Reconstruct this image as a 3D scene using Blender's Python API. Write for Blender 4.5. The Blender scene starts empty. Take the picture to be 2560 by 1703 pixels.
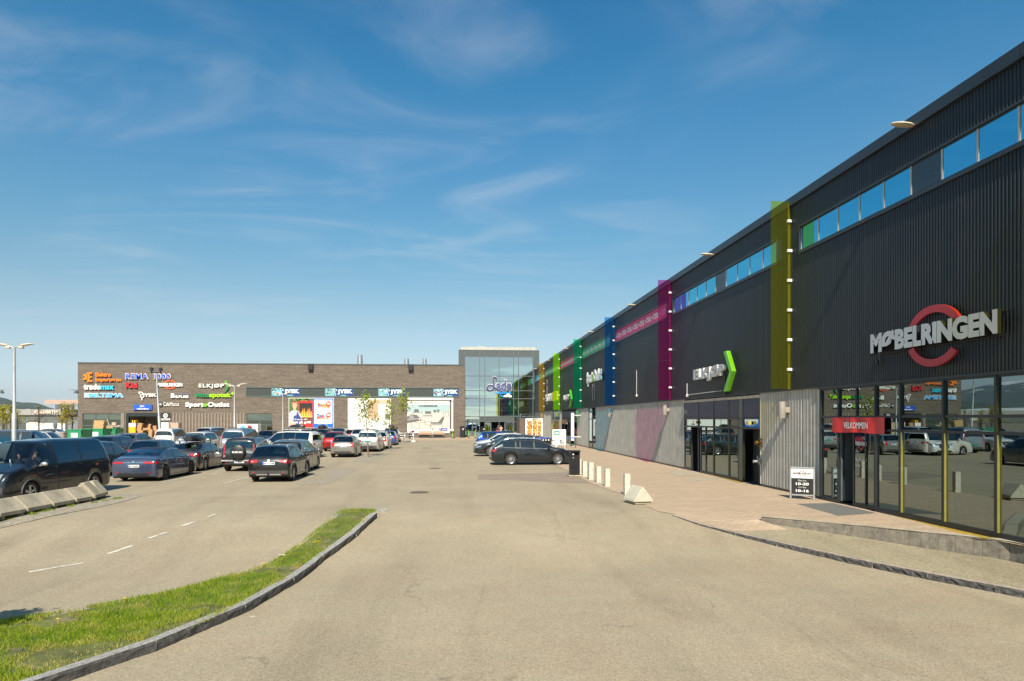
import bpy, bmesh, math, random
from math import sin, cos, tan, pi, sqrt, radians, atan2, floor
from mathutils import Vector, Matrix
from mathutils.bvhtree import BVHTree
R = random.Random(7)
SC = bpy.context.scene
# ---------------------------------------------------------------- camera
F = 1706.67; CX = 1280.0; HZ = 1048.0; H = 2.65
TH = math.atan(132 / F); ST, CT = sin(TH), cos(TH)
cam_d = bpy.data.cameras.new('camera'); cam = bpy.data.objects.new('camera', cam_d)
SC.collection.objects.link(cam); SC.camera = cam
cam.location = (0, 0, H); cam.rotation_euler = (pi / 2, 0, -TH)
cam_d.lens = 24; cam_d.sensor_width = 36; cam_d.shift_y = (HZ - 851.5) / 2560.0
cam_d.clip_start = 0.1; cam_d.clip_end = 20000
# ---------------------------------------------------------------- sun, sky, exposure
SUN_EL = radians(43); SDX, SDY = 0.100, 0.995          # the light travels towards +Y, a touch towards +X
sd = bpy.data.lights.new('sun', 'SUN'); sd.energy = 4.9; sd.angle = radians(0.53); sd.color = (1.0, 0.93, 0.80)
so = bpy.data.objects.new('sun', sd); SC.collection.objects.link(so)
so.rotation_euler = Vector((-SDX * cos(SUN_EL), -SDY * cos(SUN_EL), sin(SUN_EL))).to_track_quat('Z', 'Y').to_euler()
so.location = (-20, -60, 60)
W = bpy.data.worlds.new('World'); SC.world = W; W.use_nodes = True
wn = W.node_tree; wn.nodes.clear(); wl = wn.links
def N(nt, t, **k):
    n = nt.nodes.new(t)
    for a, b in k.items(): setattr(n, a, b)
    return n
def inp(n, d):
    for k, v in d.items(): n.inputs[k].default_value = v
    return n
sky = N(wn, 'ShaderNodeTexSky', sky_type='NISHITA'); sky.sun_disc = False
sky.sun_elevation = SUN_EL; sky.sun_rotation = math.atan2(-SDX, -SDY)
sky.altitude = 20; sky.air_density = 1.0; sky.dust_density = 0.9; sky.ozone_density = 2.2
tc = N(wn, 'ShaderNodeTexCoord')
sep = N(wn, 'ShaderNodeSeparateXYZ'); wl.new(tc.outputs['Generated'], sep.inputs[0])
# cloud coordinates: direction divided by height = a flat layer overhead
mx = N(wn, 'ShaderNodeMath', operation='MAXIMUM'); mx.inputs[1].default_value = 0.0; wl.new(sep.outputs[2], mx.inputs[0])
ad = N(wn, 'ShaderNodeMath', operation='ADD'); ad.inputs[1].default_value = 0.12; wl.new(mx.outputs[0], ad.inputs[0])
dx = N(wn, 'ShaderNodeMath', operation='DIVIDE'); wl.new(sep.outputs[0], dx.inputs[0]); wl.new(ad.outputs[0], dx.inputs[1])
dy = N(wn, 'ShaderNodeMath', operation='DIVIDE'); wl.new(sep.outputs[1], dy.inputs[0]); wl.new(ad.outputs[0], dy.inputs[1])
cmb = N(wn, 'ShaderNodeCombineXYZ'); wl.new(dx.outputs[0], cmb.inputs[0]); wl.new(dy.outputs[0], cmb.inputs[1])
def cloud(scale, rot, loc, det, dist, lo, hi, rough=0.55):
    mp = N(wn, 'ShaderNodeMapping'); mp.inputs['Scale'].default_value = scale
    mp.inputs['Rotation'].default_value = (0, 0, rot); mp.inputs['Location'].default_value = loc
    wl.new(cmb.outputs[0], mp.inputs[0])
    nz = N(wn, 'ShaderNodeTexNoise'); inp(nz, {'Scale': 1.0, 'Detail': det, 'Roughness': rough, 'Distortion': dist})
    wl.new(mp.outputs[0], nz.inputs['Vector'])
    mr = N(wn, 'ShaderNodeMapRange'); mr.interpolation_type = 'SMOOTHSTEP'
    inp(mr, {'From Min': lo, 'From Max': hi, 'To Min': 0.0, 'To Max': 1.0}); wl.new(nz.outputs[0], mr.inputs[0])
    return mr.outputs[0]
def mul(a, b):
    m = N(wn, 'ShaderNodeMath', operation='MULTIPLY')
    for i, q in enumerate((a, b)):
        if isinstance(q, (int, float)): m.inputs[i].default_value = q
        else: wl.new(q, m.inputs[i])
    return m.outputs[0]
c1 = cloud((0.9, 2.3, 1), 0.5, (31.5, 0.3, 0), 8, 1.6, 0.42, 0.74)      # soft cirrus streaks
c2 = cloud((0.75, 0.95, 1), 0.2, (12.1, 2.2, 0), 4, 0.6, 0.36, 0.62)       # where the streaks gather
c3 = cloud((0.9, 1.1, 1), 0.0, (1.3, 5.2, 0), 9, 0.3, 0.47, 0.58)        # heaped clouds behind the photographer
bk = N(wn, 'ShaderNodeMapRange'); bk.interpolation_type = 'SMOOTHSTEP'
ng = N(wn, 'ShaderNodeMath', operation='MULTIPLY'); ng.inputs[1].default_value = -1; wl.new(sep.outputs[1], ng.inputs[0])
inp(bk, {'From Min': 0.05, 'From Max': 0.45}); wl.new(ng.outputs[0], bk.inputs[0])
cir = mul(mul(c1, c2), 0.22); cum = mul(mul(c3, bk.outputs[0]), 0.8)
mxc = N(wn, 'ShaderNodeMath', operation='MAXIMUM'); wl.new(cir, mxc.inputs[0]); wl.new(cum, mxc.inputs[1])
gr = N(wn, 'ShaderNodeValToRGB'); wl.new(mx.outputs[0], gr.inputs[0])       # the lens and grading of the photograph: height only, all round
GR = ((0.0, (0.66, 0.75, 0.90)), (0.03, (0.53, 0.57, 0.66)), (0.086, (0.47, 0.48, 0.485)), (0.144, (0.42, 0.46, 0.43)), (0.2, (0.332, 0.452, 0.435)), (0.254, (0.267, 0.456, 0.46)), (0.355, (0.183, 0.446, 0.503)), (0.445, (0.107, 0.431, 0.513)), (0.523, (0.07, 0.40, 0.515)), (1.0, (0.06, 0.38, 0.51)))
for i, (p_, c_) in enumerate(GR):
    e_ = gr.color_ramp.elements[i] if i < 2 else gr.color_ramp.elements.new(p_)
    e_.position = p_; e_.color = c_ + (1,)
for (p_, c_) in GR:
    e_ = min(gr.color_ramp.elements, key=lambda q: abs(q.position - p_)); e_.color = c_ + (1,)
gs = N(wn, 'ShaderNodeVectorMath', operation='SCALE'); gs.inputs['Scale'].default_value = 2.0; wl.new(gr.outputs[0], gs.inputs[0])
grade = N(wn, 'ShaderNodeMix', data_type='RGBA', blend_type='MULTIPLY'); grade.inputs[0].default_value = 1
wl.new(gs.outputs[0], grade.inputs[7]); wl.new(sky.outputs[0], grade.inputs[6])
mixc = N(wn, 'ShaderNodeMix', data_type='RGBA'); wl.new(mxc.outputs[0], mixc.inputs[0]); wl.new(grade.outputs[2], mixc.inputs[6])
mixc.inputs[7].default_value = (6.2, 6.3, 6.5, 1)
bg = N(wn, 'ShaderNodeBackground'); bg.inputs[1].default_value = 0.085; wl.new(mixc.outputs[2], bg.inputs[0])
wo = N(wn, 'ShaderNodeOutputWorld'); wl.new(bg.outputs[0], wo.inputs[0])
SC.view_settings.view_transform = 'Standard'; SC.view_settings.look = 'None'
SC.view_settings.exposure = 0.62; SC.view_settings.gamma = 1; SC.view_settings.use_curve_mapping = False
SC.cycles.max_bounces = 8; SC.cycles.transparent_max_bounces = 16; SC.cycles.caustics_reflective = False
SC.cycles.caustics_refractive = False
# ---------------------------------------------------------------- surveying: sight lines of the photograph met with real surfaces
WX = 11.87            # the long black wall stands along this x
FY = 98.2             # the brick front stands along this y
def smooth(t):
    t = max(0.0, min(1.0, t)); return t * t * (3 - 2 * t)
def gz(x, y): return -0.50 * smooth((20.0 - y) / 6.0)
def ray(px, py):
    r = (px - CX) / F; return Vector((ST + r * CT, CT - r * ST, (HZ - py) / F))
def G(px, py, dz=0.0):
    d = ray(px, py); z = dz
    for _ in range(12):
        t = (z - H) / d.z; p = Vector((d.x * t, d.y * t, z)); z = gz(p.x, p.y) + dz
    return p
def G0(px, py, z=0.0):
    d = ray(px, py); t = (z - H) / d.z; return Vector((d.x * t, d.y * t, z))
def WP(px, py, X=WX):
    d = ray(px, py); t = X / d.x; return d.y * t, H + d.z * t          # (y, z) on a wall along x = X
def FP(px, py, Y=FY):
    d = ray(px, py); t = Y / d.y; return d.x * t, H + d.z * t          # (x, z) on a front along y = Y
def wy(px, X=WX): return WP(px, HZ, X)[0]
def fx(px, Y=FY): return FP(px, HZ, Y)[0]
# ---------------------------------------------------------------- objects
COL = SC.collection
def tag(o, label=None, cat=None, group=None, kind=None):
    if label: o['label'] = label
    if cat: o['category'] = cat
    if group: o['group'] = group
    if kind: o['kind'] = kind
    return o
def thing(name, label, cat, loc=(0, 0, 0), rotz=0.0, group=None):
    o = bpy.data.objects.new(name, None); COL.objects.link(o); o.empty_display_size = 0.2
    o.location = loc; o.rotation_euler = (0, 0, rotz)
    return tag(o, label, cat, group)
def copy_tree(o, parent=None):
    c = o.copy(); COL.objects.link(c); c.parent = parent
    for ch in o.children: copy_tree(ch, c)
    return c
class MB:
    def __init__(s): s.v = []; s.f = []; s.m = []
    def add(s, vs, fs, mi=0):
        b = len(s.v); s.v.extend([tuple(q) for q in vs]); s.f.extend([tuple(b + i for i in f) for f in fs]); s.m.extend([mi] * len(fs)); return s
    def poly(s, pts, mi=0): return s.add(pts, [tuple(range(len(pts)))], mi)
    def box(s, x0, y0, z0, x1, y1, z1, mi=0, M=None):
        v = [(x0, y0, z0), (x1, y0, z0), (x1, y1, z0), (x0, y1, z0), (x0, y0, z1), (x1, y0, z1), (x1, y1, z1), (x0, y1, z1)]
        if M is not None: v = [M @ Vector(q) for q in v]
        return s.add(v, [(0, 3, 2, 1), (4, 5, 6, 7), (0, 1, 5, 4), (1, 2, 6, 5), (2, 3, 7, 6), (3, 0, 4, 7)], mi)
    def bbox(s, x0, y0, z0, x1, y1, z1, c=0.02, mi=0, M=None):          # box with chamfered edges
        xs = (x0, x1); ys = (y0, y1); zs = (z0, z1); v = []; idx = {}
        for i in (0, 1):
            for j in (0, 1):
                for k in (0, 1):
                    sx = c if i == 0 else -c; sy = c if j == 0 else -c; sz = c if k == 0 else -c
                    idx[(i, j, k, 'x')] = len(v); v.append((xs[i], ys[j] + sy, zs[k] + sz))
                    idx[(i, j, k, 'y')] = len(v); v.append((xs[i] + sx, ys[j], zs[k] + sz))
                    idx[(i, j, k, 'z')] = len(v); v.append((xs[i] + sx, ys[j] + sy, zs[k]))
        f = []
        for i in (0, 1):
            q = [idx[(i, a, b, 'x')] for a, b in ((0, 0), (1, 0), (1, 1), (0, 1))]; f.append(q if i else q[::-1])
            q = [idx[(a, i, b, 'y')] for a, b in ((0, 0), (1, 0), (1, 1), (0, 1))]; f.append(q[::-1] if i else q)
            q = [idx[(a, b, i, 'z')] for a, b in ((0, 0), (1, 0), (1, 1), (0, 1))]; f.append(q if i else q[::-1])
        for a in (0, 1):
            for b in (0, 1):
                f.append([idx[(a, b, 0, 'x')], idx[(a, b, 1, 'x')], idx[(a, b, 1, 'y')], idx[(a, b, 0, 'y')]])
                f.append([idx[(a, 0, b, 'x')], idx[(a, 1, b, 'x')], idx[(a, 1, b, 'z')], idx[(a, 0, b, 'z')]])
                f.append([idx[(0, a, b, 'y')], idx[(1, a, b, 'y')], idx[(1, a, b, 'z')], idx[(0, a, b, 'z')]])
        for k in [(i, j, l) for i in (0, 1) for j in (0, 1) for l in (0, 1)]:
            f.append([idx[k + ('x',)], idx[k + ('y',)], idx[k + ('z',)]])
        if M is not None: v = [M @ Vector(q) for q in v]
        return s.add(v, f, mi)
    def cyl(s, p0, p1, r0, r1=None, n=12, mi=0, caps=True):
        p0 = Vector(p0); p1 = Vector(p1); r1 = r0 if r1 is None else r1
        d = (p1 - p0).normalized(); a = d.orthogonal().normalized(); b = d.cross(a)
        v = [p0 + (a * cos(2 * pi * i / n) + b * sin(2 * pi * i / n)) * r0 for i in range(n)]
        v += [p1 + (a * cos(2 * pi * i / n) + b * sin(2 * pi * i / n)) * r1 for i in range(n)]
        f = [(i, (i + 1) % n, n + (i + 1) % n, n + i) for i in range(n)]
        if caps: f += [tuple(range(n))[::-1], tuple(range(n, 2 * n))]
        return s.add(v, f, mi)
    def tube(s, pts, r, n=8, mi=0):
        pts = [Vector(p) for p in pts]; rs = r if isinstance(r, (list, tuple)) else [r] * len(pts)
        v = []; up = Vector((0, 0, 1)); prev = None
        for i, p in enumerate(pts):
            d = (pts[min(i + 1, len(pts) - 1)] - pts[max(i - 1, 0)]).normalized()
            a = prev - d * prev.dot(d) if prev is not None else d.orthogonal()
            a.normalize(); prev = a; b = d.cross(a)
            v += [p + (a * cos(2 * pi * k / n) + b * sin(2 * pi * k / n)) * rs[i] for k in range(n)]
        f = [(i * n + k, i * n + (k + 1) % n, (i + 1) * n + (k + 1) % n, (i + 1) * n + k) for i in range(len(pts) - 1) for k in range(n)]
        f += [tuple(range(n))[::-1], tuple(range((len(pts) - 1) * n, len(pts) * n))]
        return s.add(v, f, mi)
    def lathe(s, prof, n=24, axis='z', c=(0, 0, 0), mi=0, caps=True):
        v = []
        for (r, h) in prof:
            for i in range(n):
                a = 2 * pi * i / n; q = (r * cos(a), r * sin(a), h)
                if axis == 'y': q = (q[0], q[2], q[1])
                if axis == 'x': q = (q[2], q[0], q[1])
                v.append((q[0] + c[0], q[1] + c[1], q[2] + c[2]))
        m = len(prof)
        f = [(j * n + i, j * n + (i + 1) % n, (j + 1) * n + (i + 1) % n, (j + 1) * n + i) for j in range(m - 1) for i in range(n)]
        if caps: f += [tuple(range(n))[::-1], tuple(range((m - 1) * n, m * n))]
        return s.add(v, f, mi)
    def prism(s, pts, y0, y1, mi=0, ax='y'):                             # outline in (x, z), run along y (or x)
        n = len(pts)
        if ax == 'y': v = [(p[0], y0, p[1]) for p in pts] + [(p[0], y1, p[1]) for p in pts]
        elif ax == 'x': v = [(y0, p[0], p[1]) for p in pts] + [(y1, p[0], p[1]) for p in pts]
        else: v = [(p[0], p[1], y0) for p in pts] + [(p[0], p[1], y1) for p in pts]
        f = [tuple(range(n)), tuple(range(n, 2 * n))[::-1]] + [(i, n + i, n + (i + 1) % n, (i + 1) % n) for i in range(n)]
        return s.add(v, f, mi)
    def ball(s, c, r, n=10, mi=0, sc=(1, 1, 1)):
        m = max(4, n // 2 + 1); v = []
        for j in range(m + 1):
            t = pi * j / m
            for i in range(n): v.append((c[0] + r * sc[0] * sin(t) * cos(2 * pi * i / n), c[1] + r * sc[1] * sin(t) * sin(2 * pi * i / n), c[2] - r * sc[2] * cos(t)))
        f = [(j * n + i, j * n + (i + 1) % n, (j + 1) * n + (i + 1) % n, (j + 1) * n + i) for j in range(m) for i in range(n)]
        return s.add(v, f, mi)
    def mesh(s, name, mats, smooth=None, recalc=True):
        me = bpy.data.meshes.new(name); me.from_pydata(s.v, [], s.f)
        for m in (mats if isinstance(mats, (list, tuple)) else [mats]): me.materials.append(m)
        me.polygons.foreach_set('material_index', s.m)
        if recalc:
            b = bmesh.new(); b.from_mesh(me)
            bmesh.ops.remove_doubles(b, verts=b.verts, dist=1e-5)
            bmesh.ops.recalc_face_normals(b, faces=b.faces); b.to_mesh(me); b.free()
        if smooth:
            me.polygons.foreach_set('use_smooth', [True] * len(me.polygons)); me.set_sharp_from_angle(angle=radians(smooth))
        me.update(); return me
def obj(name, mb, mats, parent=None, smooth=None, loc=None, rotz=None, recalc=True):
    me = mb if isinstance(mb, bpy.types.Mesh) else mb.mesh(name, mats, smooth, recalc)
    o = bpy.data.objects.new(name, me); COL.objects.link(o)
    if parent is not None: o.parent = parent
    if loc is not None: o.location = loc
    if rotz is not None: o.rotation_euler = (0, 0, rotz)
    return o
# ---------------------------------------------------------------- materials
MATS = {}
def M(name, col, rough=0.6, metal=0.0, var=0.12, vs=3.0, bump=0.0, bs=40.0, spec=0.5, coat=0.0, coord='Object', fleck=None):
    if name in MATS: return MATS[name]
    m = bpy.data.materials.new(name); m.use_nodes = True; nt = m.node_tree; b = nt.nodes['Principled BSDF']; L = nt.links
    inp(b, {'Roughness': rough, 'Metallic': metal, 'Specular IOR Level': spec, 'Coat Weight': coat, 'Coat Roughness': 0.03})
    t = N(nt, 'ShaderNodeTexCoord'); nz = N(nt, 'ShaderNodeTexNoise'); inp(nz, {'Scale': vs, 'Detail': 6, 'Roughness': 0.65})
    L.new(t.outputs[coord], nz.inputs['Vector'])
    mr = N(nt, 'ShaderNodeMapRange'); inp(mr, {'From Min': 0.3, 'From Max': 0.7, 'To Min': 1 - var, 'To Max': 1 + var}); L.new(nz.outputs[0], mr.inputs[0])
    mc = N(nt, 'ShaderNodeVectorMath', operation='SCALE'); mc.inputs[0].default_value = col[:3]; L.new(mr.outputs[0], mc.inputs['Scale'])
    out = mc.outputs[0]
    if fleck:
        v = N(nt, 'ShaderNodeTexNoise'); inp(v, {'Scale': fleck[0], 'Detail': 2}); L.new(t.outputs[coord], v.inputs['Vector'])
        r2 = N(nt, 'ShaderNodeMapRange'); inp(r2, {'From Min': fleck[1], 'From Max': fleck[1] + 0.08}); L.new(v.outputs[0], r2.inputs[0])
        mm = N(nt, 'ShaderNodeMix', data_type='RGBA'); L.new(r2.outputs[0], mm.inputs[0]); L.new(out, mm.inputs[6]); mm.inputs[7].default_value = tuple(fleck[2]) + (1,)
        out = mm.outputs[2]
    L.new(out, b.inputs['Base Color'])
    r3 = N(nt, 'ShaderNodeMapRange'); inp(r3, {'From Min': 0.3, 'From Max': 0.7, 'To Min': max(0.0, rough - 0.06), 'To Max': min(1, rough + 0.06)})
    L.new(nz.outputs[0], r3.inputs[0]); L.new(r3.outputs[0], b.inputs['Roughness'])
    if bump:
        n2 = N(nt, 'ShaderNodeTexNoise'); inp(n2, {'Scale': bs, 'Detail': 5, 'Roughness': 0.7}); L.new(t.outputs[coord], n2.inputs['Vector'])
        bp = N(nt, 'ShaderNodeBump'); inp(bp, {'Strength': bump, 'Distance': 0.02}); L.new(n2.outputs[0], bp.inputs['Height']); L.new(bp.outputs[0], b.inputs['Normal'])
    MATS[name] = m; return m
def streaks(m, col, amt=0.35, sx=3.0, sz=0.12):
    nt = m.node_tree; L = nt.links; b = nt.nodes['Principled BSDF']; t = N(nt, 'ShaderNodeTexCoord'); mp = N(nt, 'ShaderNodeMapping'); mp.inputs['Scale'].default_value = (sx, sx, sz); L.new(t.outputs['Object'], mp.inputs[0])
    nz = N(nt, 'ShaderNodeTexNoise'); inp(nz, {'Scale': 1.6, 'Detail': 7, 'Roughness': 0.7}); L.new(mp.outputs[0], nz.inputs['Vector']); r = N(nt, 'ShaderNodeMapRange'); inp(r, {'From Min': 0.52, 'From Max': 0.78, 'To Min': 0.0, 'To Max': amt}); L.new(nz.outputs[0], r.inputs[0])
    mx = N(nt, 'ShaderNodeMix', data_type='RGBA'); old = b.inputs['Base Color'].links[0].from_socket; L.new(r.outputs[0], mx.inputs[0]); L.new(old, mx.inputs[6]); mx.inputs[7].default_value = tuple(col) + (1,); L.new(mx.outputs[2], b.inputs['Base Color']); return m
def glassmat(name, tint, refl, rcol=(0.9, 0.95, 1.0), rough=0.0, wob=0.0, base=0.04):
    """Pane: what is behind shows tinted, the surface mirrors (more when seen flat on its edge)."""
    if name in MATS: return MATS[name]
    m = bpy.data.materials.new(name); m.use_nodes = True; nt = m.node_tree; nt.nodes.clear(); L = nt.links
    tr = N(nt, 'ShaderNodeBsdfTransparent'); tr.inputs[0].default_value = tuple(tint) + (1,)
    gl = N(nt, 'ShaderNodeBsdfGlossy'); gl.inputs['Color'].default_value = tuple(rcol) + (1,); gl.inputs['Roughness'].default_value = rough
    lw = N(nt, 'ShaderNodeLayerWeight'); lw.inputs[0].default_value = 0.5
    pw = N(nt, 'ShaderNodeMath', operation='POWER'); L.new(lw.outputs['Facing'], pw.inputs[0]); pw.inputs[1].default_value = 4.0
    mr = N(nt, 'ShaderNodeMapRange'); inp(mr, {'From Min': 0.0, 'From Max': 1.0, 'To Min': refl, 'To Max': 1.0}); L.new(pw.outputs[0], mr.inputs[0])
    if wob:
        t = N(nt, 'ShaderNodeTexCoord'); nz = N(nt, 'ShaderNodeTexNoise'); inp(nz, {'Scale': 0.9, 'Detail': 1}); L.new(t.outputs['Object'], nz.inputs['Vector'])
        bp = N(nt, 'ShaderNodeBump'); inp(bp, {'Strength': wob, 'Distance': 0.02}); L.new(nz.outputs[0], bp.inputs['Height']); L.new(bp.outputs[0], gl.inputs['Normal'])
    mx = N(nt, 'ShaderNodeMixShader'); L.new(mr.outputs[0], mx.inputs[0]); L.new(tr.outputs[0], mx.inputs[1]); L.new(gl.outputs[0], mx.inputs[2])
    o = N(nt, 'ShaderNodeOutputMaterial'); L.new(mx.outputs[0], o.inputs[0]); MATS[name] = m; return m
def tinted(name, tint, body, k=0.16):
    """Coloured glass: lets tinted light through and scatters a little of its own colour."""
    m = glassmat(name, tint, 0.04, (1, 1, 1)); nt = m.node_tree; L = nt.links
    df = N(nt, 'ShaderNodeBsdfDiffuse'); df.inputs[0].default_value = tuple(body) + (1,)
    mx = [n for n in nt.nodes if n.type == 'MIX_SHADER'][0]; tr = [n for n in nt.nodes if n.type == 'BSDF_TRANSPARENT'][0]
    m2 = N(nt, 'ShaderNodeMixShader'); m2.inputs[0].default_value = k; L.new(tr.outputs[0], m2.inputs[1]); L.new(df.outputs[0], m2.inputs[2]); L.new(m2.outputs[0], mx.inputs[1]); return m
def paint(name, col, metal=0.0, rough=0.35):
    return M('paint_' + name, col, rough, metal, var=0.04, vs=1.5, coat=0.9, spec=0.5)
def flat(name, col, rough=0.55): return M('print_' + name, col, rough, var=0.03)
STEEL = M('galvanised_steel', (0.42, 0.43, 0.43), 0.45, 0.7, vs=9)
ALU = M('grey_aluminium', (0.5, 0.5, 0.49), 0.4, 0.6)
BLACK = M('black_plastic', (0.016, 0.016, 0.017), 0.5)
RUBBER = M('tyre_rubber', (0.022, 0.021, 0.020), 0.85, var=0.25, vs=14)
FRAME = M('dark_window_frame', (0.028, 0.032, 0.036), 0.4, 0.2)
FRAMEG = M('grey_window_frame', (0.12, 0.14, 0.14), 0.45, 0.3)
WHITE = M('white_enamel', (0.78, 0.77, 0.74), 0.4)
PLATE = flat('plate_white', (0.8, 0.8, 0.78))
# ---------------------------------------------------------------- lettering
GL = {}
def glyph(ch, bold):
    bold = round(bold * 50) / 50; k = (ch, bold)
    if k in GL: return GL[k]
    def ev(s):
        c = bpy.data.curves.new('t', 'FONT'); c.body = s; c.size = 1.0; c.offset = bold; c.extrude = 0.5; c.resolution_u = 3
        o = bpy.data.objects.new('t', c); COL.objects.link(o)
        me = bpy.data.meshes.new_from_object(o.evaluated_get(bpy.context.evaluated_depsgraph_get()))
        vs = [v.co.copy() for v in me.vertices]; fs = [tuple(p.vertices) for p in me.polygons]
        bpy.data.objects.remove(o); bpy.data.curves.remove(c); bpy.data.meshes.remove(me); return vs, fs
    if ch == ' ': r = ([], [], 0.32)
    else:
        vs, fs = ev(ch); w2, _ = ev(ch + 'I'); w1, _ = ev('I')
        r = (vs, fs, max(v.x for v in w2) - max(v.x for v in w1))
    GL[k] = r; return r
def text(s, x0, z0, x1, z1, y=0.0, depth=0.0, bold=0.0, sp=0.0, shear=0.0, mi=0, mb=None, split=False, mis=None, side=None):
    """Letters in the local XZ plane facing -y, fitted to the box; the front of the letters is at y - depth."""
    L = []; x = 0
    for i, ch in enumerate(s):
        vs, fs, adv = glyph(ch, bold); L.append(([(v.x + x + shear * v.y, v.y, v.z) for v in vs], fs, mis[i] if mis else mi)); x += adv + sp
    xs = [v[0] for l in L for v in l[0]]; zs = [v[1] for l in L for v in l[0]]
    a, b, c, d = min(xs), max(xs), min(zs), max(zs); out = []
    mb = mb or MB()
    for vs, fs, m in L:
        if not vs: continue
        V = [(x0 + (v[0] - a) / (b - a) * (x1 - x0), y - depth * (v[2] + 0.5), z0 + (v[1] - c) / (d - c) * (z1 - z0)) for v in vs]
        if depth == 0:
            keep = [f for f in fs if all(vs[i][2] > 0 for i in f)]; fs = keep
        if split:
            q = MB(); q.add(V, fs, m); out.append(q)
            if side is not None: q.m = [m if all(vs[i][2] > 0 for i in f) else side for f in fs]
        else: mb.add(V, fs, m)
    return out if split else mb

def prebake(table):
    """All the letters the signs need, evaluated in one go (quick)."""
    jobs = []
    for bold, chars in table.items():
        for ch in sorted(set(chars) - {' '}):
            for s_ in (ch, ch + 'I', 'I'):
                c = bpy.data.curves.new('t', 'FONT'); c.body = s_; c.size = 1.0; c.offset = bold; c.extrude = 0.5; c.resolution_u = 3
                o = bpy.data.objects.new('t', c); COL.objects.link(o); jobs.append((bold, ch, o))
    dg = bpy.context.evaluated_depsgraph_get(); got = []
    for b_, ch, o in jobs:
        me = bpy.data.meshes.new_from_object(o.evaluated_get(dg)); got.append(([v.co.copy() for v in me.vertices], [tuple(p.vertices) for p in me.polygons])); bpy.data.meshes.remove(me)
    for i in range(0, len(jobs), 3):
        (vs, fs), (w2, _), (w1, _) = got[i], got[i + 1], got[i + 2]; GL[(jobs[i][1], jobs[i][0])] = (vs, fs, max(v.x for v in w2) - max(v.x for v in w1))
    for b_, ch, o in jobs: c = o.data; bpy.data.objects.remove(o); bpy.data.curves.remove(c)
prebake({0.0: 'UTLEVERING CafeMocca MOTOR NORGES STØRSTE UTVALG AV PARKERING FORBUDT Bladkompaniet Velg et kjøkken som varer. Best til pris på kjøkken i ny stil, laget for deg og ditt hjem Man-fre: Lørdag:',
         0.02: 'VELKOMMEN MØBELRINGEN Man-Fre: 10-20 Lørdag: 10-16 ÷75% REMA 1000 ELKJØP BILTEMA cb Grunn nr 109 DEKXCYRHPNVFLS0123456789',
         0.04: 'MØBELRINGEN ELKJØP Sport»Outlet MEKONOMEN 10-20 10-16 Elektro Importøren trademax BILPLEIE vitusapotek+ LASTESONE VARELEVERING Best på grill! 3|2 HAGEMØBLER epoq JYSK Kid ade SUZUKI REMA 1000',
         0.06: 'REMA 1000 MØBELRINGEN JYSK ade', 0.08: 'ARENA BILTEMA ade REMA 1000'})
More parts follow.
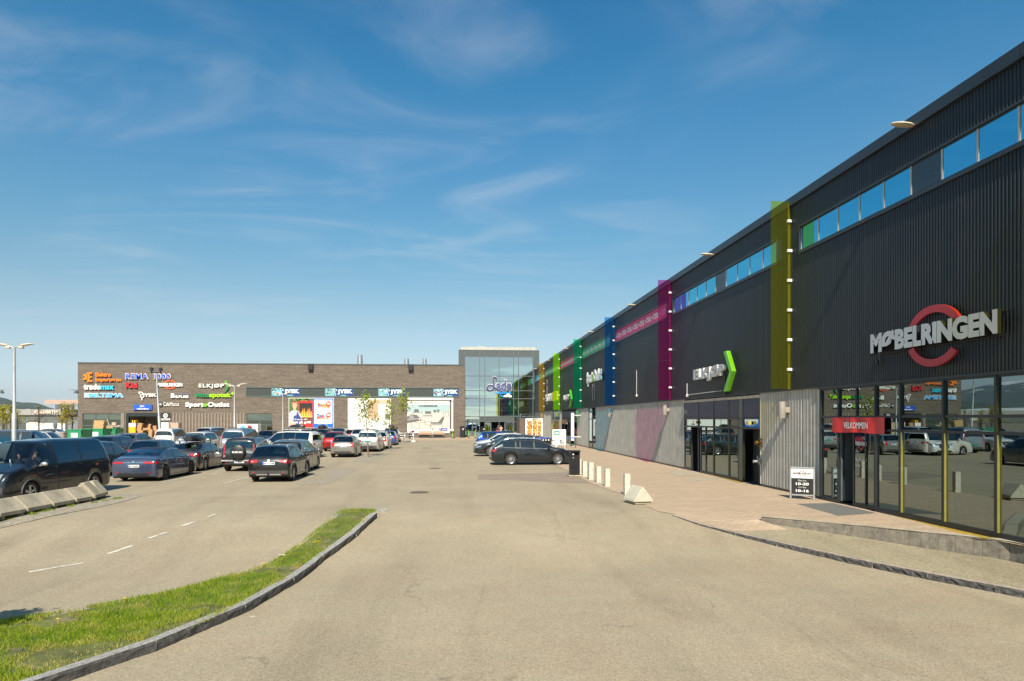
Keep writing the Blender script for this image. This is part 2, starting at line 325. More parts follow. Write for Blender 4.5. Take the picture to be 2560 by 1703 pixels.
# ================================================================= GROUND
def asphalt(name, col, dark, sc=1.0, joints=False):
    if name in MATS: return MATS[name]
    m = bpy.data.materials.new(name); m.use_nodes = True; nt = m.node_tree; b = nt.nodes['Principled BSDF']; L = nt.links
    inp(b, {'Roughness': 0.92, 'Specular IOR Level': 0.25})
    g = N(nt, 'ShaderNodeNewGeometry')
    def nz(s, det, r=0.6, sv=None, rot=0, dist=0):
        mp = N(nt, 'ShaderNodeMapping'); mp.inputs['Scale'].default_value = sv or (1, 1, 1); mp.inputs['Rotation'].default_value = (0, 0, rot)
        L.new(g.outputs['Position'], mp.inputs[0]); n = N(nt, 'ShaderNodeTexNoise'); inp(n, {'Scale': s, 'Detail': det, 'Roughness': r, 'Distortion': dist})
        L.new(mp.outputs[0], n.inputs['Vector']); return n.outputs[0]
    def rng(x, a, c, lo, hi):
        r = N(nt, 'ShaderNodeMapRange'); inp(r, {'From Min': a, 'From Max': c, 'To Min': lo, 'To Max': hi}); L.new(x, r.inputs[0]); return r.outputs[0]
    def mulv(a, c):
        q = N(nt, 'ShaderNodeMath', operation='MULTIPLY'); L.new(a, q.inputs[0]); L.new(c, q.inputs[1]); return q.outputs[0]
    f = mulv(rng(nz(55 * sc, 3, 0.8), 0.3, 0.7, 0.50, 1.50), rng(nz(16 * sc, 4, 0.7), 0.3, 0.7, 0.87, 1.13))
    f = mulv(f, rng(nz(0.35, 6, 0.7), 0.3, 0.7, 0.88, 1.10))                               # broad weathering
    f = mulv(f, rng(nz(1.0, 5, 0.6, (0.55, 0.06, 1), 0.05, 0.4), 0.50, 0.72, 1.03, 0.84))    # worn wheel tracks
    f = mulv(f, rng(nz(1.0, 4, 0.7, (1.3, 0.22, 1), -0.9, 1.2), 0.60, 0.72, 1.0, 0.86))     # scuffs
    f = mulv(f, rng(nz(2.2, 5, 0.7), 0.64, 0.74, 1.0, 0.74))                                # oil spots
    vo = N(nt, 'ShaderNodeTexVoronoi'); vo.feature = 'DISTANCE_TO_EDGE'; inp(vo, {'Scale': 0.16}); va = N(nt, 'ShaderNodeVectorMath', operation='ADD'); L.new(g.outputs['Position'], va.inputs[0])
    wn_ = N(nt, 'ShaderNodeTexNoise'); inp(wn_, {'Scale': 0.9, 'Detail': 6}); L.new(g.outputs['Position'], wn_.inputs['Vector']); sc_ = N(nt, 'ShaderNodeVectorMath', operation='SCALE'); sc_.inputs['Scale'].default_value = 1.6; L.new(wn_.outputs['Color'], sc_.inputs[0]); L.new(sc_.outputs[0], va.inputs[1]); L.new(va.outputs[0], vo.inputs['Vector'])
    ck = N(nt, 'ShaderNodeMath', operation='MAXIMUM'); L.new(rng(vo.outputs['Distance'], 0.0, 0.005, 0.74, 1.0), ck.inputs[0]); L.new(rng(nz(0.22, 3), 0.40, 0.45, 0.0, 1.0), ck.inputs[1]); f = mulv(f, ck.outputs[0])   # a few fine cracks
    v = N(nt, 'ShaderNodeVectorMath', operation='SCALE'); v.inputs[0].default_value = col; L.new(f, v.inputs['Scale'])
    hue = N(nt, 'ShaderNodeMix', data_type='RGBA'); L.new(v.outputs[0], hue.inputs[6]); L.new(rng(nz(90 * sc, 2), 0.6, 0.68, 0, 0.5), hue.inputs[0]); hue.inputs[7].default_value = tuple(c * 1.9 for c in col) + (1,)
    h2 = N(nt, 'ShaderNodeMix', data_type='RGBA', blend_type='MULTIPLY'); L.new(rng(nz(1.3, 5, 0.7, (0.5, 1, 1), 0.4), 0.45, 0.65, 0, 1), h2.inputs[0]); L.new(hue.outputs[2], h2.inputs[6]); h2.inputs[7].default_value = (1.0, 0.955, 0.95, 1)
    L.new(h2.outputs[2], b.inputs['Base Color'])
    bp = N(nt, 'ShaderNodeBump'); inp(bp, {'Strength': 0.5, 'Distance': 0.012}); L.new(nz(70 * sc, 4, 0.8), bp.inputs['Height']); L.new(bp.outputs[0], b.inputs['Normal'])
    MATS[name] = m; return m
ASPH = asphalt('worn_asphalt', (0.312, 0.258, 0.174), 0.1)
ASPH2 = asphalt('pavement_asphalt', (0.285, 0.245, 0.160), 0.1, 0.6)
def pavers(name, cols, bw, bh, mort, rot=0.0, sq=1.0):
    if name in MATS: return MATS[name]
    m = bpy.data.materials.new(name); m.use_nodes = True; nt = m.node_tree; b = nt.nodes['Principled BSDF']; L = nt.links
    inp(b, {'Roughness': 0.88, 'Specular IOR Level': 0.3})
    g = N(nt, 'ShaderNodeNewGeometry'); mp = N(nt, 'ShaderNodeMapping'); mp.inputs['Rotation'].default_value = (0, 0, rot); L.new(g.outputs['Position'], mp.inputs[0])
    br = N(nt, 'ShaderNodeTexBrick'); inp(br, {'Scale': 1.0, 'Mortar Size': 0.006, 'Brick Width': bw, 'Row Height': bh, 'Mortar Smooth': 0.3, 'Bias': 0.0})
    br.inputs['Color1'].default_value = cols[0] + (1,); br.inputs['Color2'].default_value = cols[1] + (1,); br.inputs['Mortar'].default_value = mort + (1,)
    L.new(mp.outputs[0], br.inputs['Vector'])
    n = N(nt, 'ShaderNodeTexNoise'); inp(n, {'Scale': 1.1, 'Detail': 7, 'Roughness': 0.7}); mp2 = N(nt, 'ShaderNodeMapping'); mp2.inputs['Scale'].default_value = (0.5, 2.2, 1)
    L.new(g.outputs['Position'], mp2.inputs[0]); L.new(mp2.outputs[0], n.inputs['Vector'])
    r = N(nt, 'ShaderNodeMapRange'); inp(r, {'From Min': 0.3, 'From Max': 0.7, 'To Min': 0.86, 'To Max': 1.13}); L.new(n.outputs[0], r.inputs[0])
    n3 = N(nt, 'ShaderNodeTexNoise'); inp(n3, {'Scale': 35, 'Detail': 3}); L.new(g.outputs['Position'], n3.inputs['Vector'])
    r3 = N(nt, 'ShaderNodeMapRange'); inp(r3, {'From Min': 0.3, 'From Max': 0.7, 'To Min': 0.88, 'To Max': 1.12}); L.new(n3.outputs[0], r3.inputs[0])
    q = N(nt, 'ShaderNodeMath', operation='MULTIPLY'); L.new(r.outputs[0], q.inputs[0]); L.new(r3.outputs[0], q.inputs[1])
    v = N(nt, 'ShaderNodeVectorMath', operation='SCALE'); L.new(br.outputs['Color'], v.inputs[0]); L.new(q.outputs[0], v.inputs['Scale'])
    L.new(v.outputs[0], b.inputs['Base Color'])
    bp = N(nt, 'ShaderNodeBump'); bp.invert = True; inp(bp, {'Strength': 0.6, 'Distance': 0.01}); L.new(br.outputs['Fac'], bp.inputs['Height']); L.new(bp.outputs[0], b.inputs['Normal'])
    MATS[name] = m; return m
PAV = pavers('sand_coloured_pavers', ((0.45, 0.335, 0.23), (0.40, 0.295, 0.20)), 0.21, 0.14, (0.28, 0.21, 0.145))
PAVR = pavers('reddish_pavers', ((0.30, 0.235, 0.175), (0.25, 0.19, 0.14)), 0.21, 0.14, (0.17, 0.13, 0.10))
GRAN = M('rough_granite', (0.33, 0.31, 0.275), 0.85, var=0.35, vs=16, bump=0.9, bs=28, fleck=(70, 0.56, (0.06, 0.055, 0.05)))
GRANP = M('pinkish_granite', (0.42, 0.33, 0.255), 0.8, var=0.3, vs=12, bump=0.8, bs=30, fleck=(80, 0.55, (0.10, 0.08, 0.07)))
GRANW = M('pale_speckled_granite', (0.58, 0.52, 0.42), 0.75, var=0.12, vs=10, bump=0.4, bs=60, fleck=(45, 0.56, (0.40, 0.34, 0.27)))
CONC = M('weathered_concrete', (0.37, 0.315, 0.225), 0.9, var=0.28, vs=2.3, bump=0.4, bs=45, fleck=(26, 0.62, (0.2, 0.17, 0.13)))
PAINT = M('worn_road_paint', (0.52, 0.47, 0.38), 0.8, var=0.35, vs=6, fleck=(9, 0.60, (0.27, 0.235, 0.18)))
# the ground: one sheet out to the horizon, falling a little towards the camera
xs = [-6000, -2000, -600, -200, -90, -60, -45, -30, -22, -15, -10, -7, -5, -3, -1, 1, 3, 5, 7, 9, 11, 14, 20, 60, 200, 600, 2000, 6000]
ys = [-6000, -1500, -400, -120, -40, -10, 0, 4] + [6 + 0.75 * i for i in range(22)] + [24, 30, 40, 55, 75, 100, 140, 250, 600, 2000, 6000]
g = MB(); nx = len(xs)
g.v = [(x, y, gz(x, y)) for y in ys for x in xs]
g.f = [(j * nx + i, j * nx + i + 1, (j + 1) * nx + i + 1, (j + 1) * nx + i) for j in range(len(ys) - 1) for i in range(nx - 1)]; g.m = [0] * len(g.f)
o = obj('ground', g, ASPH, smooth=60); tag(o, kind='structure')
def sheet(name, pts, mat, dz, kind='structure', label=None, cat=None, step=None):
    """A flat sheet lying on the ground dz above it (pts = world xy)."""
    b = MB(); b.poly([(p[0], p[1], gz(p[0], p[1]) + dz) for p in pts]); o = obj(name, b, mat); tag(o, label, cat, kind=kind); return o
EDGE_X = G(1425, 1180).x
# kerb line of the pavement, from beside the camera to where it sinks flush into the paving
kp = [G(2560, 1495.5)]; kp.insert(0, kp[0] + (kp[0] - G(2332, 1452)) * 1.2)
kp += [G(*p) for p in ((2332, 1452), (2084, 1400), (1918, 1360), (1770, 1321.5), (1698, 1297), (1671, 1285), (1640, 1278), (1579, 1245), (1527, 1227), (1477, 1209), (1425, 1180))]
def resample(P, step):
    out = [P[0].copy()]; acc = 0.0
    for a, b in zip(P, P[1:]):
        d = (b - a).length; t = step - acc
        while t <= d: out.append(a.lerp(b, t / d)); t += step
        acc = (acc + d) % step
    return out
def spline(P, n=6):
    out = []
    for i in range(len(P) - 1):
        p0, p1, p2, p3 = P[max(i - 1, 0)], P[i], P[i + 1], P[min(i + 2, len(P) - 1)]
        for k in range(n):
            t = k / n; out.append(0.5 * ((2 * p1) + (p2 - p0) * t + (2 * p0 - 5 * p1 + 4 * p2 - p3) * t * t + (3 * p1 - p0 - 3 * p2 + p3) * t ** 3))
    return out + [P[-1].copy()]
def kh(y): return 0.012 + 0.115 * smooth((19.0 - y) / 4.5)
KS = resample(spline(kp[:8]), 1.15)
root = thing('kerb', 'low pinkish granite kerb with a rough dark face edging the right hand pavement', 'kerb', tuple(KS[0]))
def kerb_stones(root, P, hfun, matt, mats, w=0.15, side=1, gap=0.008, amp=0.02):
    o0 = root.location
    for a, b in zip(P, P[1:]):
        t = (b - a); t.z = 0; L = t.length; t.normalize(); n = Vector((-t.y, t.x, 0)) * side; q = MB(); K = 12; rows = []
        for k in range(K + 1):
            s = gap + (L - 2 * gap) * k / K; p = a + t * s; zb = gz(p.x, p.y); h = hfun(p.y); e = 0 < k < K
            r = lambda m=1: R.uniform(-amp, amp) * m
            rows.append([(p.x + n.x * r(), p.y + n.y * r(), zb - 0.15), (p.x + n.x * r(), p.y + n.y * r(), zb + h * 0.35), (p.x + n.x * r(), p.y + n.y * r(), zb + h * 0.75),
                         (p.x + n.x * 0.014, p.y + n.y * 0.014, zb + h + r(0.2)), (p.x + n.x * w, p.y + n.y * w, zb + h + 0.002), (p.x + n.x * w, p.y + n.y * w, zb - 0.15)])
        V = [(c[0] - o0.x, c[1] - o0.y, c[2] - o0.z) for r_ in rows for c in r_]; Fc = []; mi = []
        for k in range(K):
            for j in range(6): Fc.append((k * 6 + j, k * 6 + (j + 1) % 6, (k + 1) * 6 + (j + 1) % 6, (k + 1) * 6 + j))
        q.add(V, Fc); q.add([V[i] for i in range(6)], [tuple(range(6))]); q.add([V[K * 6 + i] for i in range(6)], [tuple(range(6))[::-1]])
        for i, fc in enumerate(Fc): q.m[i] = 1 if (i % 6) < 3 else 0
        obj('kerb_stone', q, [matt, mats], root)
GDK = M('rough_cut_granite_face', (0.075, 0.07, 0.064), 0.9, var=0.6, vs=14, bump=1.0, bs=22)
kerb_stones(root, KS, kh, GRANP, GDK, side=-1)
# terrace of pavers up to the black building, level
rw = [G0(1903, 1295), G0(2000, 1304), G0(2148, 1317.5), G0(2300, 1333), G0(2400, 1343), G0(2489, 1353)]
rw = [p for p in rw if p.x < WX - 0.05]; rw += [Vector((WX - 0.05, rw[-1].y - 0.9, 0)), Vector((WX - 0.05, 9.0, 0)), Vector((WX - 0.05, 5.6, 0))]
terr = [(p.x, p.y) for p in kp[7:]]
def at_y0(P, y):
    for a, b in zip(P, P[1:]):
        if (a.y - y) * (b.y - y) <= 0 and a.y != b.y: return a.lerp(b, (y - a.y) / (b.y - a.y)).x
    return P[-1].x
KL = sorted(spline(kp[:8]) + kp[8:], key=lambda q: q.y); YG = 24.0; yw = rw[0].y; pt = MB(); NR, NC = 16, 14
for i in range(NR + 1):
    y = yw + (YG - yw) * i / NR; xl = at_y0(KL, y) + (0.13 if y < 19.2 else 0.0)
    for j in range(NC + 1):
        u = j / NC; x = xl + (WX - xl) * u; s_ = smooth(u * 2.0); pt.v.append((x, y, (1 - s_) * (gz(x, y) + kh(y) - 0.003) + s_ * 0.012))
for i in range(NR):
    for j in range(NC): k = i * (NC + 1) + j; pt.f.append((k, k + 1, k + NC + 2, k + NC + 1)); pt.m.append(0)
sk_ = [(pt.v[j][0], pt.v[j][1], pt.v[j][2]) for j in range(NC + 1) if pt.v[j][0] < rw[0].x + 0.3]
xa_, xb_, xn_ = sk_[0][0], sk_[-1][0], at_y0(KL, yw - 0.9) + 0.13
def f0(x_): u_ = (x_ - xa_) / (xb_ - xa_); q_ = xn_ + (xb_ + 0.5 - xn_) * u_; return (q_, yw - 0.9, gz(q_, yw - 0.9) + kh(yw - 0.9) + 0.001)
for (x0_, y0_, z0_), (x1_, y1_, z1_) in zip(sk_, sk_[1:]): pt.poly([(x0_, y0_, z0_), f0(x0_), f0(x1_), (x1_, y1_, z1_)])
far_ = [(at_y0(KL, YG), YG)] + [(p.x, p.y) for p in KL if p.y > YG] + [(EDGE_X, 84.0), (-60, 84.0), (-60, FY + 12), (WX, FY + 12), (WX, YG)]
pt.poly([(a, b, 0.012) for a, b in far_]); pt.poly([(WX, yw, 0.012), (WX, rw[-1].y, 0.012)] + [(p.x, p.y, 0.012) for p in reversed(rw)])
o = obj('pavement', pt.mesh('pavement', PAV), None); tag(o, kind='structure')
# sunk asphalt walk between kerb and retaining wall
sw = MB(); A = [p for p in KS if p.y < yw - 0.05]; A.append(Vector((at_y0(KL, yw + 0.05), yw + 0.05, 0))); n_ = len(A)
for i, p in enumerate(A):
    t = (A[min(i + 1, n_ - 1)] - A[max(i - 1, 0)]).normalized(); q = Vector((p.x + 0.13 * t.y, p.y - 0.13 * t.x, 0))
    # matching point on the retaining wall line
    f_ = i / (n_ - 1); j = f_ * (len(rw) - 1); j0 = min(int(j), len(rw) - 2); W_ = rw[::-1]; w_ = W_[j0].lerp(W_[j0 + 1], j - j0)
    for k in range(5):
        c = q.lerp(Vector((w_.x + 0.02, w_.y, 0)), k / 4); sw.v.append((c.x, c.y, gz(c.x, c.y) + kh(min(c.y, p.y)) - 0.004))
for i in range(n_ - 1):
    for k in range(4): sw.f.append((i * 5 + k, i * 5 + k + 1, (i + 1) * 5 + k + 1, (i + 1) * 5 + k)); sw.m.append(0)
o = obj('sidewalk', sw, ASPH2, smooth=60); tag(o, kind='structure')
# board-marked concrete retaining wall: one piece per shuttering board
root = thing('retaining_wall', 'low board-marked concrete retaining wall rising toward the right edge', 'wall', tuple(rw[0]))
BRD = M('board_marked_concrete', (0.185, 0.16, 0.125), 0.92, var=0.4, vs=7, bump=0.6, bs=25)
BP = resample(spline(rw), 0.17)
for i, (a, b) in enumerate(zip(BP, BP[1:])):
    t = (b - a).normalized(); n = Vector((t.y, -t.x, 0)); e = R.uniform(-0.006, 0.006); q = MB()
    if n.y > 0: n = -n
    za = gz(a.x, a.y) - 0.06
    pts = [(0.0015, e), (0.1685, e), (0.1685, -0.28), (0.0015, -0.28)]
    z1 = 0.03
    V = []
    for z in (za, z1):
        for s, d in pts:
            c = a + t * s + n * d; V.append((c.x - rw[0].x, c.y - rw[0].y, z - rw[0].z))
    q.add(V, [(0, 1, 5, 4), (1, 2, 6, 5), (2, 3, 7, 6), (3, 0, 4, 7), (4, 5, 6, 7)]); obj('board_strip', q, BRD, root)
cap = MB(); cp = [(p, (BP[min(i + 1, len(BP) - 1)] - BP[max(i - 1, 0)]).normalized()) for i, p in enumerate(BP)]
for p, t in cp:
    for d in (0.012, -0.25): cap.v.append((p.x - t.y * d * -1 - rw[0].x, p.y - t.x * d - rw[0].y, 0.036))
for i in range(len(cp) - 1): cap.f.append((2 * i, 2 * i + 1, 2 * i + 3, 2 * i + 2)); cap.m.append(0)
obj('coping', cap, CONC, root)
# doormats and slabs set into the paving
def quad_on(name, pts, mat, z, label, cat, kind=None):
    P = [G0(*p) for p in pts]; c = sum(P, Vector()) / 4; q = MB(); q.poly([(p.x - c.x, p.y - c.y, 0) for p in P])
    o = obj(name, q, mat, loc=(c.x, c.y, z)); tag(o, label, cat, kind=kind); return o
quad_on('entrance_mat', ((1992, 1261), (2081, 1259), (2190, 1284), (2096, 1291)), M('grey_mat', (0.13, 0.125, 0.11), 0.95, var=0.2, vs=30), 0.017, 'grey entrance mat set in the paving before the red welcome banner', 'mat')
quad_on('stone_slab', ((1661, 1178), (1729, 1179), (1758, 1188), (1692, 1191)), CONC, 0.017, 'pale slab in the paving at the left door of the dark blue storefront', 'slab')
quad_on('stone_slab', ((1702, 1200), (1745, 1196), (1800, 1197), (1726, 1206)), CONC, 0.017, 'narrow pale slab in the paving nearer the camera than the larger one', 'slab')
# paved strip across the right hand parking
P = [G0(*p) for p in ((1195, 1187), (1425, 1181.5), (1478, 1209), (1274, 1200.5), (1195, 1199))]
q = MB(); q.poly([(p.x, p.y, 0.005) for p in P]); o = obj('paved_strip', q, PAVR); tag(o, kind='structure')
# painted lines
LINES = [('dash', a, 0.10) for a in (((72, 1431), (208, 1408)), ((270, 1385.5), (331, 1365.5)), ((372, 1348), (418, 1332.4)), ((454, 1316.7), (491, 1304)), ((521, 1293), (538, 1286.6)))]
LINES += [('bay', a, 0.10) for a in (((245, 1203), (297, 1194)), ((405, 1206), (512, 1185.5)), ((512, 1185), (760, 1188.5)), ((500, 1179), (640, 1182)), ((539, 1179.7), (571, 1173.3)), ((560, 1208.5), (645, 1187.8)),
                                     ((750, 1182.5), (797, 1184)), ((800, 1148), (835, 1140)), ((905, 1140), (925, 1136)), ((720, 1166), (770, 1152)))]
LINES += [('bay', a, 0.08) for a in (((1182, 1167.5), (1386, 1162)), ((1188, 1175), (1396, 1170)), ((1195, 1185.7), (1425, 1180.8)), ((1150, 1143), (1330, 1140)), ((1162, 1125), (1290, 1122)), ((990, 1106), (1010, 1099)))]
for k, (a, b), w in LINES:
    A_, B_ = G(*a), G(*b); t = (B_ - A_).normalized(); n = Vector((-t.y, t.x, 0)) * w / 2; q = MB(); S = 5
    for i in range(S + 1):
        p = A_.lerp(B_, i / S)
        for sgn in (-1, 1): c = p + n * sgn; q.v.append((c.x, c.y, gz(c.x, c.y) + 0.009))
    for i in range(S): q.f.append((2 * i, 2 * i + 1, 2 * i + 3, 2 * i + 2)); q.m.append(0)
    o = obj('lane_marking' if k == 'dash' else 'parking_line', q, PAINT); tag(o, kind='structure')
# setts round the young trees
SETT = M('granite_setts', (0.31, 0.26, 0.185), 0.9, var=0.4, vs=9, bump=0.8, bs=16, fleck=(12, 0.55, (0.15, 0.13, 0.10)), coord='Object')
for pts in (((737, 1211), (818, 1211.5), (897, 1173), (838, 1169)), ((876, 1155.5), (938, 1155.5), (968, 1138.5), (915, 1136.5)), ((942, 1127.5), (986, 1129), (1000, 1119.5), (965, 1118.5)), ((985, 1112), (1020, 1112.5), (1033, 1102), (1004, 1101.5))):
    P = [G0(*p) for p in pts]; q = MB(); q.poly([(p.x, p.y, 0.006) for p in P]); o = obj('sett_patch', q, SETT); tag(o, kind='structure')
VO = spline([G(*p) for p in ((-120, 1346), (0, 1322), (140, 1289), (300, 1257), (352, 1241))], 10); VI = spline([G(*p) for p in ((-120, 1312), (0, 1284), (140, 1262), (298, 1236), (350, 1238))], 10); q = MB()
for a_, b_ in zip(VO, VI):
    for k in range(4): c_ = a_.lerp(b_, k / 3); q.v.append((c_.x, c_.y, gz(c_.x, c_.y) + 0.012))
for i in range(len(VO) - 1):
    for k in range(3): q.f.append((i * 4 + k, i * 4 + k + 1, i * 4 + k + 5, i * 4 + k + 4)); q.m.append(0)
o = obj('verge', q, M('stony_verge', (0.30, 0.255, 0.185), 0.95, var=0.4, vs=5, bump=0.9, bs=14, fleck=(22, 0.58, (0.14, 0.12, 0.09)))); tag(o, kind='structure')
# manholes
for (px, py, r), lab in (((1048, 1231.6, 0.34), 'round cast iron manhole cover in the open asphalt, nearest to the camera'), ((1088, 1171.3, 0.32), 'cast iron manhole cover in the asphalt, middle one of three'), ((1064, 1120.4, 0.34), 'cast iron manhole cover in the asphalt, farthest of three')):
    p = G(px, py); b = MB(); b.lathe([(0.001, 0.0), (r * 0.8, 0.0), (r * 0.82, 0.004), (r, 0.004), (r + 0.001, -0.01)], 28, caps=False)
    for k in range(-4, 5):
        w = sqrt(max(0, (r * 0.78) ** 2 - (k * r * 0.17) ** 2)); b.box(-w, k * r * 0.17 - 0.01, 0, w, k * r * 0.17 + 0.01, 0.006)
    o = obj('manhole_cover', b, M('cast_iron', (0.12, 0.10, 0.08), 0.7, 0.4, var=0.3), loc=(p.x, p.y, 0.008)); tag(o, lab, 'manhole cover', 'manhole covers in the car park')
# ---------------------------------------------------------------- grass island
RB = [G(*p) for p in ((152.7, 1701.5), (203.6, 1680), (479, 1599.7), (623.7, 1527.6), (721, 1472), (808, 1404.6), (895, 1341), (963, 1280))]
RB.insert(0, RB[0] + (RB[0] - RB[1]).normalized() * 2.5)
LB = [G(*p, 0.10) for p in ((-400, 1640), (0, 1557), (212, 1519), (361, 1494), (509, 1455), (645, 1421.5), (700, 1394), (755, 1358), (806, 1317.6), (832, 1294), (861, 1276))]
root = thing('kerb', 'curved grey granite kerb with rough cut face along the grass island', 'kerb', tuple(RB[1]))
KR = resample(spline(RB), 1.9)
kerb_stones(root, KR, lambda y: 0.14, GRAN, GDK, w=0.17, side=1, amp=0.016)
endp = [RB[-1], LB[-1]]
ke = thing('kerb', 'flush pale kerb stones closing the far tip of the grass island', 'kerb', tuple(LB[-1]))
kerb_stones(ke, resample([RB[-1] + Vector((0.05, 0.1, 0)), LB[-1] + Vector((-0.1, 0.1, 0))], 0.8), lambda y: 0.10, GRAN, GRAN, w=0.14, side=1)
kerb_stones(ke, resample([LB[-1] + Vector((-0.12, 0.05, 0)), LB[-2] + Vector((-0.12, 0, 0)), LB[-3] + Vector((-0.12, 0, 0))], 0.9), lambda y: 0.05, GRAN, GRAN, w=0.12, side=1)
SR = spline(RB, 8); SL = spline(LB, 8)
def at_y(P, y):
    for a, b in zip(P, P[1:]):
        if (a.y - y) * (b.y - y) <= 0 and a.y != b.y: return a.lerp(b, (y - a.y) / (b.y - a.y)).x
    return None
soil = MB(); rows = 60; y0, y1 = SR[0].y + 0.01, min(SR[-1].y, SL[-1].y) - 0.02; prof = []
NB = 10
def gheight(x, y): return 0.125 + 0.035 * sin(x * 1.7 + y) * sin(y * 1.1)
for i in range(rows + 1):
    y = y0 + (y1 - y0) * i / rows; xr = at_y(SR, y); xl = at_y(SL, y)
    if xr is None: xr = SR[0].x
    if xl is None: xl = SL[0].x if y < SL[0].y else SL[-1].x
    xr -= 0.16; prof.append((y, xl, xr))
    for k in range(NB + 1):
        x = xl + (xr - xl) * k / NB; e = min(k, NB - k) / 2.0; soil.v.append((x, y, gz(x, y) + gheight(x, y) * (0.75 + 0.25 * min(1, e)) - (0.09 if k == 0 else 0)))
for i in range(rows):
    for k in range(NB): soil.f.append((i * (NB + 1) + k, i * (NB + 1) + k + 1, (i + 1) * (NB + 1) + k + 1, (i + 1) * (NB + 1) + k)); soil.m.append(0)
SOIL = M('grassy_soil', (0.105, 0.115, 0.028), 0.95, var=0.5, vs=2.2, bump=0.7, bs=30, fleck=(3.0, 0.60, (0.20, 0.15, 0.08)))
o = obj('grass_bed', soil, SOIL, smooth=60); tag(o, kind='structure')
from mathutils import noise
def grassmat(name, c1, c2, c3):
    m = bpy.data.materials.new(name); m.use_nodes = True; nt = m.node_tree; b = nt.nodes['Principled BSDF']; L = nt.links; inp(b, {'Roughness': 0.6, 'Specular IOR Level': 0.3})
    a = N(nt, 'ShaderNodeVertexColor'); a.layer_name = 'tone'; s = N(nt, 'ShaderNodeSeparateColor'); L.new(a.outputs[0], s.inputs[0])
    cr = N(nt, 'ShaderNodeValToRGB'); e = cr.color_ramp.elements; e[0].color = c1 + (1,); e[0].position = 0; e[1].color = c3 + (1,); e[1].position = 1; x = cr.color_ramp.elements.new(0.5); x.color = c2 + (1,)
    L.new(s.outputs[0], cr.inputs[0]); L.new(cr.outputs[0], b.inputs['Base Color'])
    t = N(nt, 'ShaderNodeBsdfTranslucent'); L.new(cr.outputs[0], t.inputs[0]); mx = N(nt, 'ShaderNodeMixShader'); mx.inputs[0].default_value = 0.35
    L.new(b.outputs[0], mx.inputs[1]); L.new(t.outputs[0], mx.inputs[2]); L.new(mx.outputs[0], nt.nodes['Material Output'].inputs[0]); return m
V = []; Fc = []; tone = []
area_rows = [(p, max(0.02, p[2] - p[1])) for p in prof]
def blade(x, y, z, h, w, lean, ang, tn):
    b = len(V); ca, sa = cos(ang), sin(ang); lx, ly = cos(lean[0]) * lean[1], sin(lean[0]) * lean[1]
    V.extend([(x - ca * w, y - sa * w, z), (x + ca * w, y + sa * w, z), (x + ca * w * 0.7 + lx * 0.45, y + sa * w * 0.7 + ly * 0.45, z + h * 0.6), (x - ca * w * 0.7 + lx * 0.45, y - sa * w * 0.7 + ly * 0.45, z + h * 0.6), (x + lx, y + ly, z + h)])
    Fc.append((b, b + 1, b + 2, b + 3)); Fc.append((b + 3, b + 2, b + 4)); tone.extend([tn] * 5)
for i in range(rows):
    ya, xla, xra = prof[i]; yb, xlb, xrb = prof[i + 1]; wdt = (xra - xla + xrb - xlb) / 2; dens = 4600 if ya < 11 else (2600 if ya < 16 else 1500)
    for _ in range(int(dens * wdt * (yb - ya))):
        t = R.random(); u = R.random(); y = ya + (yb - ya) * t; xl = xla + (xlb - xla) * t - 0.05; xr = xra + (xrb - xra) * t + 0.05; x = xl + (xr - xl) * u
        if y < 6.0 and x < -9 : pass
        n1 = noise.noise(Vector((x * 0.9, y * 0.9, 0))); n2 = noise.noise(Vector((x * 3.2, y * 3.2, 5)))
        bare = n1 + 0.5 * n2 + 0.55 * smooth((u - 0.50) / 0.45) - 0.08
        if bare > 0.42 and R.random() < 0.85: continue
        h = (0.035 + 0.045 * R.random()) * (1.0 - 0.6 * max(0, bare)) * (1.25 if u < 0.12 else 1.0)
        tn = min(1, max(0, 0.45 - 0.5 * n2 + 0.55 * max(0, bare) + R.uniform(-0.22, 0.22)))
        blade(x, y, gz(x, y) + gheight(x, y) * 0.86 - (0.03 if u < 0.05 else 0), h, 0.0028 + 0.0026 * R.random(), (R.uniform(0, 6.28), R.uniform(0, 0.06)), R.uniform(0, 3.14), tn)
GRASS = grassmat('grass_blades', (0.11, 0.20, 0.003), (0.24, 0.33, 0.007), (0.50, 0.40, 0.11))
def blades_obj(name, V, Fc, tone, mat):
    me = bpy.data.meshes.new(name); me.from_pydata(V, [], Fc); me.materials.append(mat)
    ca = me.color_attributes.new('tone', 'FLOAT_COLOR', 'POINT'); ca.data.foreach_set('color', [c for t in tone for c in (t, t, t, 1.0)])
    o = bpy.data.objects.new(name, me); COL.objects.link(o); return o
o = blades_obj('grass', V, Fc, tone, GRASS); tag(o, 'short green grass with worn sandy patches on the kerbed island', 'grass', kind='stuff')
# dandelions and weeds
def weeds(name, spots, label, n=60, hmax=0.13, rad=0.2):
    global V, Fc, tone
    V, Fc, tone = [], [], []
    for (px, py) in spots:
        p = G(px, py)
        for _ in range(n):
            a = R.uniform(0, 6.28); r = rad * sqrt(R.random()); blade(p.x + r * cos(a), p.y + 0.5 * r * sin(a), gz(p.x, p.y) + 0.005, R.uniform(0.3, 1) * hmax, 0.006, (R.uniform(0, 6.28), R.uniform(0.02, 0.09)), R.uniform(0, 3.1), R.uniform(0, 0.7))
    o = blades_obj(name, V, Fc, tone, GRASS); tag(o, label, 'weeds', kind='stuff')
weeds('weeds', ((20, 1299), (78, 1288), (84, 1286), (104, 1281), (116, 1279), (130, 1277), (176, 1268), (180, 1266), (236, 1258), (262, 1253), (288, 1249), (296, 1247), (300, 1247)), 'green weeds growing at the foot of the concrete blocks', hmax=0.09, rad=0.13, n=38)
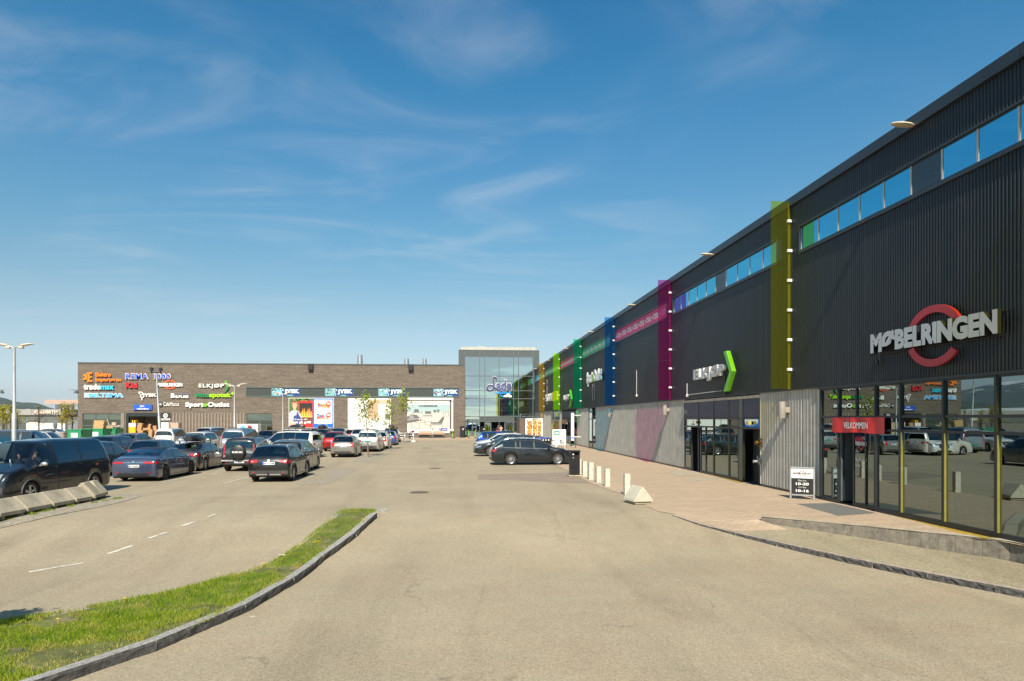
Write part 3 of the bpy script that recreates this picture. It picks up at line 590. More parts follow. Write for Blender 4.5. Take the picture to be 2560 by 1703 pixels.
weeds('weeds', ((2182, 1419), (2186, 1420), (2190, 1421)), 'small tuft of dry grass at the foot of the right hand kerb', n=50, hmax=0.05, rad=0.07)
df = MB()
for px, py in ((905, 1302), (910, 1303), (753, 1364), (785, 1361), (790, 1358), (796, 1359), (655, 1415), (660, 1413), (545, 1440), (145, 1555), (312, 1503), (915, 1297)):
    p = G(px, py, 0.15)
    df.lathe([(0.001, 0), (0.022, 0.004), (0.026, 0.010), (0.001, 0.018)], 8, c=(p.x, p.y, p.z + 0.04)); df.cyl((p.x, p.y, p.z - 0.06), (p.x, p.y, p.z + 0.04), 0.003, n=5)
o = obj('dandelions', df, flat('dandelion_yellow', (0.75, 0.50, 0.01))); tag(o, 'small yellow dandelions scattered along the grass island', 'flowers', kind='stuff')
for (px, py, lab) in ((703, 1391, 'crumpled white litter on the edge of the grass'), (633, 1543, 'flattened pale leaf litter on the asphalt beside the island kerb')):
    p = G(px, py, 0.0 if py > 1500 else 0.12); b = MB()
    for k in range(7): b.poly([(R.uniform(-0.09, 0.09), R.uniform(-0.05, 0.05), R.uniform(0.005, 0.05 if py < 1500 else 0.012)) for _ in range(3)])
    o = obj('litter', b, M('litter_pale', (0.6, 0.5, 0.38), 0.9), loc=tuple(p)); tag(o, lab, 'litter')
# ---------------------------------------------------------------- concrete blocks on the left
def block_run(a, b, label, notch=False, h=0.50, depth=0.78, roll=0.0):
    A_, B_ = G0(*a, 0.0), G0(*b, 0.0); L = (B_ - A_).length; ang = atan2(B_.y - A_.y, B_.x - A_.x)
    t = thing('concrete_block', label, 'barrier block', (A_.x, A_.y, 0), ang, 'wedge shaped concrete blocks in a row'); q = MB(); c = 0.03
    x0, x1 = 0.0, L - 0.02
    def sec(x, e):   # (y, z) outline, y away from the viewer
        return [(x, 0.0 + e, 0.085), (x, 0.0 + e, 0.18), (x, 0.33, h - e * 0.6), (x, 0.43, h - e * 0.6), (x, depth - e, 0.18), (x, depth - e, 0.085)]
    st = [(x0, c), (x0 + c, 0), (x1 - c, 0), (x1, c)]
    if notch:
        m_ = (x0 + x1) / 2; st = [(x0, c), (x0 + c, 0), (m_ - 0.09, 0), (m_ + 0.02, -1), (m_ + 0.16, 0), (x1 - c, 0), (x1, c)]
    rows = []
    for x, e in st:
        s = sec(x, max(e, 0))
        if e < 0: s[2] = (x, 0.20, h - 0.20); s[3] = (x, 0.56, h - 0.20)
        rows.append(s)
    q.v = [v for r in rows for v in r]
    for i in range(len(rows) - 1):
        for j in range(6): q.f.append((i * 6 + j, i * 6 + (j + 1) % 6, (i + 1) * 6 + (j + 1) % 6, (i + 1) * 6 + j)); q.m.append(0)
    q.f += [tuple(range(6)), tuple(range((len(rows) - 1) * 6, len(rows) * 6))[::-1]]; q.m += [0, 0]
    obj('body', q, CONC, t)
    for u in (0.12, 0.82):
        f = MB(); f.prism([(L * u, 0.0), (L * u + 0.14, 0.0), (L * u + 0.10, 0.09), (L * u + 0.03, 0.09)], 0.05, depth - 0.05); obj('foot', f, CONC, t)
    return t
bl = [((-76, 1316), (0, 1301.5), 'weathered concrete block at the left picture edge, mostly cut off'), ((0, 1301.5), (67, 1288), 'first whole concrete block from the left edge'), ((69, 1287), (132, 1274.5), 'weathered concrete block in front of the black van front wheel'),
      ((134, 1274), (189, 1263), 'weathered concrete block below the black van sliding door'), ((191, 1262.5), (233, 1254.5), 'shorter weathered concrete block, last but one of the row')]
for a, b, l in bl: block_run(a, b, l)
t = block_run((238, 1254), (281, 1243.5), 'notched concrete block at the right end of the row', notch=True, h=0.58); t.rotation_euler.z += 0.10; t.location.z = 0.02
# granite bollards and wedge
GB = [(2, 'pale granite bollard farthest from the camera, half in front of the black bin', (1448, 1186, 1148, 13)), (3, 'pale granite bollard second from the black bin', (1462, 1192, 1154, 10.5)), (4, 'pale granite bollard third from the black bin', (1478, 1200, 1157, 12)),
      (5, 'pale granite bollard fourth from the black bin', (1497, 1207.5, 1167, 12)), (6, 'pale granite bollard fifth from the black bin', (1519, 1217.5, 1173, 13)), (7, 'pale granite bollard standing apart, nearest to the concrete wedge', (1568.5, 1239, 1186, 14))]
for i, lab, (px, yb, yt, w) in GB:
    p = G0(px, yb); d = F * H / (yb - HZ); hh = H - (HZ - yt) / F * -d * -1 if False else H + (HZ - yt) / F * d; ww = 0.19
    b = MB(); K = 7; rows = []; rz = R.uniform(0.06, 0.12)
    for k in range(K + 1):
        z = -0.05 + (hh + 0.05) * k / K; r = lambda: R.uniform(-0.005, 0.005)
        rows += [(-ww / 2 + r(), -ww / 2 + r(), z), (ww / 2 + r(), -ww / 2 + r(), z), (ww / 2 + r(), ww / 2 + r(), z), (-ww / 2 + r(), ww / 2 + r(), z)]
    b.add(rows, [(k * 4 + j, k * 4 + (j + 1) % 4, k * 4 + 4 + (j + 1) % 4, k * 4 + 4 + j) for k in range(K) for j in range(4)] + [(K * 4, K * 4 + 1, K * 4 + 2, K * 4 + 3)])
    o = obj('granite_bollard', b, GRANW, loc=(p.x, p.y + ww / 2, 0.012), rotz=rz); tag(o, lab, 'bollard', 'granite bollards along the paving edge')
# concrete wedge with white end face
p = G0(1610, 1262.5); t = thing('concrete_wedge', 'small pale concrete wedge with a triangular end standing alone by the kerb', 'barrier block', (p.x, p.y, 0.012), 0.18)
CW = M('pale_concrete', (0.50, 0.45, 0.35), 0.85, var=0.15, vs=5, bump=0.3, bs=60)
b = MB(); s = [(-0.02, 0.09), (0.0, 0.16), (0.245, 0.52), (0.275, 0.545), (0.31, 0.52), (0.60, 0.16), (0.62, 0.09)]
rows = []
for y, e in ((0, 0.02), (0.02, 0), (0.78, 0), (0.80, 0.02)): rows += [(0.31 + (x - 0.31) * (1 - e), y, z - e * (z - 0.09)) for x, z in s]
n7 = len(s); b.add([(v[0] - 0.31, v[1], v[2]) for v in rows], [(i * n7 + j, i * n7 + (j + 1) % n7, (i + 1) * n7 + (j + 1) % n7, (i + 1) * n7 + j) for i in range(3) for j in range(n7)] + [tuple(range(n7)), tuple(range(3 * n7, 4 * n7))])
obj('body', b, CW, t); b = MB(); b.bbox(-0.27, 0.05, 0, 0.27, 0.75, 0.095, 0.01); obj('foot', b, CONC, t)
b = MB(); b.cyl((0.02, -0.002, 0.36), (0.02, 0.01, 0.36), 0.012); obj('lifting_hole', b, BLACK, t)
# ================================================================= THE LONG BLACK BUILDING (right)
ZC, ZP, YE, Y0 = 3.70, 10.55, 107.0, 5.5
FINS = [('olive yellow', 1981, (0.80, 0.74, 0.14), (0.48, 0.52, 0.05)), ('magenta', 1680, (0.80, 0.17, 0.50), (0.70, 0.02, 0.28)), ('blue', 1537.5, (0.10, 0.46, 0.75), (0.0, 0.15, 0.80)), ('green', 1454, (0.06, 0.80, 0.30), (0.0, 0.60, 0.35)), ('lime green', 1400, (0.70, 0.92, 0.06), (0.25, 0.90, 0.0)), ('amber', 1361.5, (0.88, 0.60, 0.12), (0.85, 0.50, 0.05)), ('bright yellow', 2900, (0.90, 0.78, 0.02), (0.75, 0.60, 0.02))]
FY_ = [wy(f[1]) for f in FINS[:6]] + [10.2]
RBD = thing('shopping_hall', 'long black ribbed shopping hall with coloured glass fins along the right', 'building', (WX, Y0, 0))
ro = Vector((WX, Y0, 0))
CLAD = M('black_ribbed_metal', (0.0085, 0.0108, 0.0145), 0.40, 0.0, var=0.35, vs=0.7, spec=0.45, fleck=(6.0, 0.74, (0.05, 0.05, 0.05)))
FLASH = M('black_flashing', (0.028, 0.036, 0.042), 0.38, 0.0, var=0.2, vs=0.8)
CLAD = streaks(CLAD, (0.045, 0.045, 0.045), 0.5)
GREY = M('pale_grey_ribbed_cladding', (0.43, 0.41, 0.36), 0.62, 0.0, var=0.18, vs=1.6, spec=0.3, fleck=(1.3, 0.70, (0.27, 0.25, 0.22)))
def rb(b, y0, z0, y1, z1, x0, x1, mi=0):       # a box given in y, z and distance in front (-) of the wall line
    b.box(min(x0, x1), min(y0, y1) - Y0, z0, max(x0, x1), max(y0, y1) - Y0, z1, mi); return b
def corr(y0, y1, z0, z1, pitch, depth, x=0.0, flatr=0.42, jit=0.0):
    """Trapezoidal profiled sheet."""
    q = MB(); P = []; y = y0
    while y < y1 - 1e-6:
        p = pitch * (1 + R.uniform(-jit, jit)); p = min(p, y1 - y); a = p * flatr; s = p * 0.5 * (1 - flatr) * 0.5
        P += [(x - depth, y), (x - depth, y + a), (x, y + a + s), (x, y + p - s)]; y += p
    P.append((x - depth, y1)); q.v = [(px, py - Y0, z0) for px, py in P] + [(px, py - Y0, z1) for px, py in P]; n = len(P)
    q.f = [(i, i + 1, n + i + 1, n + i) for i in range(n - 1)]; q.m = [0] * len(q.f); return q
# body behind the cladding
b = MB(); rb(b, Y0, ZC + 0.02, YE + 14, ZP - 0.05, 0.10, 30.0); obj('wall', b, FLASH, RBD)
BAND = (8.50, 9.33)      # window band
bays = [(Y0, FY_[0])] + [(FY_[i], FY_[i + 1]) for i in range(5)] + [(FY_[5], YE)]
bandspan = [(Y0, wy(2003.3)), (wy(1945), wy(1685)), (wy(1668), wy(1540.5)), (wy(1527), wy(1456)), (wy(1449), wy(1401.5)), (wy(1398), wy(1362.5)), (wy(1360), YE - 1)]
for i, (ya, yb) in enumerate(bays):
    ba, bb = bandspan[i]; pt = 0.104
    segs = [(ya, yb, ZC, BAND[0])]
    segs.append((ya, yb, BAND[1], ZP - 0.30))
    for s, e in ((ya, ba), (bb, yb)):
        if e - s > 0.1: segs.append((s, e, BAND[0], BAND[1]))
    for (s, e, z0, z1) in segs: obj('cladding_panel', corr(s, e, z0, z1, pt, 0.028, 0.0), CLAD, RBD)
    f = MB(); rb(f, ba, BAND[0] - 0.10, bb, BAND[0], -0.075, 0.0); rb(f, ba, BAND[1], bb, BAND[1] + 0.05, -0.075, 0.0); rb(f, ba - 0.05, BAND[0] - 0.1, ba, BAND[1] + 0.05, -0.075, 0.05); rb(f, bb, BAND[0] - 0.1, bb + 0.05, BAND[1] + 0.05, -0.075, 0.05)
    obj('band_frame', f, FLASH, RBD)
# coping of the parapet, in lengths
for k in range(26):
    a = Y0 + k * 4.0; f = MB(); rb(f, a + 0.006, ZP - 0.30, min(a + 4.0, YE) - 0.006, ZP, -0.11, 0.12); obj('parapet_coping', f, FLASH, RBD)
f = MB(); rb(f, Y0, ZC - 0.07, wy(2049), ZC, -0.075, 0.10); obj('drip_ledge', f, FRAME, RBD)
f = MB(); rb(f, wy(2049), ZC - 0.03, YE, ZC, -0.06, 0.10); obj('drip_ledge', f, FLASH, RBD)
# window panes of the high band
PSKY = glassmat('high_window_glass', (0.06, 0.10, 0.12), 0.75, (0.22, 0.78, 1.0))
PDRK = M('blind_window_panel', (0.03, 0.045, 0.06), 0.25, var=0.1, spec=0.6)
MULL = M('light_mullion', (0.45, 0.43, 0.40), 0.45, 0.3)
def pane_row(ya, yb, w, dark=(), name='window'):
    n = max(1, int(round((yb - ya) / w))); w = (yb - ya) / n
    for k in range(n):
        a = ya + k * w; t = MB(); rb(t, a + 0.035, BAND[0] + 0.04, a + w - 0.035, BAND[1] - 0.03, -0.004, 0.012)
        fr = MB()
        for s_ in (a, a + w - 0.028): rb(fr, s_, BAND[0], s_ + 0.028, BAND[1], -0.022, 0.03)
        rb(fr, a, BAND[0], a + w, BAND[0] + 0.04, -0.03, 0.03, 1); rb(fr, a, BAND[1] - 0.03, a + w, BAND[1], -0.03, 0.03, 1)
        wf = obj(name, fr, [MULL, FRAME], RBD); p = obj('pane', t, PDRK if k in dark else PSKY, wf)
back = MB(); rb(back, Y0, BAND[0], YE, BAND[1], 0.08, 0.098); obj('band_backing', back, M('dark_interior', (0.02, 0.022, 0.024), 0.9), RBD)
def kof(px, i): a, b_ = bandspan[i]; n = int(round((b_ - a) / 1.19)); return int((wy(px) - a) / ((b_ - a) / n))
pane_row(bandspan[0][0], bandspan[0][1], 1.19, dark=(kof(2320, 0),)); pane_row(bandspan[1][0], bandspan[1][1], 1.19, dark=(kof(1799, 1),))
pane_row(wy(1360), YE - 1, 1.3)
# printed sale strips in the other bands
PINK = flat('sale_pink', (0.62, 0.03, 0.16)); GRN = flat('sale_green', (0.02, 0.36, 0.12)); REDP = flat('sale_red', (0.62, 0.03, 0.08)); TXT = flat('sale_white', (0.85, 0.85, 0.85))
def strips(span, mat, word, w, name):
    ya, yb = span; n = int(round((yb - ya) / w)); w = (yb - ya) / n
    for k in range(n):
        a = ya + k * w; q = MB(); rb(q, a + 0.03, BAND[0] + 0.02, a + w - 0.03, BAND[1] - 0.02, -0.02, 0.0); o = obj('sale_poster', q, mat, RBD)
        tb = text(word, 0.05, 0, w - 0.11, 0.34, y=-0.024, bold=0.02); V = [(v[1], (a + w - 0.05) - Y0 - v[0], v[2] + BAND[0] + 0.22) for v in tb.v]; tb.v = V
        obj('print', tb, TXT, o, recalc=False)
strips(bandspan[2], PINK, '÷75%', 1.62, ''); strips(bandspan[3], GRN, '÷70%', 1.75, ''); strips(bandspan[4], REDP, '÷60%', 2.0, ''); strips(bandspan[5], GRN, '÷50%', 2.4, '')
# fins of tinted glass, each a thing bolted to the wall
for i, (cn, px, tint, body) in enumerate(FINS):
    y = FY_[i]; w = 0.80; zt, zb = 10.43, 3.72
    t = thing('glass_fin', '%s tinted glass fin standing out from the black wall, %s' % (cn, ['beside the big furniture sign', 'left of the electronics sign', 'right of the sports sign', 'right of the small electronics sign', 'second from the glass tower', 'nearest to the glass tower', 'past the right picture edge'][i]), 'glass fin', (WX, y, 0), 0, 'coloured glass fins along the black wall')
    g_ = tinted('fin_glass_' + cn.replace(' ', '_'), tint, body, (0.05, 0.04, 0.05, 0.07, 0.17, 0.11, 0.012)[i])
    zs = [zb, zb + 2.2, zb + 4.45, zt]
    for k in range(3):
        q = MB(); q.poly([(-0.80 - 0.004 * k, -0.02, zs[k] + 0.008), (-0.03, 0.0, zs[k] + 0.008), (-0.03, 0.0, zs[k + 1] - 0.008), (-0.80 - 0.004 * k, -0.02, zs[k + 1] - 0.008)]); obj('glass_panel', q, g_, t)
    q = MB(); q.box(-0.13, 0.05, zb, -0.06, 0.09, zt - 0.1); obj('sun_catch_rail', q, M('grey_metal_rail', (0.16, 0.16, 0.15), 0.5, 0.2), t)  # added to catch the sun as a bright strip behind the glass
    for k in range(6):
        z = zb + 0.65 + k * 1.06; q = MB(); q.bbox(-0.19, -0.035, z, 0.01, -0.005, z + 0.10, 0.006); q.bbox(-0.19, 0.005, z, -0.02, 0.05, z + 0.10, 0.006)
        for c_ in (-0.16, -0.10): q.cyl((c_, -0.06, z + 0.05), (c_, -0.035, z + 0.05), 0.014, n=8)
        obj('bracket', q, WHITE, t)
# ---------------------------------------------------------------- lower storey
GLS = glassmat('shopfront_glass', (0.22, 0.27, 0.24), 0.36, (0.62, 0.76, 0.76), wob=0.012)
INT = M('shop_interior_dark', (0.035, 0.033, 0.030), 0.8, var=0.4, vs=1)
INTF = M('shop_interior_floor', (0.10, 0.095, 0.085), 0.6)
def corrw(a, b, pitch=0.17, jit=0.25, nm='ribbed_panel'):
    ya, yb = sorted((wy(a), wy(b))); L = yb - ya; n = max(1, int(round(L / 2.4)))
    for k in range(n): obj(nm, corr(ya + L * k / n + 0.006, ya + L * (k + 1) / n - 0.006, 0.10, ZC - 0.03, pitch, 0.045, 0.02, 0.55, jit), GREY, RBD)
    f = MB(); rb(f, ya, 0, yb, 0.10, -0.03, 0.05); obj('plinth', f, FRAME, RBD)
    for y in (ya, yb): f = MB(); rb(f, y - 0.03, 0.1, y + 0.03, ZC - 0.03, -0.035, 0.02); obj('corner_trim', f, M('pale_trim', (0.55, 0.53, 0.48), 0.5), RBD)
corrw(2049, 1903, 0.215, 0.22); corrw(1711, 1490); corrw(1472, 1443); corrw(1405, 1400.5); corrw(1382, 1352)
f = MB(); rb(f, wy(1352), 0, YE, ZC - 0.03, 0.0, 0.1); obj('grey_panel', f, GREY, RBD)
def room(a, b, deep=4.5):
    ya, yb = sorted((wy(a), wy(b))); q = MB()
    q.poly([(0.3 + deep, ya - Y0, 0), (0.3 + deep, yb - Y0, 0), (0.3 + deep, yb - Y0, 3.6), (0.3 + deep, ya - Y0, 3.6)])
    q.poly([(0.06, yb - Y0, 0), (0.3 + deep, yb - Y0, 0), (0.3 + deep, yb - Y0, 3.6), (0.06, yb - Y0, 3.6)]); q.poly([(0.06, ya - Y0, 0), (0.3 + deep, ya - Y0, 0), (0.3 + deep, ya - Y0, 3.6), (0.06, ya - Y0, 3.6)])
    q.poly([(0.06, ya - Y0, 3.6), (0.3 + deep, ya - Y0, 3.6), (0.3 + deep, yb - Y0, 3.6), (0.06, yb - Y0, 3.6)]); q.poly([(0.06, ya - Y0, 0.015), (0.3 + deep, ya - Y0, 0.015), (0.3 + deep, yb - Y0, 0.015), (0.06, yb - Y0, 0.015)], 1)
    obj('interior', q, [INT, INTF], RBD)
def vmul(px, z0=0.06, z1=3.62, w=0.07, mat=FRAME, d0=-0.03, d1=0.07, y=None):
    y = wy(px) if y is None else y; f = MB(); rb(f, y - w / 2, z0, y + w / 2, z1, d0, d1); obj('mullion', f, mat, RBD)
def hmul(a, b, z, h=0.07, mat=FRAME, d0=-0.03, d1=0.07):
    f = MB(); rb(f, wy(a), z, wy(b), z + h, d0 + 0.003, d1 - 0.003); obj('transom', f, mat, RBD)
def pane(a, b, z0, z1, mat=None, x=0.012):
    ya, yb = sorted((wy(a), wy(b))); q = MB(); q.poly([(x, ya - Y0, z0), (x, yb - Y0, z0), (x, yb - Y0, z1), (x, ya - Y0, z1)]); return obj('window_pane', q, mat or GLS, RBD)
# big shopfront at the right edge
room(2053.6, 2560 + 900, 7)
Yr = Y0; ms = [2053.6, 2098, 2190.5, 2252.6, 2360.6, 2493]; ys_ = [wy(m) for m in ms] + [wy(2493) - 2.05 * k for k in range(1, 5)]
ys_ = [y for y in ys_ if y > Y0 + 0.1]
ZT1, ZT2 = 2.68, 2.30
for k, y in enumerate(ys_):
    vmul(0, y=y, z0=0.06, d0=-0.05)
    if k >= 1 and y < wy(2240): f = MB(); rb(f, y - 0.056, 0.13, y - 0.038, ZT2, -0.040, 0.02); obj('glazing_bead', f, M('bead_aluminium', (0.24, 0.24, 0.23), 0.5), RBD)  # pale strip added only where the yellow fin's sunlight should show
vmul(2142, z0=ZT1, w=0.06)
yl = [Y0] + sorted(ys_)
for a, b_ in zip(yl, yl[1:]):
    for z0, z1 in ((0.14, ZT2), (ZT2 + 0.07, ZT1), (ZT1 + 0.07, 3.60)):
        if abs(b_ - wy(2098)) < 0.01 and z0 < 1: continue       # the doorway
        q = MB(); q.poly([(0.012, a - Y0 + 0.03, z0), (0.012, b_ - Y0 - 0.03, z0), (0.012, b_ - Y0 - 0.03, z1), (0.012, a - Y0 + 0.03, z1)]); obj('window_pane', q, GLS, RBD)
hmul(2053.6, 3900, ZT1); hmul(2053.6, 3900, ZT2); hmul(2053.6, 3900, 3.58, 0.06)
f = MB(); rb(f, Y0, 0.0, wy(2190.5), 0.14, -0.04, 0.06); rb(f, wy(2098), 0.0, wy(2053.6), 0.14, -0.04, 0.06); obj('sill_rail', f, FRAME, RBD)
# entrance: fixed leaf, open gap, sliding leaf with the opening hours
for a, b_, nm in ((2128, 2190, 'door'), (2098, 2104, 'door')):
    fr = MB(); ya, yb = sorted((wy(a), wy(b_))); rb(fr, ya, 0.02, ya + 0.05, ZT2, 0.05, 0.10); rb(fr, yb - 0.05, 0.02, yb, ZT2, 0.05, 0.10); rb(fr, ya, 0.02, yb, 0.14, 0.052, 0.098); rb(fr, ya, ZT2 - 0.06, yb, ZT2, 0.052, 0.098)
    d = obj('door', fr, FRAME, RBD)
    if yb - ya > 0.3: q = MB(); q.poly([(0.075, ya - Y0 + 0.05, 0.14), (0.075, yb - Y0 - 0.05, 0.14), (0.075, yb - Y0 - 0.05, ZT2 - 0.06), (0.075, ya - Y0 + 0.05, ZT2 - 0.06)]); obj('pane', q, GLS, d)
vmul(2160, z0=0.1, z1=ZT2, w=0.05, d0=0.04, d1=0.11)
f = MB(); rb(f, wy(2053.6) - 1.15, 0.1, wy(2053.6) - 1.10, ZT2, 0.0, 0.9); obj('door_reveal', f, FRAMEG, RBD)
# things seen through the glass
q = MB(); rb(q, wy(2356), 0.02, wy(2332), 3.4, 0.3, 0.34); obj('curtain', q, M('pale_green_curtain', (0.42, 0.50, 0.40), 0.8), RBD)
q = MB(); rb(q, wy(2553), 0.9, wy(2533), 2.0, 0.3, 0.34); obj('notice_board', q, M('pale_green_curtain', (0.5, 0.55, 0.5), 0.8), RBD)
# ---- storefront with dark blue panels
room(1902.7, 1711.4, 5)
BLU = M('blue_grey_panel', (0.040, 0.043, 0.082), 0.4, var=0.03, spec=0.3)
ms = [1711.4, 1746.5, 1784.7, 1823, 1846.9, 1858, 1902.7]
for k, m in enumerate(ms): vmul(m, w=0.07 if k != 4 else 0.08)
for a, b_ in zip(ms, ms[1:]):
    q = MB(); ya, yb = sorted((wy(a), wy(b_)));
    if a == 1846.9: rb(q, ya + .036, 0.06, yb - .036, 3.55, -0.02, 0.03); obj('post_panel', q, FRAMEG, RBD); continue
    rb(q, ya + .036, 2.72, yb - .036, 3.50, -0.015, 0.02); obj('blue_panel', q, BLU, RBD)
    q = pane(a - 0.6 if a > 0 else a, b_, 2.32, 2.64)
for a, b_ in ((1711.4, 1729), (1752, 1784.7), (1784.7, 1823), (1823, 1846.9)): pane(a, b_, 0.14, 2.24)
for m in (1729, 1752, 1765): vmul(m, z1=2.24, w=0.05, mat=FRAME)
hmul(1902.7, 1711.4, 2.64); hmul(1902.7, 1711.4, 2.24)
f = MB(); rb(f, wy(1902.7), 3.50, wy(1711.4), 3.62, -0.05, 0.06); obj('head_trim', f, M('weathered_trim', (0.42, 0.37, 0.30), 0.7, var=0.4, vs=6), RBD)
f = MB(); rb(f, wy(1846.9), 0.0, wy(1752), 0.14, -0.035, 0.05); rb(f, wy(1729), 0.0, wy(1711.4), 0.14, -0.035, 0.05); obj('sill_rail', f, FRAME, RBD)
# recessed black door, pale door
for a, b_, lab in ((1862, 1884, None), (1884, 1901, None)):
    ya, yb = sorted((wy(a), wy(b_))); q = MB(); rb(q, ya, 0.03, yb, 2.2, 0.35, 0.40); d = obj('door', q, M('black_door', (0.018, 0.020, 0.024), 0.4), RBD)
    q = MB(); rb(q, (ya + yb) / 2 - 0.12, 0.95, (ya + yb) / 2 - 0.02, 1.15, 0.32, 0.35); obj('handle', q, ALU, d)
for px in (1742, 1877):
    q = MB(); y = wy(px); rb(q, y - 0.13, 2.42, y + 0.13, 2.56, -0.16, -0.03); q = obj('door_sensor', q, M('cream_plastic', (0.55, 0.50, 0.38), 0.5), RBD)
tb = text('UTLEVERING', 0, 0, 0.80, 0.19, y=-0.02, bold=0.0); yq = wy(1719); tb.v = [(v[1], yq + 0.45 - Y0 - v[0] * 0.55, v[2] + 2.92) for v in tb.v]; obj('print', tb, flat('pale_lettering', (0.55, 0.45, 0.50)), RBD, recalc=False)
# ---- glass strip and the small green storefront
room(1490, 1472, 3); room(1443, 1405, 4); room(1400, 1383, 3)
for m in (1472, 1481, 1490): vmul(m, w=0.09)
for a, b_ in ((1472, 1481), (1481, 1490)):
    pane(a, b_, 0.14, 2.62); pane(a, b_, 2.7, 3.6)
hmul(1490, 1472, 2.62); hmul(1490, 1472, 0.04, 0.1)
ms = [1405, 1412, 1420, 1427, 1434, 1443]
for m in ms: vmul(m, w=0.12)
for a, b_ in zip(ms, ms[1:]):
    q = MB(); rb(q, wy(b_) + .06, 2.75, wy(a) - .06, 3.5, -0.015, 0.02); obj('blue_panel', q, BLU, RBD)
    if a in (1412, 1434, 1420): pane(a, b_, 0.1, 2.6)
hmul(1443, 1405, 2.65)
for m in (1383, 1391, 1400): vmul(m, w=0.12)
hmul(1400, 1383, 2.65); pane(1383, 1391, 2.72, 3.6); pane(1391, 1400, 2.72, 3.6)
def foodprint(name, parent, X0, X1, Z0, Z1, y, n=60, seed=3, mats=None):
    """A flat printed picture of trays of food: a board with many small coloured shapes."""
    r = random.Random(seed); q = MB(); W_, H_ = X1 - X0, Z1 - Z0
    cols = mats
    for k in range(n):
        cx = X0 + W_ * r.uniform(0.09, 0.91); cz = Z0 + H_ * r.uniform(0.07, 0.93); a = W_ * r.uniform(0.012, 0.05); m_ = r.choice((0, 0, 6, 2, 1, 4, 5, 6, 3, 4, 2)); pts = []; ph = r.uniform(0, 3)
        for j in range(9): th = 2 * pi * j / 9; rr = a * r.uniform(0.7, 1.2); pts.append((cx + rr * cos(th + ph), y - 0.0006 * k, cz + rr * sin(th + ph) * 0.9))
        q.poly(pts, m_)
    return q
FOOD = [flat('food_orange', (0.75, 0.22, 0.02)), flat('food_red', (0.55, 0.05, 0.02)), flat('food_yellow', (0.85, 0.58, 0.10)), flat('food_green', (0.20, 0.38, 0.03)), flat('food_cream', (0.85, 0.75, 0.55)), flat('food_brown', (0.22, 0.08, 0.02)), flat('food_amber', (0.85, 0.40, 0.04))]
for a, b_, z0, z1, sd_ in ((1383.5, 1399.5, 0.7, 2.6, 5), (1406, 1418, 2.1, 2.62, 8)):
    ya, yb = sorted((wy(a), wy(b_))); q = MB(); rb(q, ya, z0, yb, z1, -0.02, 0.005); p = obj('food_poster', q, WHITE, RBD)
    fp = foodprint('p', p, 0.05, yb - ya - 0.05, z0 + .05, z1 - .05, -0.025, 260, sd_, FOOD)
    fp.v = [(v[1], yb - Y0 - v[0], v[2]) for v in fp.v]; obj('print', fp, FOOD, p, recalc=False)
# ---------------------------------------------------------------- signs on the black wall, built facing the car park
def wall_sign(name, label, cat, px, z, out=0.0):
    return thing(name, label, cat, (WX - out, wy(px, WX - (.22 if cat == 'sign' else .06)), z), -pi / 2)
SILV = M('silver_letter_face', (0.52, 0.53, 0.53), 0.4, 0.15, var=0.05); SILVS = M('silver_letter_side', (0.55, 0.52, 0.45), 0.5, 0.3)
# big furniture sign
t = wall_sign('shop_sign', 'large silver furniture shop lettering with a red ring broken behind it on the black wall', 'sign', 2180, 4.49, 0.06)
Ls = wy(2183, WX - .22) - wy(2504, WX - .22)
for q in text('MØBELRINGEN', 0, 0, Ls, 0.57, y=-0.12, depth=0.09, bold=0.06, sp=-0.01, split=True, side=1): obj('letter', q, [SILV, BLACK], t)
cy = wy(2180, WX - .22) - wy(2330, WX - .22); yc = wy(2180) - cy
RED = M('red_ring_face', (0.42, 0.022, 0.028), 0.35, var=0.05)
for nm, a0, a1 in (('top', 0.09 * pi, 0.86 * pi), ('bottom', 1.12 * pi, 1.80 * pi)):
    q = MB(); n = 30; ro_, ri_ = (1.0, 0.76), (0.78, 0.575); V = []
    for k in range(n + 1):
        a = a0 + (a1 - a0) * k / n
        for (rx, rz) in (ro_, ri_):
            for yy in (-0.14, -0.07): V.append((cy + rx * cos(a), yy, 0.22 + rz * sin(a)))
    Fq = []
    for k in range(n):
        b0 = 4 * k; Fq += [(b0, b0 + 4, b0 + 6, b0 + 2), (b0 + 1, b0 + 3, b0 + 7, b0 + 5), (b0, b0 + 1, b0 + 5, b0 + 4), (b0 + 2, b0 + 6, b0 + 7, b0 + 3)]
    Fq += [(0, 2, 3, 1), (4 * n, 4 * n + 1, 4 * n + 3, 4 * n + 2)]; q.add(V, Fq); obj('ring_arc', q, RED, t)
q = MB(); q.box(0.02, -0.02, -0.02, Ls, 0.055, 0.0); q.box(0.05, -0.02, 0.5, Ls, 0.055, 0.52)
for k in range(8): q.cyl((0.3 + k * Ls / 8.5, 0.05, 0.25), (0.3 + k * Ls / 8.5, -0.10, 0.25), 0.015, n=6)
q.bbox(0.07, -0.10, -0.30, 0.15, 0.0, -0.17, 0.008); q.cyl((0.11, -0.02, -0.18), (0.11, -0.02, 0.05), 0.012, n=6); obj('fixing_rail', q, BLACK, t)
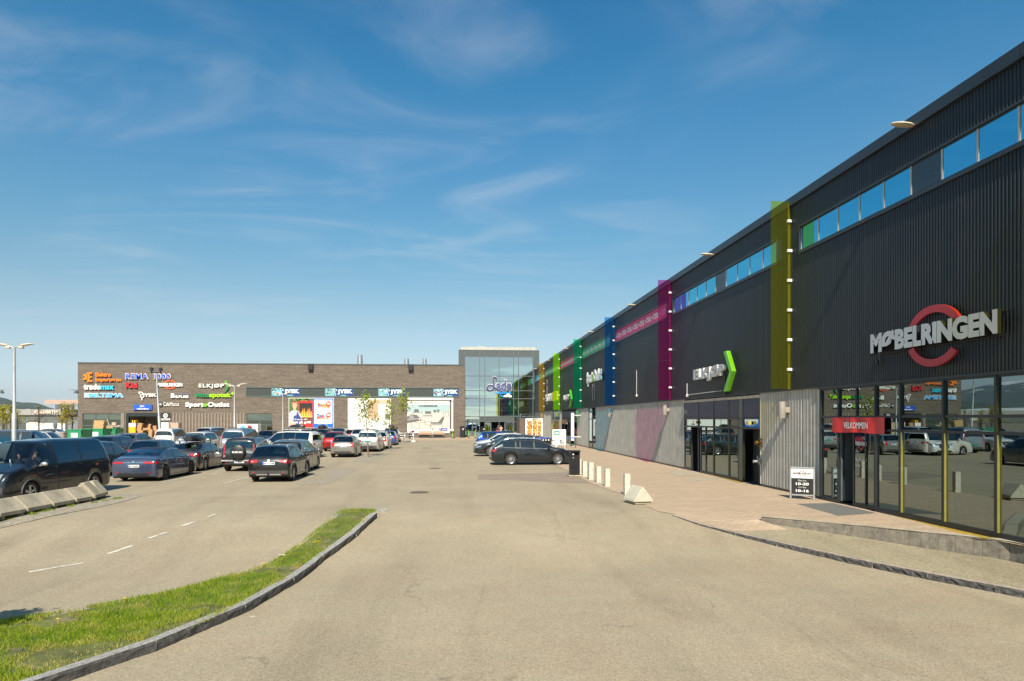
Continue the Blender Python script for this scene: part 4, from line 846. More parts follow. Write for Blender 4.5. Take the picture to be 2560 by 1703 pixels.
# electronics shop signs
GCHEV = M('chevron_green', (0.16, 0.50, 0.02), 0.35); GCHEVD = M('chevron_dark_green', (0.01, 0.10, 0.05), 0.4)
def chevron(x0, x1, z0, z1, th, y0, y1):
    zm = z0 + (z1 - z0) * 0.47; s = []
    for sg in (0, 1):
        za, ze = (zm, z1) if sg == 0 else (zm, z0)
        s.append([(x0, ze), (x0 + th, ze), (x1, za), (x1 - th * 0.95, za)])
    return s
def elk(px0, px1, label, z0, z1, cx0, cx1, cz0, cz1, depth=0.28):
    t = wall_sign('shop_sign', label, 'sign', px0, 0, 0.05); y_ = wy(px0, WX - .22); L_ = y_ - wy(px1, WX - .22)
    for q in text('ELKJØP', 0, z0, L_, z1, y=-0.16, depth=0.12, bold=0.03, sp=0.03, split=True, side=1): obj('letter', q, [SILV, WHITE], t)
    a, b_ = y_ - wy(cx0, WX - .25), y_ - wy(cx1, WX - .25); s = chevron(a, b_, cz0, cz1, (b_ - a) * 0.34, 0, 0)
    for k, pts in enumerate(s): q = MB(); q.prism(pts, -0.12, -0.30); q.m = [0, 0, 1, 0, 0, 1]; obj('arrow', q, [GCHEV, M('chevron_lime_edge', (0.28, 0.75, 0.04), 0.35)], t)
    q = MB(); q.box(L_ * 0.9, -0.1, z0 - 0.7, L_ * 0.93, -0.02, z0 + 0.2); obj('fixing_rail', q, BLACK, t); return t
elk(1738, 1815, 'silver block lettering with a tall lime green arrow above the dark blue storefront', 4.43, 5.10, 1814, 1836, 3.86, 5.60)
elk(1410, 1424, 'small distant silver lettering with a green arrow beside the green glass fin', 4.6, 5.3, 1425, 1430, 3.9, 5.7, 0.2)
t = wall_sign('shop_sign', 'white lettering of a sports outlet beside the blue glass fin', 'sign', 1467.5, 0, 0.05); L_ = wy(1467.5) - wy(1504); zA, zB = 5.75, 7.0
mis = [0] * 5 + [1] + [0] * 6
for q in text('Sport»Outlet', 0, zA - .15, L_, zB - .1, y=-0.15, depth=0.08, bold=0.03, split=True, mis=mis): obj('letter', q, [WHITE, GCHEV], t)
q = MB(); q.box(L_ * 0.3, -0.06, 4.3, L_ * 0.3 + 0.05, -0.02, zA); q.box(L_ * 0.42, -0.06, 4.3, L_ * 0.42 + 0.05, -0.02, zA); obj('cable_pipe', q, ALU, t)
t = wall_sign('shop_sign', 'small distant white lettering with a yellow square between the amber and lime fins', 'sign', 1363.9, 0, 0.05); L_ = wy(1363.9) - wy(1381)
for q in text('MEKONOMEN', 0, 5.0, L_, 5.95, y=-0.12, depth=0.06, bold=0.03, split=True): obj('letter', q, WHITE, t)
q = MB(); q.bbox(L_ + 0.2, -0.27, 4.9, L_ + 4.6, -0.1, 6.0, 0.03); obj('yellow_panel', q, flat('sign_yellow', (0.85, 0.62, 0.01)), t)
# welcome banner
t = wall_sign('welcome_banner', 'red welcome banner hung over the shop entrance with white capitals', 'banner', 2081, 2.22, 0.05); L_ = wy(2081) - wy(2212.7)
q = MB()
for k in range(24):
    for j in (0, 1): q.v.append((L_ * k / 23, -0.02 - 0.02 * sin(k * 0.9) * (1 if abs(k - 11) > 2 else 2), 0.02 + j * 0.46 - 0.012 * sin(k * 0.4) * (1 - j)))
for k in range(23): q.f.append((2 * k, 2 * k + 2, 2 * k + 3, 2 * k + 1)); q.m.append(0)
obj('cloth', q, flat('banner_red', (0.60, 0.035, 0.035)), t, smooth=60)
obj('lettering', text('VELKOMMEN', L_ * 0.27, 0.15, L_ * 0.73, 0.34, y=-0.07, bold=0.02), WHITE, t, recalc=False)
# opening hours on the door
t = wall_sign('door_lettering', 'white opening hours and small ring logo printed on the glass entrance door', 'lettering', 2130, 0, -0.05); q = MB(); q.mats = None
L_ = wy(2130) - wy(2157)
lt = text('MØBELRINGEN', 0, 1.86, L_, 1.98, y=-0.0, bold=0.02); text('Man-Fre: 10-20', 0, 1.40, L_, 1.49, mb=lt); text('Lørdag:  10-16', 0, 1.22, L_, 1.31, mb=lt)
obj('lettering', lt, WHITE, t, recalc=False)
q = MB()
for k in range(20):
    a, c_ = 2 * pi * k / 20, 2 * pi * (k + 1) / 20
    q.poly([(L_ / 2 + .14 * cos(a), 0.004, 1.9 + .17 * sin(a)), (L_ / 2 + .14 * cos(c_), 0.004, 1.9 + .17 * sin(c_)), (L_ / 2 + .10 * cos(c_), 0.004, 1.9 + .13 * sin(c_)), (L_ / 2 + .10 * cos(a), 0.004, 1.9 + .13 * sin(a))])
obj('logo_ring', q, RED, t, recalc=False)
# wall lamps
LMP = M('lamp_housing', (0.30, 0.265, 0.22), 0.5)
def lamp_cyl():
    t = thing('wall_lamp', None, None, (0, 0, 0), -pi / 2, 'cylindrical lamps on the ribbed wall'); q = MB()
    q.lathe([(0.001, -0.30), (0.115, -0.30), (0.12, -0.28), (0.12, 0.28), (0.115, 0.30), (0.001, 0.30)], 20, c=(0, -0.28, 0), caps=False); obj('tube', q, LMP, t, smooth=40)
    q = MB(); q.bbox(-0.07, -0.20, -0.10, 0.07, 0.03, 0.10, 0.01); obj('bracket', q, LMP, t); return t
L0 = None
for px, z, lab in ((1974, 2.98, 'cylindrical wall lamp on the pale ribbed panel left of the big shopfront'), (1674, 3.18, 'cylindrical wall lamp below the magenta glass fin'), (1532, 3.15, 'cylindrical wall lamp below the blue glass fin'), (1450, 3.2, 'cylindrical wall lamp below the green glass fin'), (1397, 3.2, 'cylindrical wall lamp below the lime glass fin'), (1359, 3.2, 'cylindrical wall lamp nearest to the glass tower')):
    if L0 is None: L0 = lamp_cyl(); c_ = L0
    else: c_ = copy_tree(L0)
    c_.location = (WX, wy(px), z); tag(c_, lab, 'wall lamp')
# flood lights above the parapet
def flood():
    t = thing('flood_light', None, None, (0, 0, 0), 0, 'flood lights along the parapet'); q = MB()
    rows = [(-1.05, 0.02, 0.02), (-0.95, 0.13, 0.05), (-0.6, 0.19, 0.09), (-0.25, 0.16, 0.09), (-0.05, 0.06, 0.05)]; n = 12
    for x, w, h_ in rows: q.v += [(x, w * cos(2 * pi * k / n), 0.10 + h_ * sin(2 * pi * k / n) * (1 if sin(2 * pi * k / n) > 0 else 0.45) - 0.05 * (x + 1)) for k in range(n)]
    q.f = [(j * n + i, j * n + (i + 1) % n, (j + 1) * n + (i + 1) % n, (j + 1) * n + i) for j in range(4) for i in range(n)] + [tuple(range(n)), tuple(range(4 * n, 5 * n))]; q.m = [0] * len(q.f)
    obj('lamp_head', q, M('lamp_head_beige', (0.52, 0.44, 0.33), 0.5), t, smooth=50); q = MB(); q.cyl((-0.1, 0, 0.08), (-0.02, 0, 0.05), 0.035); obj('arm', q, ALU, t); return t
L0 = None
for px, lab in ((2292, 'beige flood light on the parapet above the high windows, nearest to the camera'), (1788, 'beige flood light on the parapet between the olive and magenta fins'), (1592, 'beige flood light on the parapet between the magenta and blue fins'), (1487, 'small flood light on the parapet between the blue and green fins'), (1423, 'small flood light on the parapet between the green and lime fins'), (1377, 'small flood light on the parapet between the lime and amber fins'), (1344, 'tiny flood light on the parapet beyond the amber fin')):
    if L0 is None: L0 = flood(); c_ = L0
    else: c_ = copy_tree(L0)
    c_.location = (WX - 0.05, wy(px), ZP - 0.32); c_.scale = (0.62, 0.75, 0.8); tag(c_, lab, 'flood light')
# cables and bits on the wall
for k, (px, z0, z1, lab) in enumerate(((1736 - 15, 3.95, 4.5, 'short white cable pipe with junction box left of the silver and green sign'), (1594, 4.3, 5.9, 'short white conduit on the black wall left of the magenta fin'), (1369, 4.8, 8, 'thin grey conduit on the black wall next to the amber fin'))):
    q = MB(); q.cyl((0, 0, 0), (0, 0, z1 - z0), 0.018, n=6); q.bbox(-0.05, -0.06, -0.15, 0.05, 0.06, 0, 0.01)
    if k == 0: q.cyl((0, 0, -0.05), (0, wy(1808) - wy(1721), -0.02), 0.015, n=6)
    o = obj('cable_pipe', q, M('off_white_pipe', (0.6, 0.58, 0.52), 0.6), loc=(WX - 0.07, wy(px), z0)); tag(o, lab, 'cable pipe')
# bell and knob by the black door
q = MB(); q.ball((-0.18, 0, 0.0), 0.10, 12); q.cyl((-0.2, 0, 0), (0.02, 0, 0.0), 0.05); q.box(-0.08, -0.1, -0.17, 0.0, 0.1, -0.12); q.box(-0.08, -0.1, 0.12, 0.0, 0.1, 0.17)
o = obj('door_bell', q, M('old_brass', (0.16, 0.09, 0.03), 0.4, 0.7), loc=(WX - 0.03, wy(1905), 1.72), smooth=40); tag(o, 'round brass bell on the wall corner beside the black door', 'bell')
q = MB(); q.cyl((-0.28, 0, 0), (0.0, 0, 0), 0.055, n=14); q.cyl((-0.30, 0, 0), (-0.28, 0, 0), 0.065, n=14); q.box(-0.05, -0.07, -0.12, 0.0, 0.07, 0.12)
o = obj('wall_spout', q, STEEL, loc=(WX - 0.02, wy(1903), 0.98), smooth=40); tag(o, 'short metal tube fixture low beside the black door below the brass bell', 'wall fixture')
# ---------------------------------------------------------------- shop signboard on the paving
t = thing('a_frame_sign', 'white and black sandwich board with opening hours before the ribbed wall', 'sign board', tuple(G0(2006, 1249)), -0.62)
q = MB(); 
for x in (-0.36, 0.36): q.bbox(x - 0.025, -0.03, 0.14 - (0.14), x + 0.025, 0.03, 1.06, 0.005)
q.bbox(-0.385, -0.03, 1.02, 0.385, 0.03, 1.07, 0.005); q.bbox(-0.385, -0.03, 0.12, 0.385, 0.03, 0.17, 0.005); q.bbox(-0.40, -0.28, 0, -0.36, 0.28, 0.03, 0.004); q.bbox(0.36, -0.28, 0, 0.40, 0.28, 0.03, 0.004); obj('frame', q, ALU, t)
q = MB(); q.box(-0.335, -0.012, 0.17, 0.335, 0.012, 0.70); q.box(-0.335, -0.012, 0.70, 0.335, 0.012, 1.02, 1); obj('board', q, [flat('board_black', (0.02, 0.019, 0.018)), WHITE], t)
lt = text('10-20', -0.20, 0.47, 0.20, 0.56, y=-0.016, bold=0.03); text('10-16', -0.20, 0.245, 0.20, 0.335, y=-0.016, bold=0.03, mb=lt); text('Man-fre:', -0.13, 0.60, 0.13, 0.65, y=-0.016, bold=0.01, mb=lt); text('Lørdag:', -0.12, 0.375, 0.12, 0.425, y=-0.016, bold=0.01, mb=lt); obj('lettering', lt, WHITE, t, recalc=False)
obj('lettering', text('MØBELRINGEN', -0.28, 0.83, 0.28, 0.89, y=-0.017, bold=0.02), flat('board_black', (0.02, 0.019, 0.018)), t, recalc=False)
q = MB()
for k in range(24):
    a, c_ = 2 * pi * k / 24, 2 * pi * (k + 1) / 24
    q.poly([(.11 * cos(a), -0.015, .86 + .08 * sin(a)), (.11 * cos(c_), -0.015, .86 + .08 * sin(c_)), (.095 * cos(c_), -0.015, .86 + .066 * sin(c_)), (.095 * cos(a), -0.015, .86 + .066 * sin(a))])
obj('logo_ring', q, RED, t, recalc=False)
# ================================================================= THE BRICK HALL ACROSS THE END
def brickmat(name, rib=False):
    m = bpy.data.materials.new(name); m.use_nodes = True; nt = m.node_tree; b = nt.nodes['Principled BSDF']; L = nt.links
    inp(b, {'Roughness': 0.85, 'Specular IOR Level': 0.25})
    g = N(nt, 'ShaderNodeTexCoord'); sp = N(nt, 'ShaderNodeSeparateXYZ'); L.new(g.outputs['Object'], sp.inputs[0]); cb = N(nt, 'ShaderNodeCombineXYZ')
    L.new(sp.outputs[0], cb.inputs[0]); L.new(sp.outputs[2], cb.inputs[1])
    br = N(nt, 'ShaderNodeTexBrick'); inp(br, {'Scale': 1.0, 'Mortar Size': 0.012, 'Brick Width': 0.25, 'Row Height': 0.077, 'Mortar Smooth': 0.2, 'Bias': 0.15})
    br.inputs['Color1'].default_value = (0.145, 0.118, 0.095, 1); br.inputs['Color2'].default_value = (0.235, 0.190, 0.152, 1); br.inputs['Mortar'].default_value = (0.095, 0.075, 0.058, 1)
    L.new(cb.outputs[0], br.inputs['Vector'])
    def nz(s, det, sv, rough=0.6):
        mp = N(nt, 'ShaderNodeMapping'); mp.inputs['Scale'].default_value = sv; L.new(cb.outputs[0], mp.inputs[0]); n = N(nt, 'ShaderNodeTexNoise'); inp(n, {'Scale': s, 'Detail': det, 'Roughness': rough}); L.new(mp.outputs[0], n.inputs['Vector']); return n.outputs[0]
    def rng(x, a, c, lo, hi):
        r = N(nt, 'ShaderNodeMapRange'); inp(r, {'From Min': a, 'From Max': c, 'To Min': lo, 'To Max': hi}); L.new(x, r.inputs[0]); return r.outputs[0]
    q = N(nt, 'ShaderNodeMath', operation='MULTIPLY'); L.new(rng(nz(1.0, 6, (0.35, 3.5, 1), 0.75), 0.3, 0.7, 0.72, 1.28), q.inputs[0]); L.new(rng(nz(6.0, 3, (1, 3, 1)), 0.3, 0.7, 0.8, 1.2), q.inputs[1])
    v = N(nt, 'ShaderNodeVectorMath', operation='SCALE'); L.new(br.outputs['Color'], v.inputs[0]); L.new(q.outputs[0], v.inputs['Scale'])
    mm = N(nt, 'ShaderNodeMix', data_type='RGBA'); L.new(rng(nz(1.0, 5, (0.6, 5, 1), 0.7), 0.60, 0.74, 0, 0.6), mm.inputs[0]); L.new(v.outputs[0], mm.inputs[6]); mm.inputs[7].default_value = (0.42, 0.34, 0.27, 1)
    L.new(mm.outputs[2], b.inputs['Base Color']); bp = N(nt, 'ShaderNodeBump'); bp.invert = True; inp(bp, {'Strength': 0.7, 'Distance': 0.02}); L.new(br.outputs['Fac'], bp.inputs['Height']); L.new(bp.outputs[0], b.inputs['Normal'])
    MATS[name] = m; return m
BRK = brickmat('brown_grey_brick')
XL, XR = fx(194.4), fx(1162.4); ZT = 10.48; DEEP = 60
BH = thing('brick_hall', 'wide brown brick shopping hall closing the far end of the car park', 'building', (XL, FY, 0)); WB = XR - XL
def fp(px, py): X, z = FP(px, py); return X - XL, z
# wall with real openings
ops = []   # x0, x1, z0, z1
def opening(px0, px1, py0, py1=None, z0=0.0):
    a, b_ = fp(px0, HZ)[0], fp(px1, HZ)[0]; z1 = fp((px0 + px1) / 2, py0)[1]; z0 = z0 if py1 is None else fp((px0 + px1) / 2, py1)[1]; ops.append((a, b_, z0, z1)); return a, b_, z0, z1
O1 = opening(206, 302, 1034); O2 = opening(319, 398, 1033); O3 = opening(616, 681, 1034); OB = opening(616, 1147, 970, 991)
xs_ = sorted({0, WB} | {v for o_ in ops for v in o_[:2]}); zs_ = sorted({0, ZT - 0.18} | {v for o_ in ops for v in o_[2:]})
q = MB()
for i in range(len(xs_) - 1):
    for j in range(len(zs_) - 1):
        cx, cz = (xs_[i] + xs_[i + 1]) / 2, (zs_[j] + zs_[j + 1]) / 2
        if any(a < cx < b_ and c < cz < d for a, b_, c, d in ops): continue
        q.poly([(xs_[i], 0, zs_[j]), (xs_[i + 1], 0, zs_[j]), (xs_[i + 1], 0, zs_[j + 1]), (xs_[i], 0, zs_[j + 1])])
for a, b_, c, d in ops:
    for (p0, p1) in (((a, c), (a, d)), ((b_, c), (b_, d)), ((a, d), (b_, d)), ((a, c), (b_, c))):
        q.poly([(p0[0], 0, p0[1]), (p1[0], 0, p1[1]), (p1[0], 0.35, p1[1]), (p0[0], 0.35, p0[1])])
q.poly([(0, 0, 0), (0, DEEP, 0), (0, DEEP, ZT - .18), (0, 0, ZT - .18)]); q.poly([(WB, 0, 0), (WB, 14, 0), (WB, 14, ZT - .18), (WB, 0, ZT - .18)])
obj('wall', q, BRK, BH)
q = MB(); q.box(0.1, 0.4, ZT - 0.5, WB - 0.1, DEEP, ZT - 0.3); obj('roof', q, FLASH, BH)
for k in range(14): q = MB(); q.box(WB * k / 14 + 0.004, -0.06, ZT - 0.18, WB * (k + 1) / 14 - 0.004, 0.3, ZT); obj('parapet_coping', q, M('dark_grey_coping', (0.07, 0.075, 0.065), 0.5), BH)
q = MB(); q.box(-0.06, 0.3, ZT - 0.18, 0.25, DEEP, ZT); obj('parapet_coping', q, M('dark_grey_coping', (0.07, 0.075, 0.065), 0.5), BH)
# ribbed brick piers below: upright courses standing proud, 300 at most
RIBM = M('ribbed_brick', (0.215, 0.172, 0.135), 0.85, var=0.35, vs=1.2, bump=0.5, bs=9)
def ribs(px0, px1, pyt, p=0.42):
    a, b_ = fp(px0, HZ)[0], fp(px1, HZ)[0]; zt = fp((px0 + px1) / 2, pyt)[1]; n = int((b_ - a) / p); p = (b_ - a) / n; m0 = None
    for k in range(n):
        if m0 is None: q = MB(); q.box(0, -0.09, 0, p * 0.52, 0.004, zt); m0 = q.mesh('brick_rib', RIBM)
        obj('brick_rib', m0, None, BH, loc=(a + k * p, 0, 0))
ribs(303, 318, 1033); ribs(424, 615, 1033)
# floodlight boxes on the parapet
for px in (777.6, 1027.5):
    q = MB(); q.bbox(-0.35, -0.45, -0.85, 0.35, 0.0, 0.0, 0.03); obj('rain_head', q, BLACK, BH, loc=(fp(px, HZ)[0], -0.05, ZT - 0.05))
# windows and doors of the ground floor
FG = M('green_grey_frame', (0.10, 0.13, 0.12), 0.45, 0.2)
WGL = glassmat('far_shop_glass', (0.25, 0.34, 0.30), 0.32, (0.55, 0.70, 0.66))
def glazed(o_, cols, rows_, name='window', y=0.15, glass=WGL, fw=0.09):
    a, b_, c, d = o_; fr = MB()
    fr.box(a, y - 0.05, c, a + fw, y + 0.05, d); fr.box(b_ - fw, y - 0.05, c, b_, y + 0.05, d); fr.box(a, y - 0.05, d - fw, b_, y + 0.05, d); fr.box(a, y - 0.05, c, b_, y + 0.05, c + fw)
    w = obj(name, fr, FG, BH); X = [a + (b_ - a) * t for t in cols]; Z = [c + (d - c) * t for t in rows_]
    for i in range(len(X) - 1):
        for j in range(len(Z) - 1):
            q = MB(); q.poly([(X[i] + .04, y, Z[j] + .04), (X[i + 1] - .04, y, Z[j] + .04), (X[i + 1] - .04, y, Z[j + 1] - .04), (X[i] + .04, y, Z[j + 1] - .04)]); obj('pane', q, glass, w)
    for x in X[1:-1]: q = MB(); q.box(x - .05, y - .045, c, x + .05, y + .045, d); obj('glazing_bar', q, FG, w)
    for z in Z[1:-1]: q = MB(); q.box(a, y - .04, z - .05, b_, y + .04, z + .05); obj('glazing_bar', q, FG, w)
    return w
glazed(O1, (0, .33, .66, 1), (0, .32, .52, 1)); glazed(O3, (0, 0.5, 1), (0.56, 0.74, 1), 'window')
glazed((O3[0], O3[1], 0, (O3[3]) * 0.56), (0, .27, .5, .76, 1), (0, .35, 1), 'door')
q = MB()
for a, b_, c, d in (O1, O3):
    q.box(a, 0.4, 0.01, b_, 6, 0.02); q.poly([(a, 6, 0), (b_, 6, 0), (b_, 6, d), (a, 6, d)]); q.poly([(a, .36, 0), (a, 6, 0), (a, 6, d), (a, .36, d)]); q.poly([(b_, .36, 0), (b_, 6, 0), (b_, 6, d), (b_, .36, d)]); q.poly([(a, .36, d), (b_, .36, d), (b_, 6, d), (a, 6, d)])
obj('interior', q, M('far_interior', (0.05, 0.06, 0.055), 0.8), BH)
# stairs seen through the left window
q = MB(); a, b_, c, d = O1
q.box(a + .5, 1.5, d * .58, a + 2.4, 1.6, d * .70); q.prism([(a + 2.4, d * .70), (a + 2.7, d * .70), (a + 4.6, d * .1), (a + 4.3, d * .1)], 1.5, 1.6); obj('stair', q, M('pale_green_stair', (0.5, 0.62, 0.5), 0.6), BH)
# delivery bay
a, b_, c, d = O2; q = MB(); q.poly([(a, 5, 0), (b_, 5, 0), (b_, 5, d), (a, 5, d)]); q.poly([(a, .3, 0), (a, 5, 0), (a, 5, d), (a, .3, d)]); q.poly([(b_, .3, 0), (b_, 5, 0), (b_, 5, d), (b_, .3, d)]); q.poly([(a, .3, d), (b_, .3, d), (b_, 5, d), (a, 5, d)])
for k in range(3): q.poly([(a + (b_ - a) * k / 3, 4.98, d * .0), (a + (b_ - a) * k / 3 + .05, 4.98, 0), (a + (b_ - a) * k / 3 + .05, 4.98, d), (a + (b_ - a) * k / 3, 4.98, d)], 1)
obj('delivery_bay', q, [M('bay_wall', (0.30, 0.27, 0.22), 0.8), FRAME], BH)
q = MB(); q.box(a - .22, -.03, 0, a + .12, .4, d); q.box(b_ - .12, -.03, 0, b_ + .1, .4, d); q.box(a, -.04, d - .45, b_, .4, d + .05); obj('bay_surround', q, FRAME, BH)
# high band: dark panels and printed shop panels
a, b_, c, d = OB; q = MB(); q.box(a, 0.04, c, b_, 0.3, d); obj('band', q, M('dark_green_grey_panel', (0.038, 0.046, 0.040), 0.5), BH)
q = MB(); q.box(a - .08, -.06, c - .1, b_ + .08, .05, c + .03); q.box(a - .08, -.06, d - .03, b_ + .08, .05, d + .08); q.box(a - .08, -.06, c, a + .03, .05, d); q.box(b_ - .03, -.06, c, b_ + .08, .05, d); obj('band_frame', q, FG, BH)
NAVY = flat('navy_blue', (0.010, 0.038, 0.17)); PAL = flat('pale_lettering_green', (0.62, 0.76, 0.66)); AQ = flat('aqua_print', (0.16, 0.42, 0.50)); GREYP = flat('grey_green_print', (0.25, 0.36, 0.30)); DKP = flat('dark_print', (0.03, 0.06, 0.09)); CRIM = flat('crimson_print', (0.42, 0.03, 0.12)); PW = flat('pale_print', (0.62, 0.72, 0.68))
def bird(q, x, z, s, y, mi, w=0.075):
    """Thin line drawing of a bird's head and long neck, as on the panels."""
    P = [(0.0, 1.0), (0.10, 0.96), (0.22, 0.98), (0.34, 0.93), (0.44, 0.83), (0.62, 0.72), (0.42, 0.70), (0.30, 0.66), (0.20, 0.56), (0.22, 0.44), (0.34, 0.30), (0.38, 0.12), (0.33, 0.0)]
    P2 = [(0.0, 1.0), (0.02, 0.88), (0.10, 0.80), (0.2, 0.72)]
    for Q in (P, P2):
        for (a0, b0), (a1, b1) in zip(Q, Q[1:]):
            dx_, dz_ = a1 - a0, b1 - b0; L_ = sqrt(dx_ * dx_ + dz_ * dz_); nx_, nz_ = -dz_ / L_ * w / 2, dx_ / L_ * w / 2
            q.poly([(x + s * (a0 + nx_), y, z + s * (b0 + nz_)), (x + s * (a1 + nx_), y, z + s * (b1 + nz_)), (x + s * (a1 - nx_), y, z + s * (b1 - nz_)), (x + s * (a0 - nx_), y, z + s * (b0 - nz_))], mi)
for i, (p0, p1, sp_) in enumerate(((679, 750, 0), (813, 883, 1), (946, 1014, 2), (1084, 1146, 3))):
    x0, x1 = fp(p0, HZ)[0], fp(p1, HZ)[0]; z0, z1 = c + .05, d - .05; q = MB(); xm = x0 + (x1 - x0) * .33
    q.poly([(xm, 0.025, z0), (x1, 0.025, z0), (x1, 0.025, z1), (xm, 0.025, z1)], 0); q.poly([(x0, 0.025, z0), (xm, 0.025, z0), (xm, 0.025, z1), (x0, 0.025, z1)], 2)
    r = random.Random(i + 4); Wd = xm - x0; Hd = z1 - z0
    for k in range(26):
        u, v = r.uniform(.08, .92), r.uniform(.1, .9); rr = r.uniform(.05, .16) * Wd; y_ = 0.02 - k * .0004; n_ = 7
        q.poly([(x0 + Wd * u + rr * cos(2 * pi * j / n_) * .9 * min(1, min(u, 1 - u) * 6), y_, z0 + Hd * v + rr * .6 * sin(2 * pi * j / n_) * min(1, min(v, 1 - v) * 5)) for j in range(n_)], r.choice(((3, 4, 6), (3, 3, 4), (4, 6, 3), (4, 5, 6))[i]))
    q.poly([(xm + (x1 - xm) * .25, .022, z0), (x1 - (x1 - xm) * .3, .022, z0), (x1 - (x1 - xm) * .5, .022, z0 + Hd * .16), (xm + (x1 - xm) * .4, .022, z0 + Hd * .12)], 2)
    bird(q, xm - Wd * .15, z0 + .03, (z1 - z0) * .93, 0.005, 1)
    o = obj('printed_panel', q, [NAVY, PAL, AQ, GREYP, DKP, CRIM, PW], BH, recalc=False)
    obj('lettering', text('JYSK', xm + (x1 - xm) * .16, z0 + .18 * (z1 - z0), x1 - .08, z0 + .86 * (z1 - z0), y=0.0, bold=0.06), PAL, o, recalc=False)
    q = MB(); q.box(x0 - .06, -.02, c, x0, .04, d); q.box(x1, -.02, c, x1 + .06, .04, d); obj('panel_frame', q, FG, o)
# ---------------------------------------------------------------- signs on the brick wall
def fsign(name, label, px0, py0, px1, py1, cat='sign'):
    X0, Z1 = FP(px0, py0); X1, Z0 = FP(px1, py1); t = thing(name, label, cat, (X0, FY - 0.02, Z0)); return t, X1 - X0, Z1 - Z0
ORG = flat('sign_orange', (0.85, 0.20, 0.01)); CYAN = flat('sign_cyan', (0.03, 0.45, 0.62)); LBL = flat('sign_light_blue', (0.10, 0.40, 0.80)); SRED = flat('sign_red', (0.55, 0.01, 0.02)); SBLUE = flat('sign_blue', (0.02, 0.10, 0.55)); DGR = flat('sign_dark_green', (0.0, 0.22, 0.06)); LGR = flat('sign_lime', (0.35, 0.70, 0.0)); SWH = flat('sign_cream_white', (0.82, 0.80, 0.74)); SBK = flat('sign_black', (0.02, 0.02, 0.022)); SOR = flat('sign_orange_red', (0.80, 0.10, 0.03))
def word(t, s, x0, z0, x1, z1, mat, dp=0.16, bold=0.035, **k):
    ms = mat if isinstance(mat, list) else [mat]
    for q in text(s, x0, z0, x1, z1, y=-0.06, depth=dp, bold=bold, split=True, **k): obj('letter', q, ms, t)
t, w, h = fsign('shop_sign', 'orange plug shaped emblem with two lines of orange lettering, top left of the brick wall', 209.5, 931, 305, 955.5)
word(t, 'Elektro', w * .33, h * .56, w * .73, h * .98, ORG); word(t, 'Importøren', w * .33, h * -.04, w, h * .42, ORG)
q = MB(); u = w * .24
for x0, x1, z0, z1 in ((u * .45, u * .72, 0, 1), (u * .70, u * 1.0, .82, 1), (u * .70, u * 1.0, .0, .18), (u * .70, u * .95, .42, .60), (u * .05, u * .5, .62, .80), (u * .0, u * .5, .22, .40), (u * .2, u * .5, .40, .62)): q.box(x0, -.2, h * z0, x1, -.06 - .002 * z0, h * z1)
obj('emblem', q, ORG, t)
t, w, h = fsign('shop_sign', 'white and turquoise lowercase lettering under the orange sign', 211, 960, 287, 974.5); word(t, 'trademax', 0, 0, w, h, [SWH, CYAN], mis=[0] * 5 + [1] * 3)
t, w, h = fsign('shop_sign', 'light blue italic lettering with a white chequered block, lowest of the left signs', 211.5, 982.5, 311, 994.5)
q = MB(); u = w * .12; q.box(0, -.12, 0, u, -.04, h)
for i in range(5):
    for j in range(5):
        if (i + j) % 2: q.box(u * i / 5, -.14, h * j / 5, u * (i + 1) / 5, -.118, h * (j + 1) / 5, 1)
obj('chequer', q, [SWH, LBL], t); word(t, 'BILTEMA', u * 1.02, 0, w, h, SWH, dp=.08, bold=.075); 
for q in text('BILTEMA', u * 1.08, h * .07, w * .992, h * .93, y=-0.145, depth=.03, bold=0.03, split=True): obj('letter', q, LBL, t)
t, w, h = fsign('shop_sign', 'blue grocery lettering with white and red outline along the top of the brick wall', 316, 935, 427, 948)
word(t, 'REMA 1000', -.10, -.10, w + .10, h + .10, SRED, dp=.06, bold=.08, sp=.12); word(t, 'REMA 1000', -.07, -.07, w + .07, h + .07, SWH, dp=.12, bold=.06, sp=.12); word(t, 'REMA 1000', 0, 0, w, h, SBLUE, dp=.18, bold=.012, sp=.14)
t, w, h = fsign('shop_sign', 'short dark red lettering below the blue grocery sign', 315.5, 957, 344.5, 970.5); word(t, 'Kid', 0, 0, w, h, SRED, bold=.05)
t, w, h = fsign('shop_sign', 'small white furniture lettering with an orange ring behind it on the brick wall', 395, 957.5, 457.5, 967); word(t, 'MØBELRINGEN', 0, 0, w, h, SWH, dp=.14, bold=.03)
for a0, a1 in ((.12 * pi, .88 * pi), (1.12 * pi, 1.88 * pi)):
    q = MB(); n = 18; cx_, cz_ = w * .49, h * .55; V = []
    for k in range(n + 1):
        a = a0 + (a1 - a0) * k / n; sg = sin(a)
        for rx, rz in ((.265 * w, 11.5 / 19.5 * 2 * h * .52 * 1.0), (.20 * w, 8.6 / 19.5 * 2 * h * .52)): V.append((cx_ + rx * cos(a), -.10, cz_ + rz * 2 * .98 * sg))
    q.add(V, [(2 * k, 2 * k + 2, 2 * k + 3, 2 * k + 1) for k in range(n)]); obj('ring_arc', q, SOR, t, recalc=False)
t, w, h = fsign('shop_sign', 'white angular lettering with a green arrow at its right end on the brick wall', 498.5, 959.5, 561, 972); word(t, 'ELKJØP', 0, 0, w, h, SWH, sp=.08, bold=.02)
a = w * 1.015; 
for k, pts in enumerate(chevron(a, a + w * .2, -h * .62, h * 1.55, w * .085, 0, 0)): q = MB(); q.prism(pts, -.06, -.26); obj('arrow', q, [flat('arrow_green_a', (0.10, 0.42, 0.01)), flat('arrow_green_b', (0.02, 0.20, 0.04))][k], t)
t, w, h = fsign('shop_sign', 'white bird outline and white capitals on the brick wall above the blue delivery sign', 348, 984, 393.5, 994.5); word(t, 'JYSK', w * .2, 0, w, h, SWH, bold=.05)
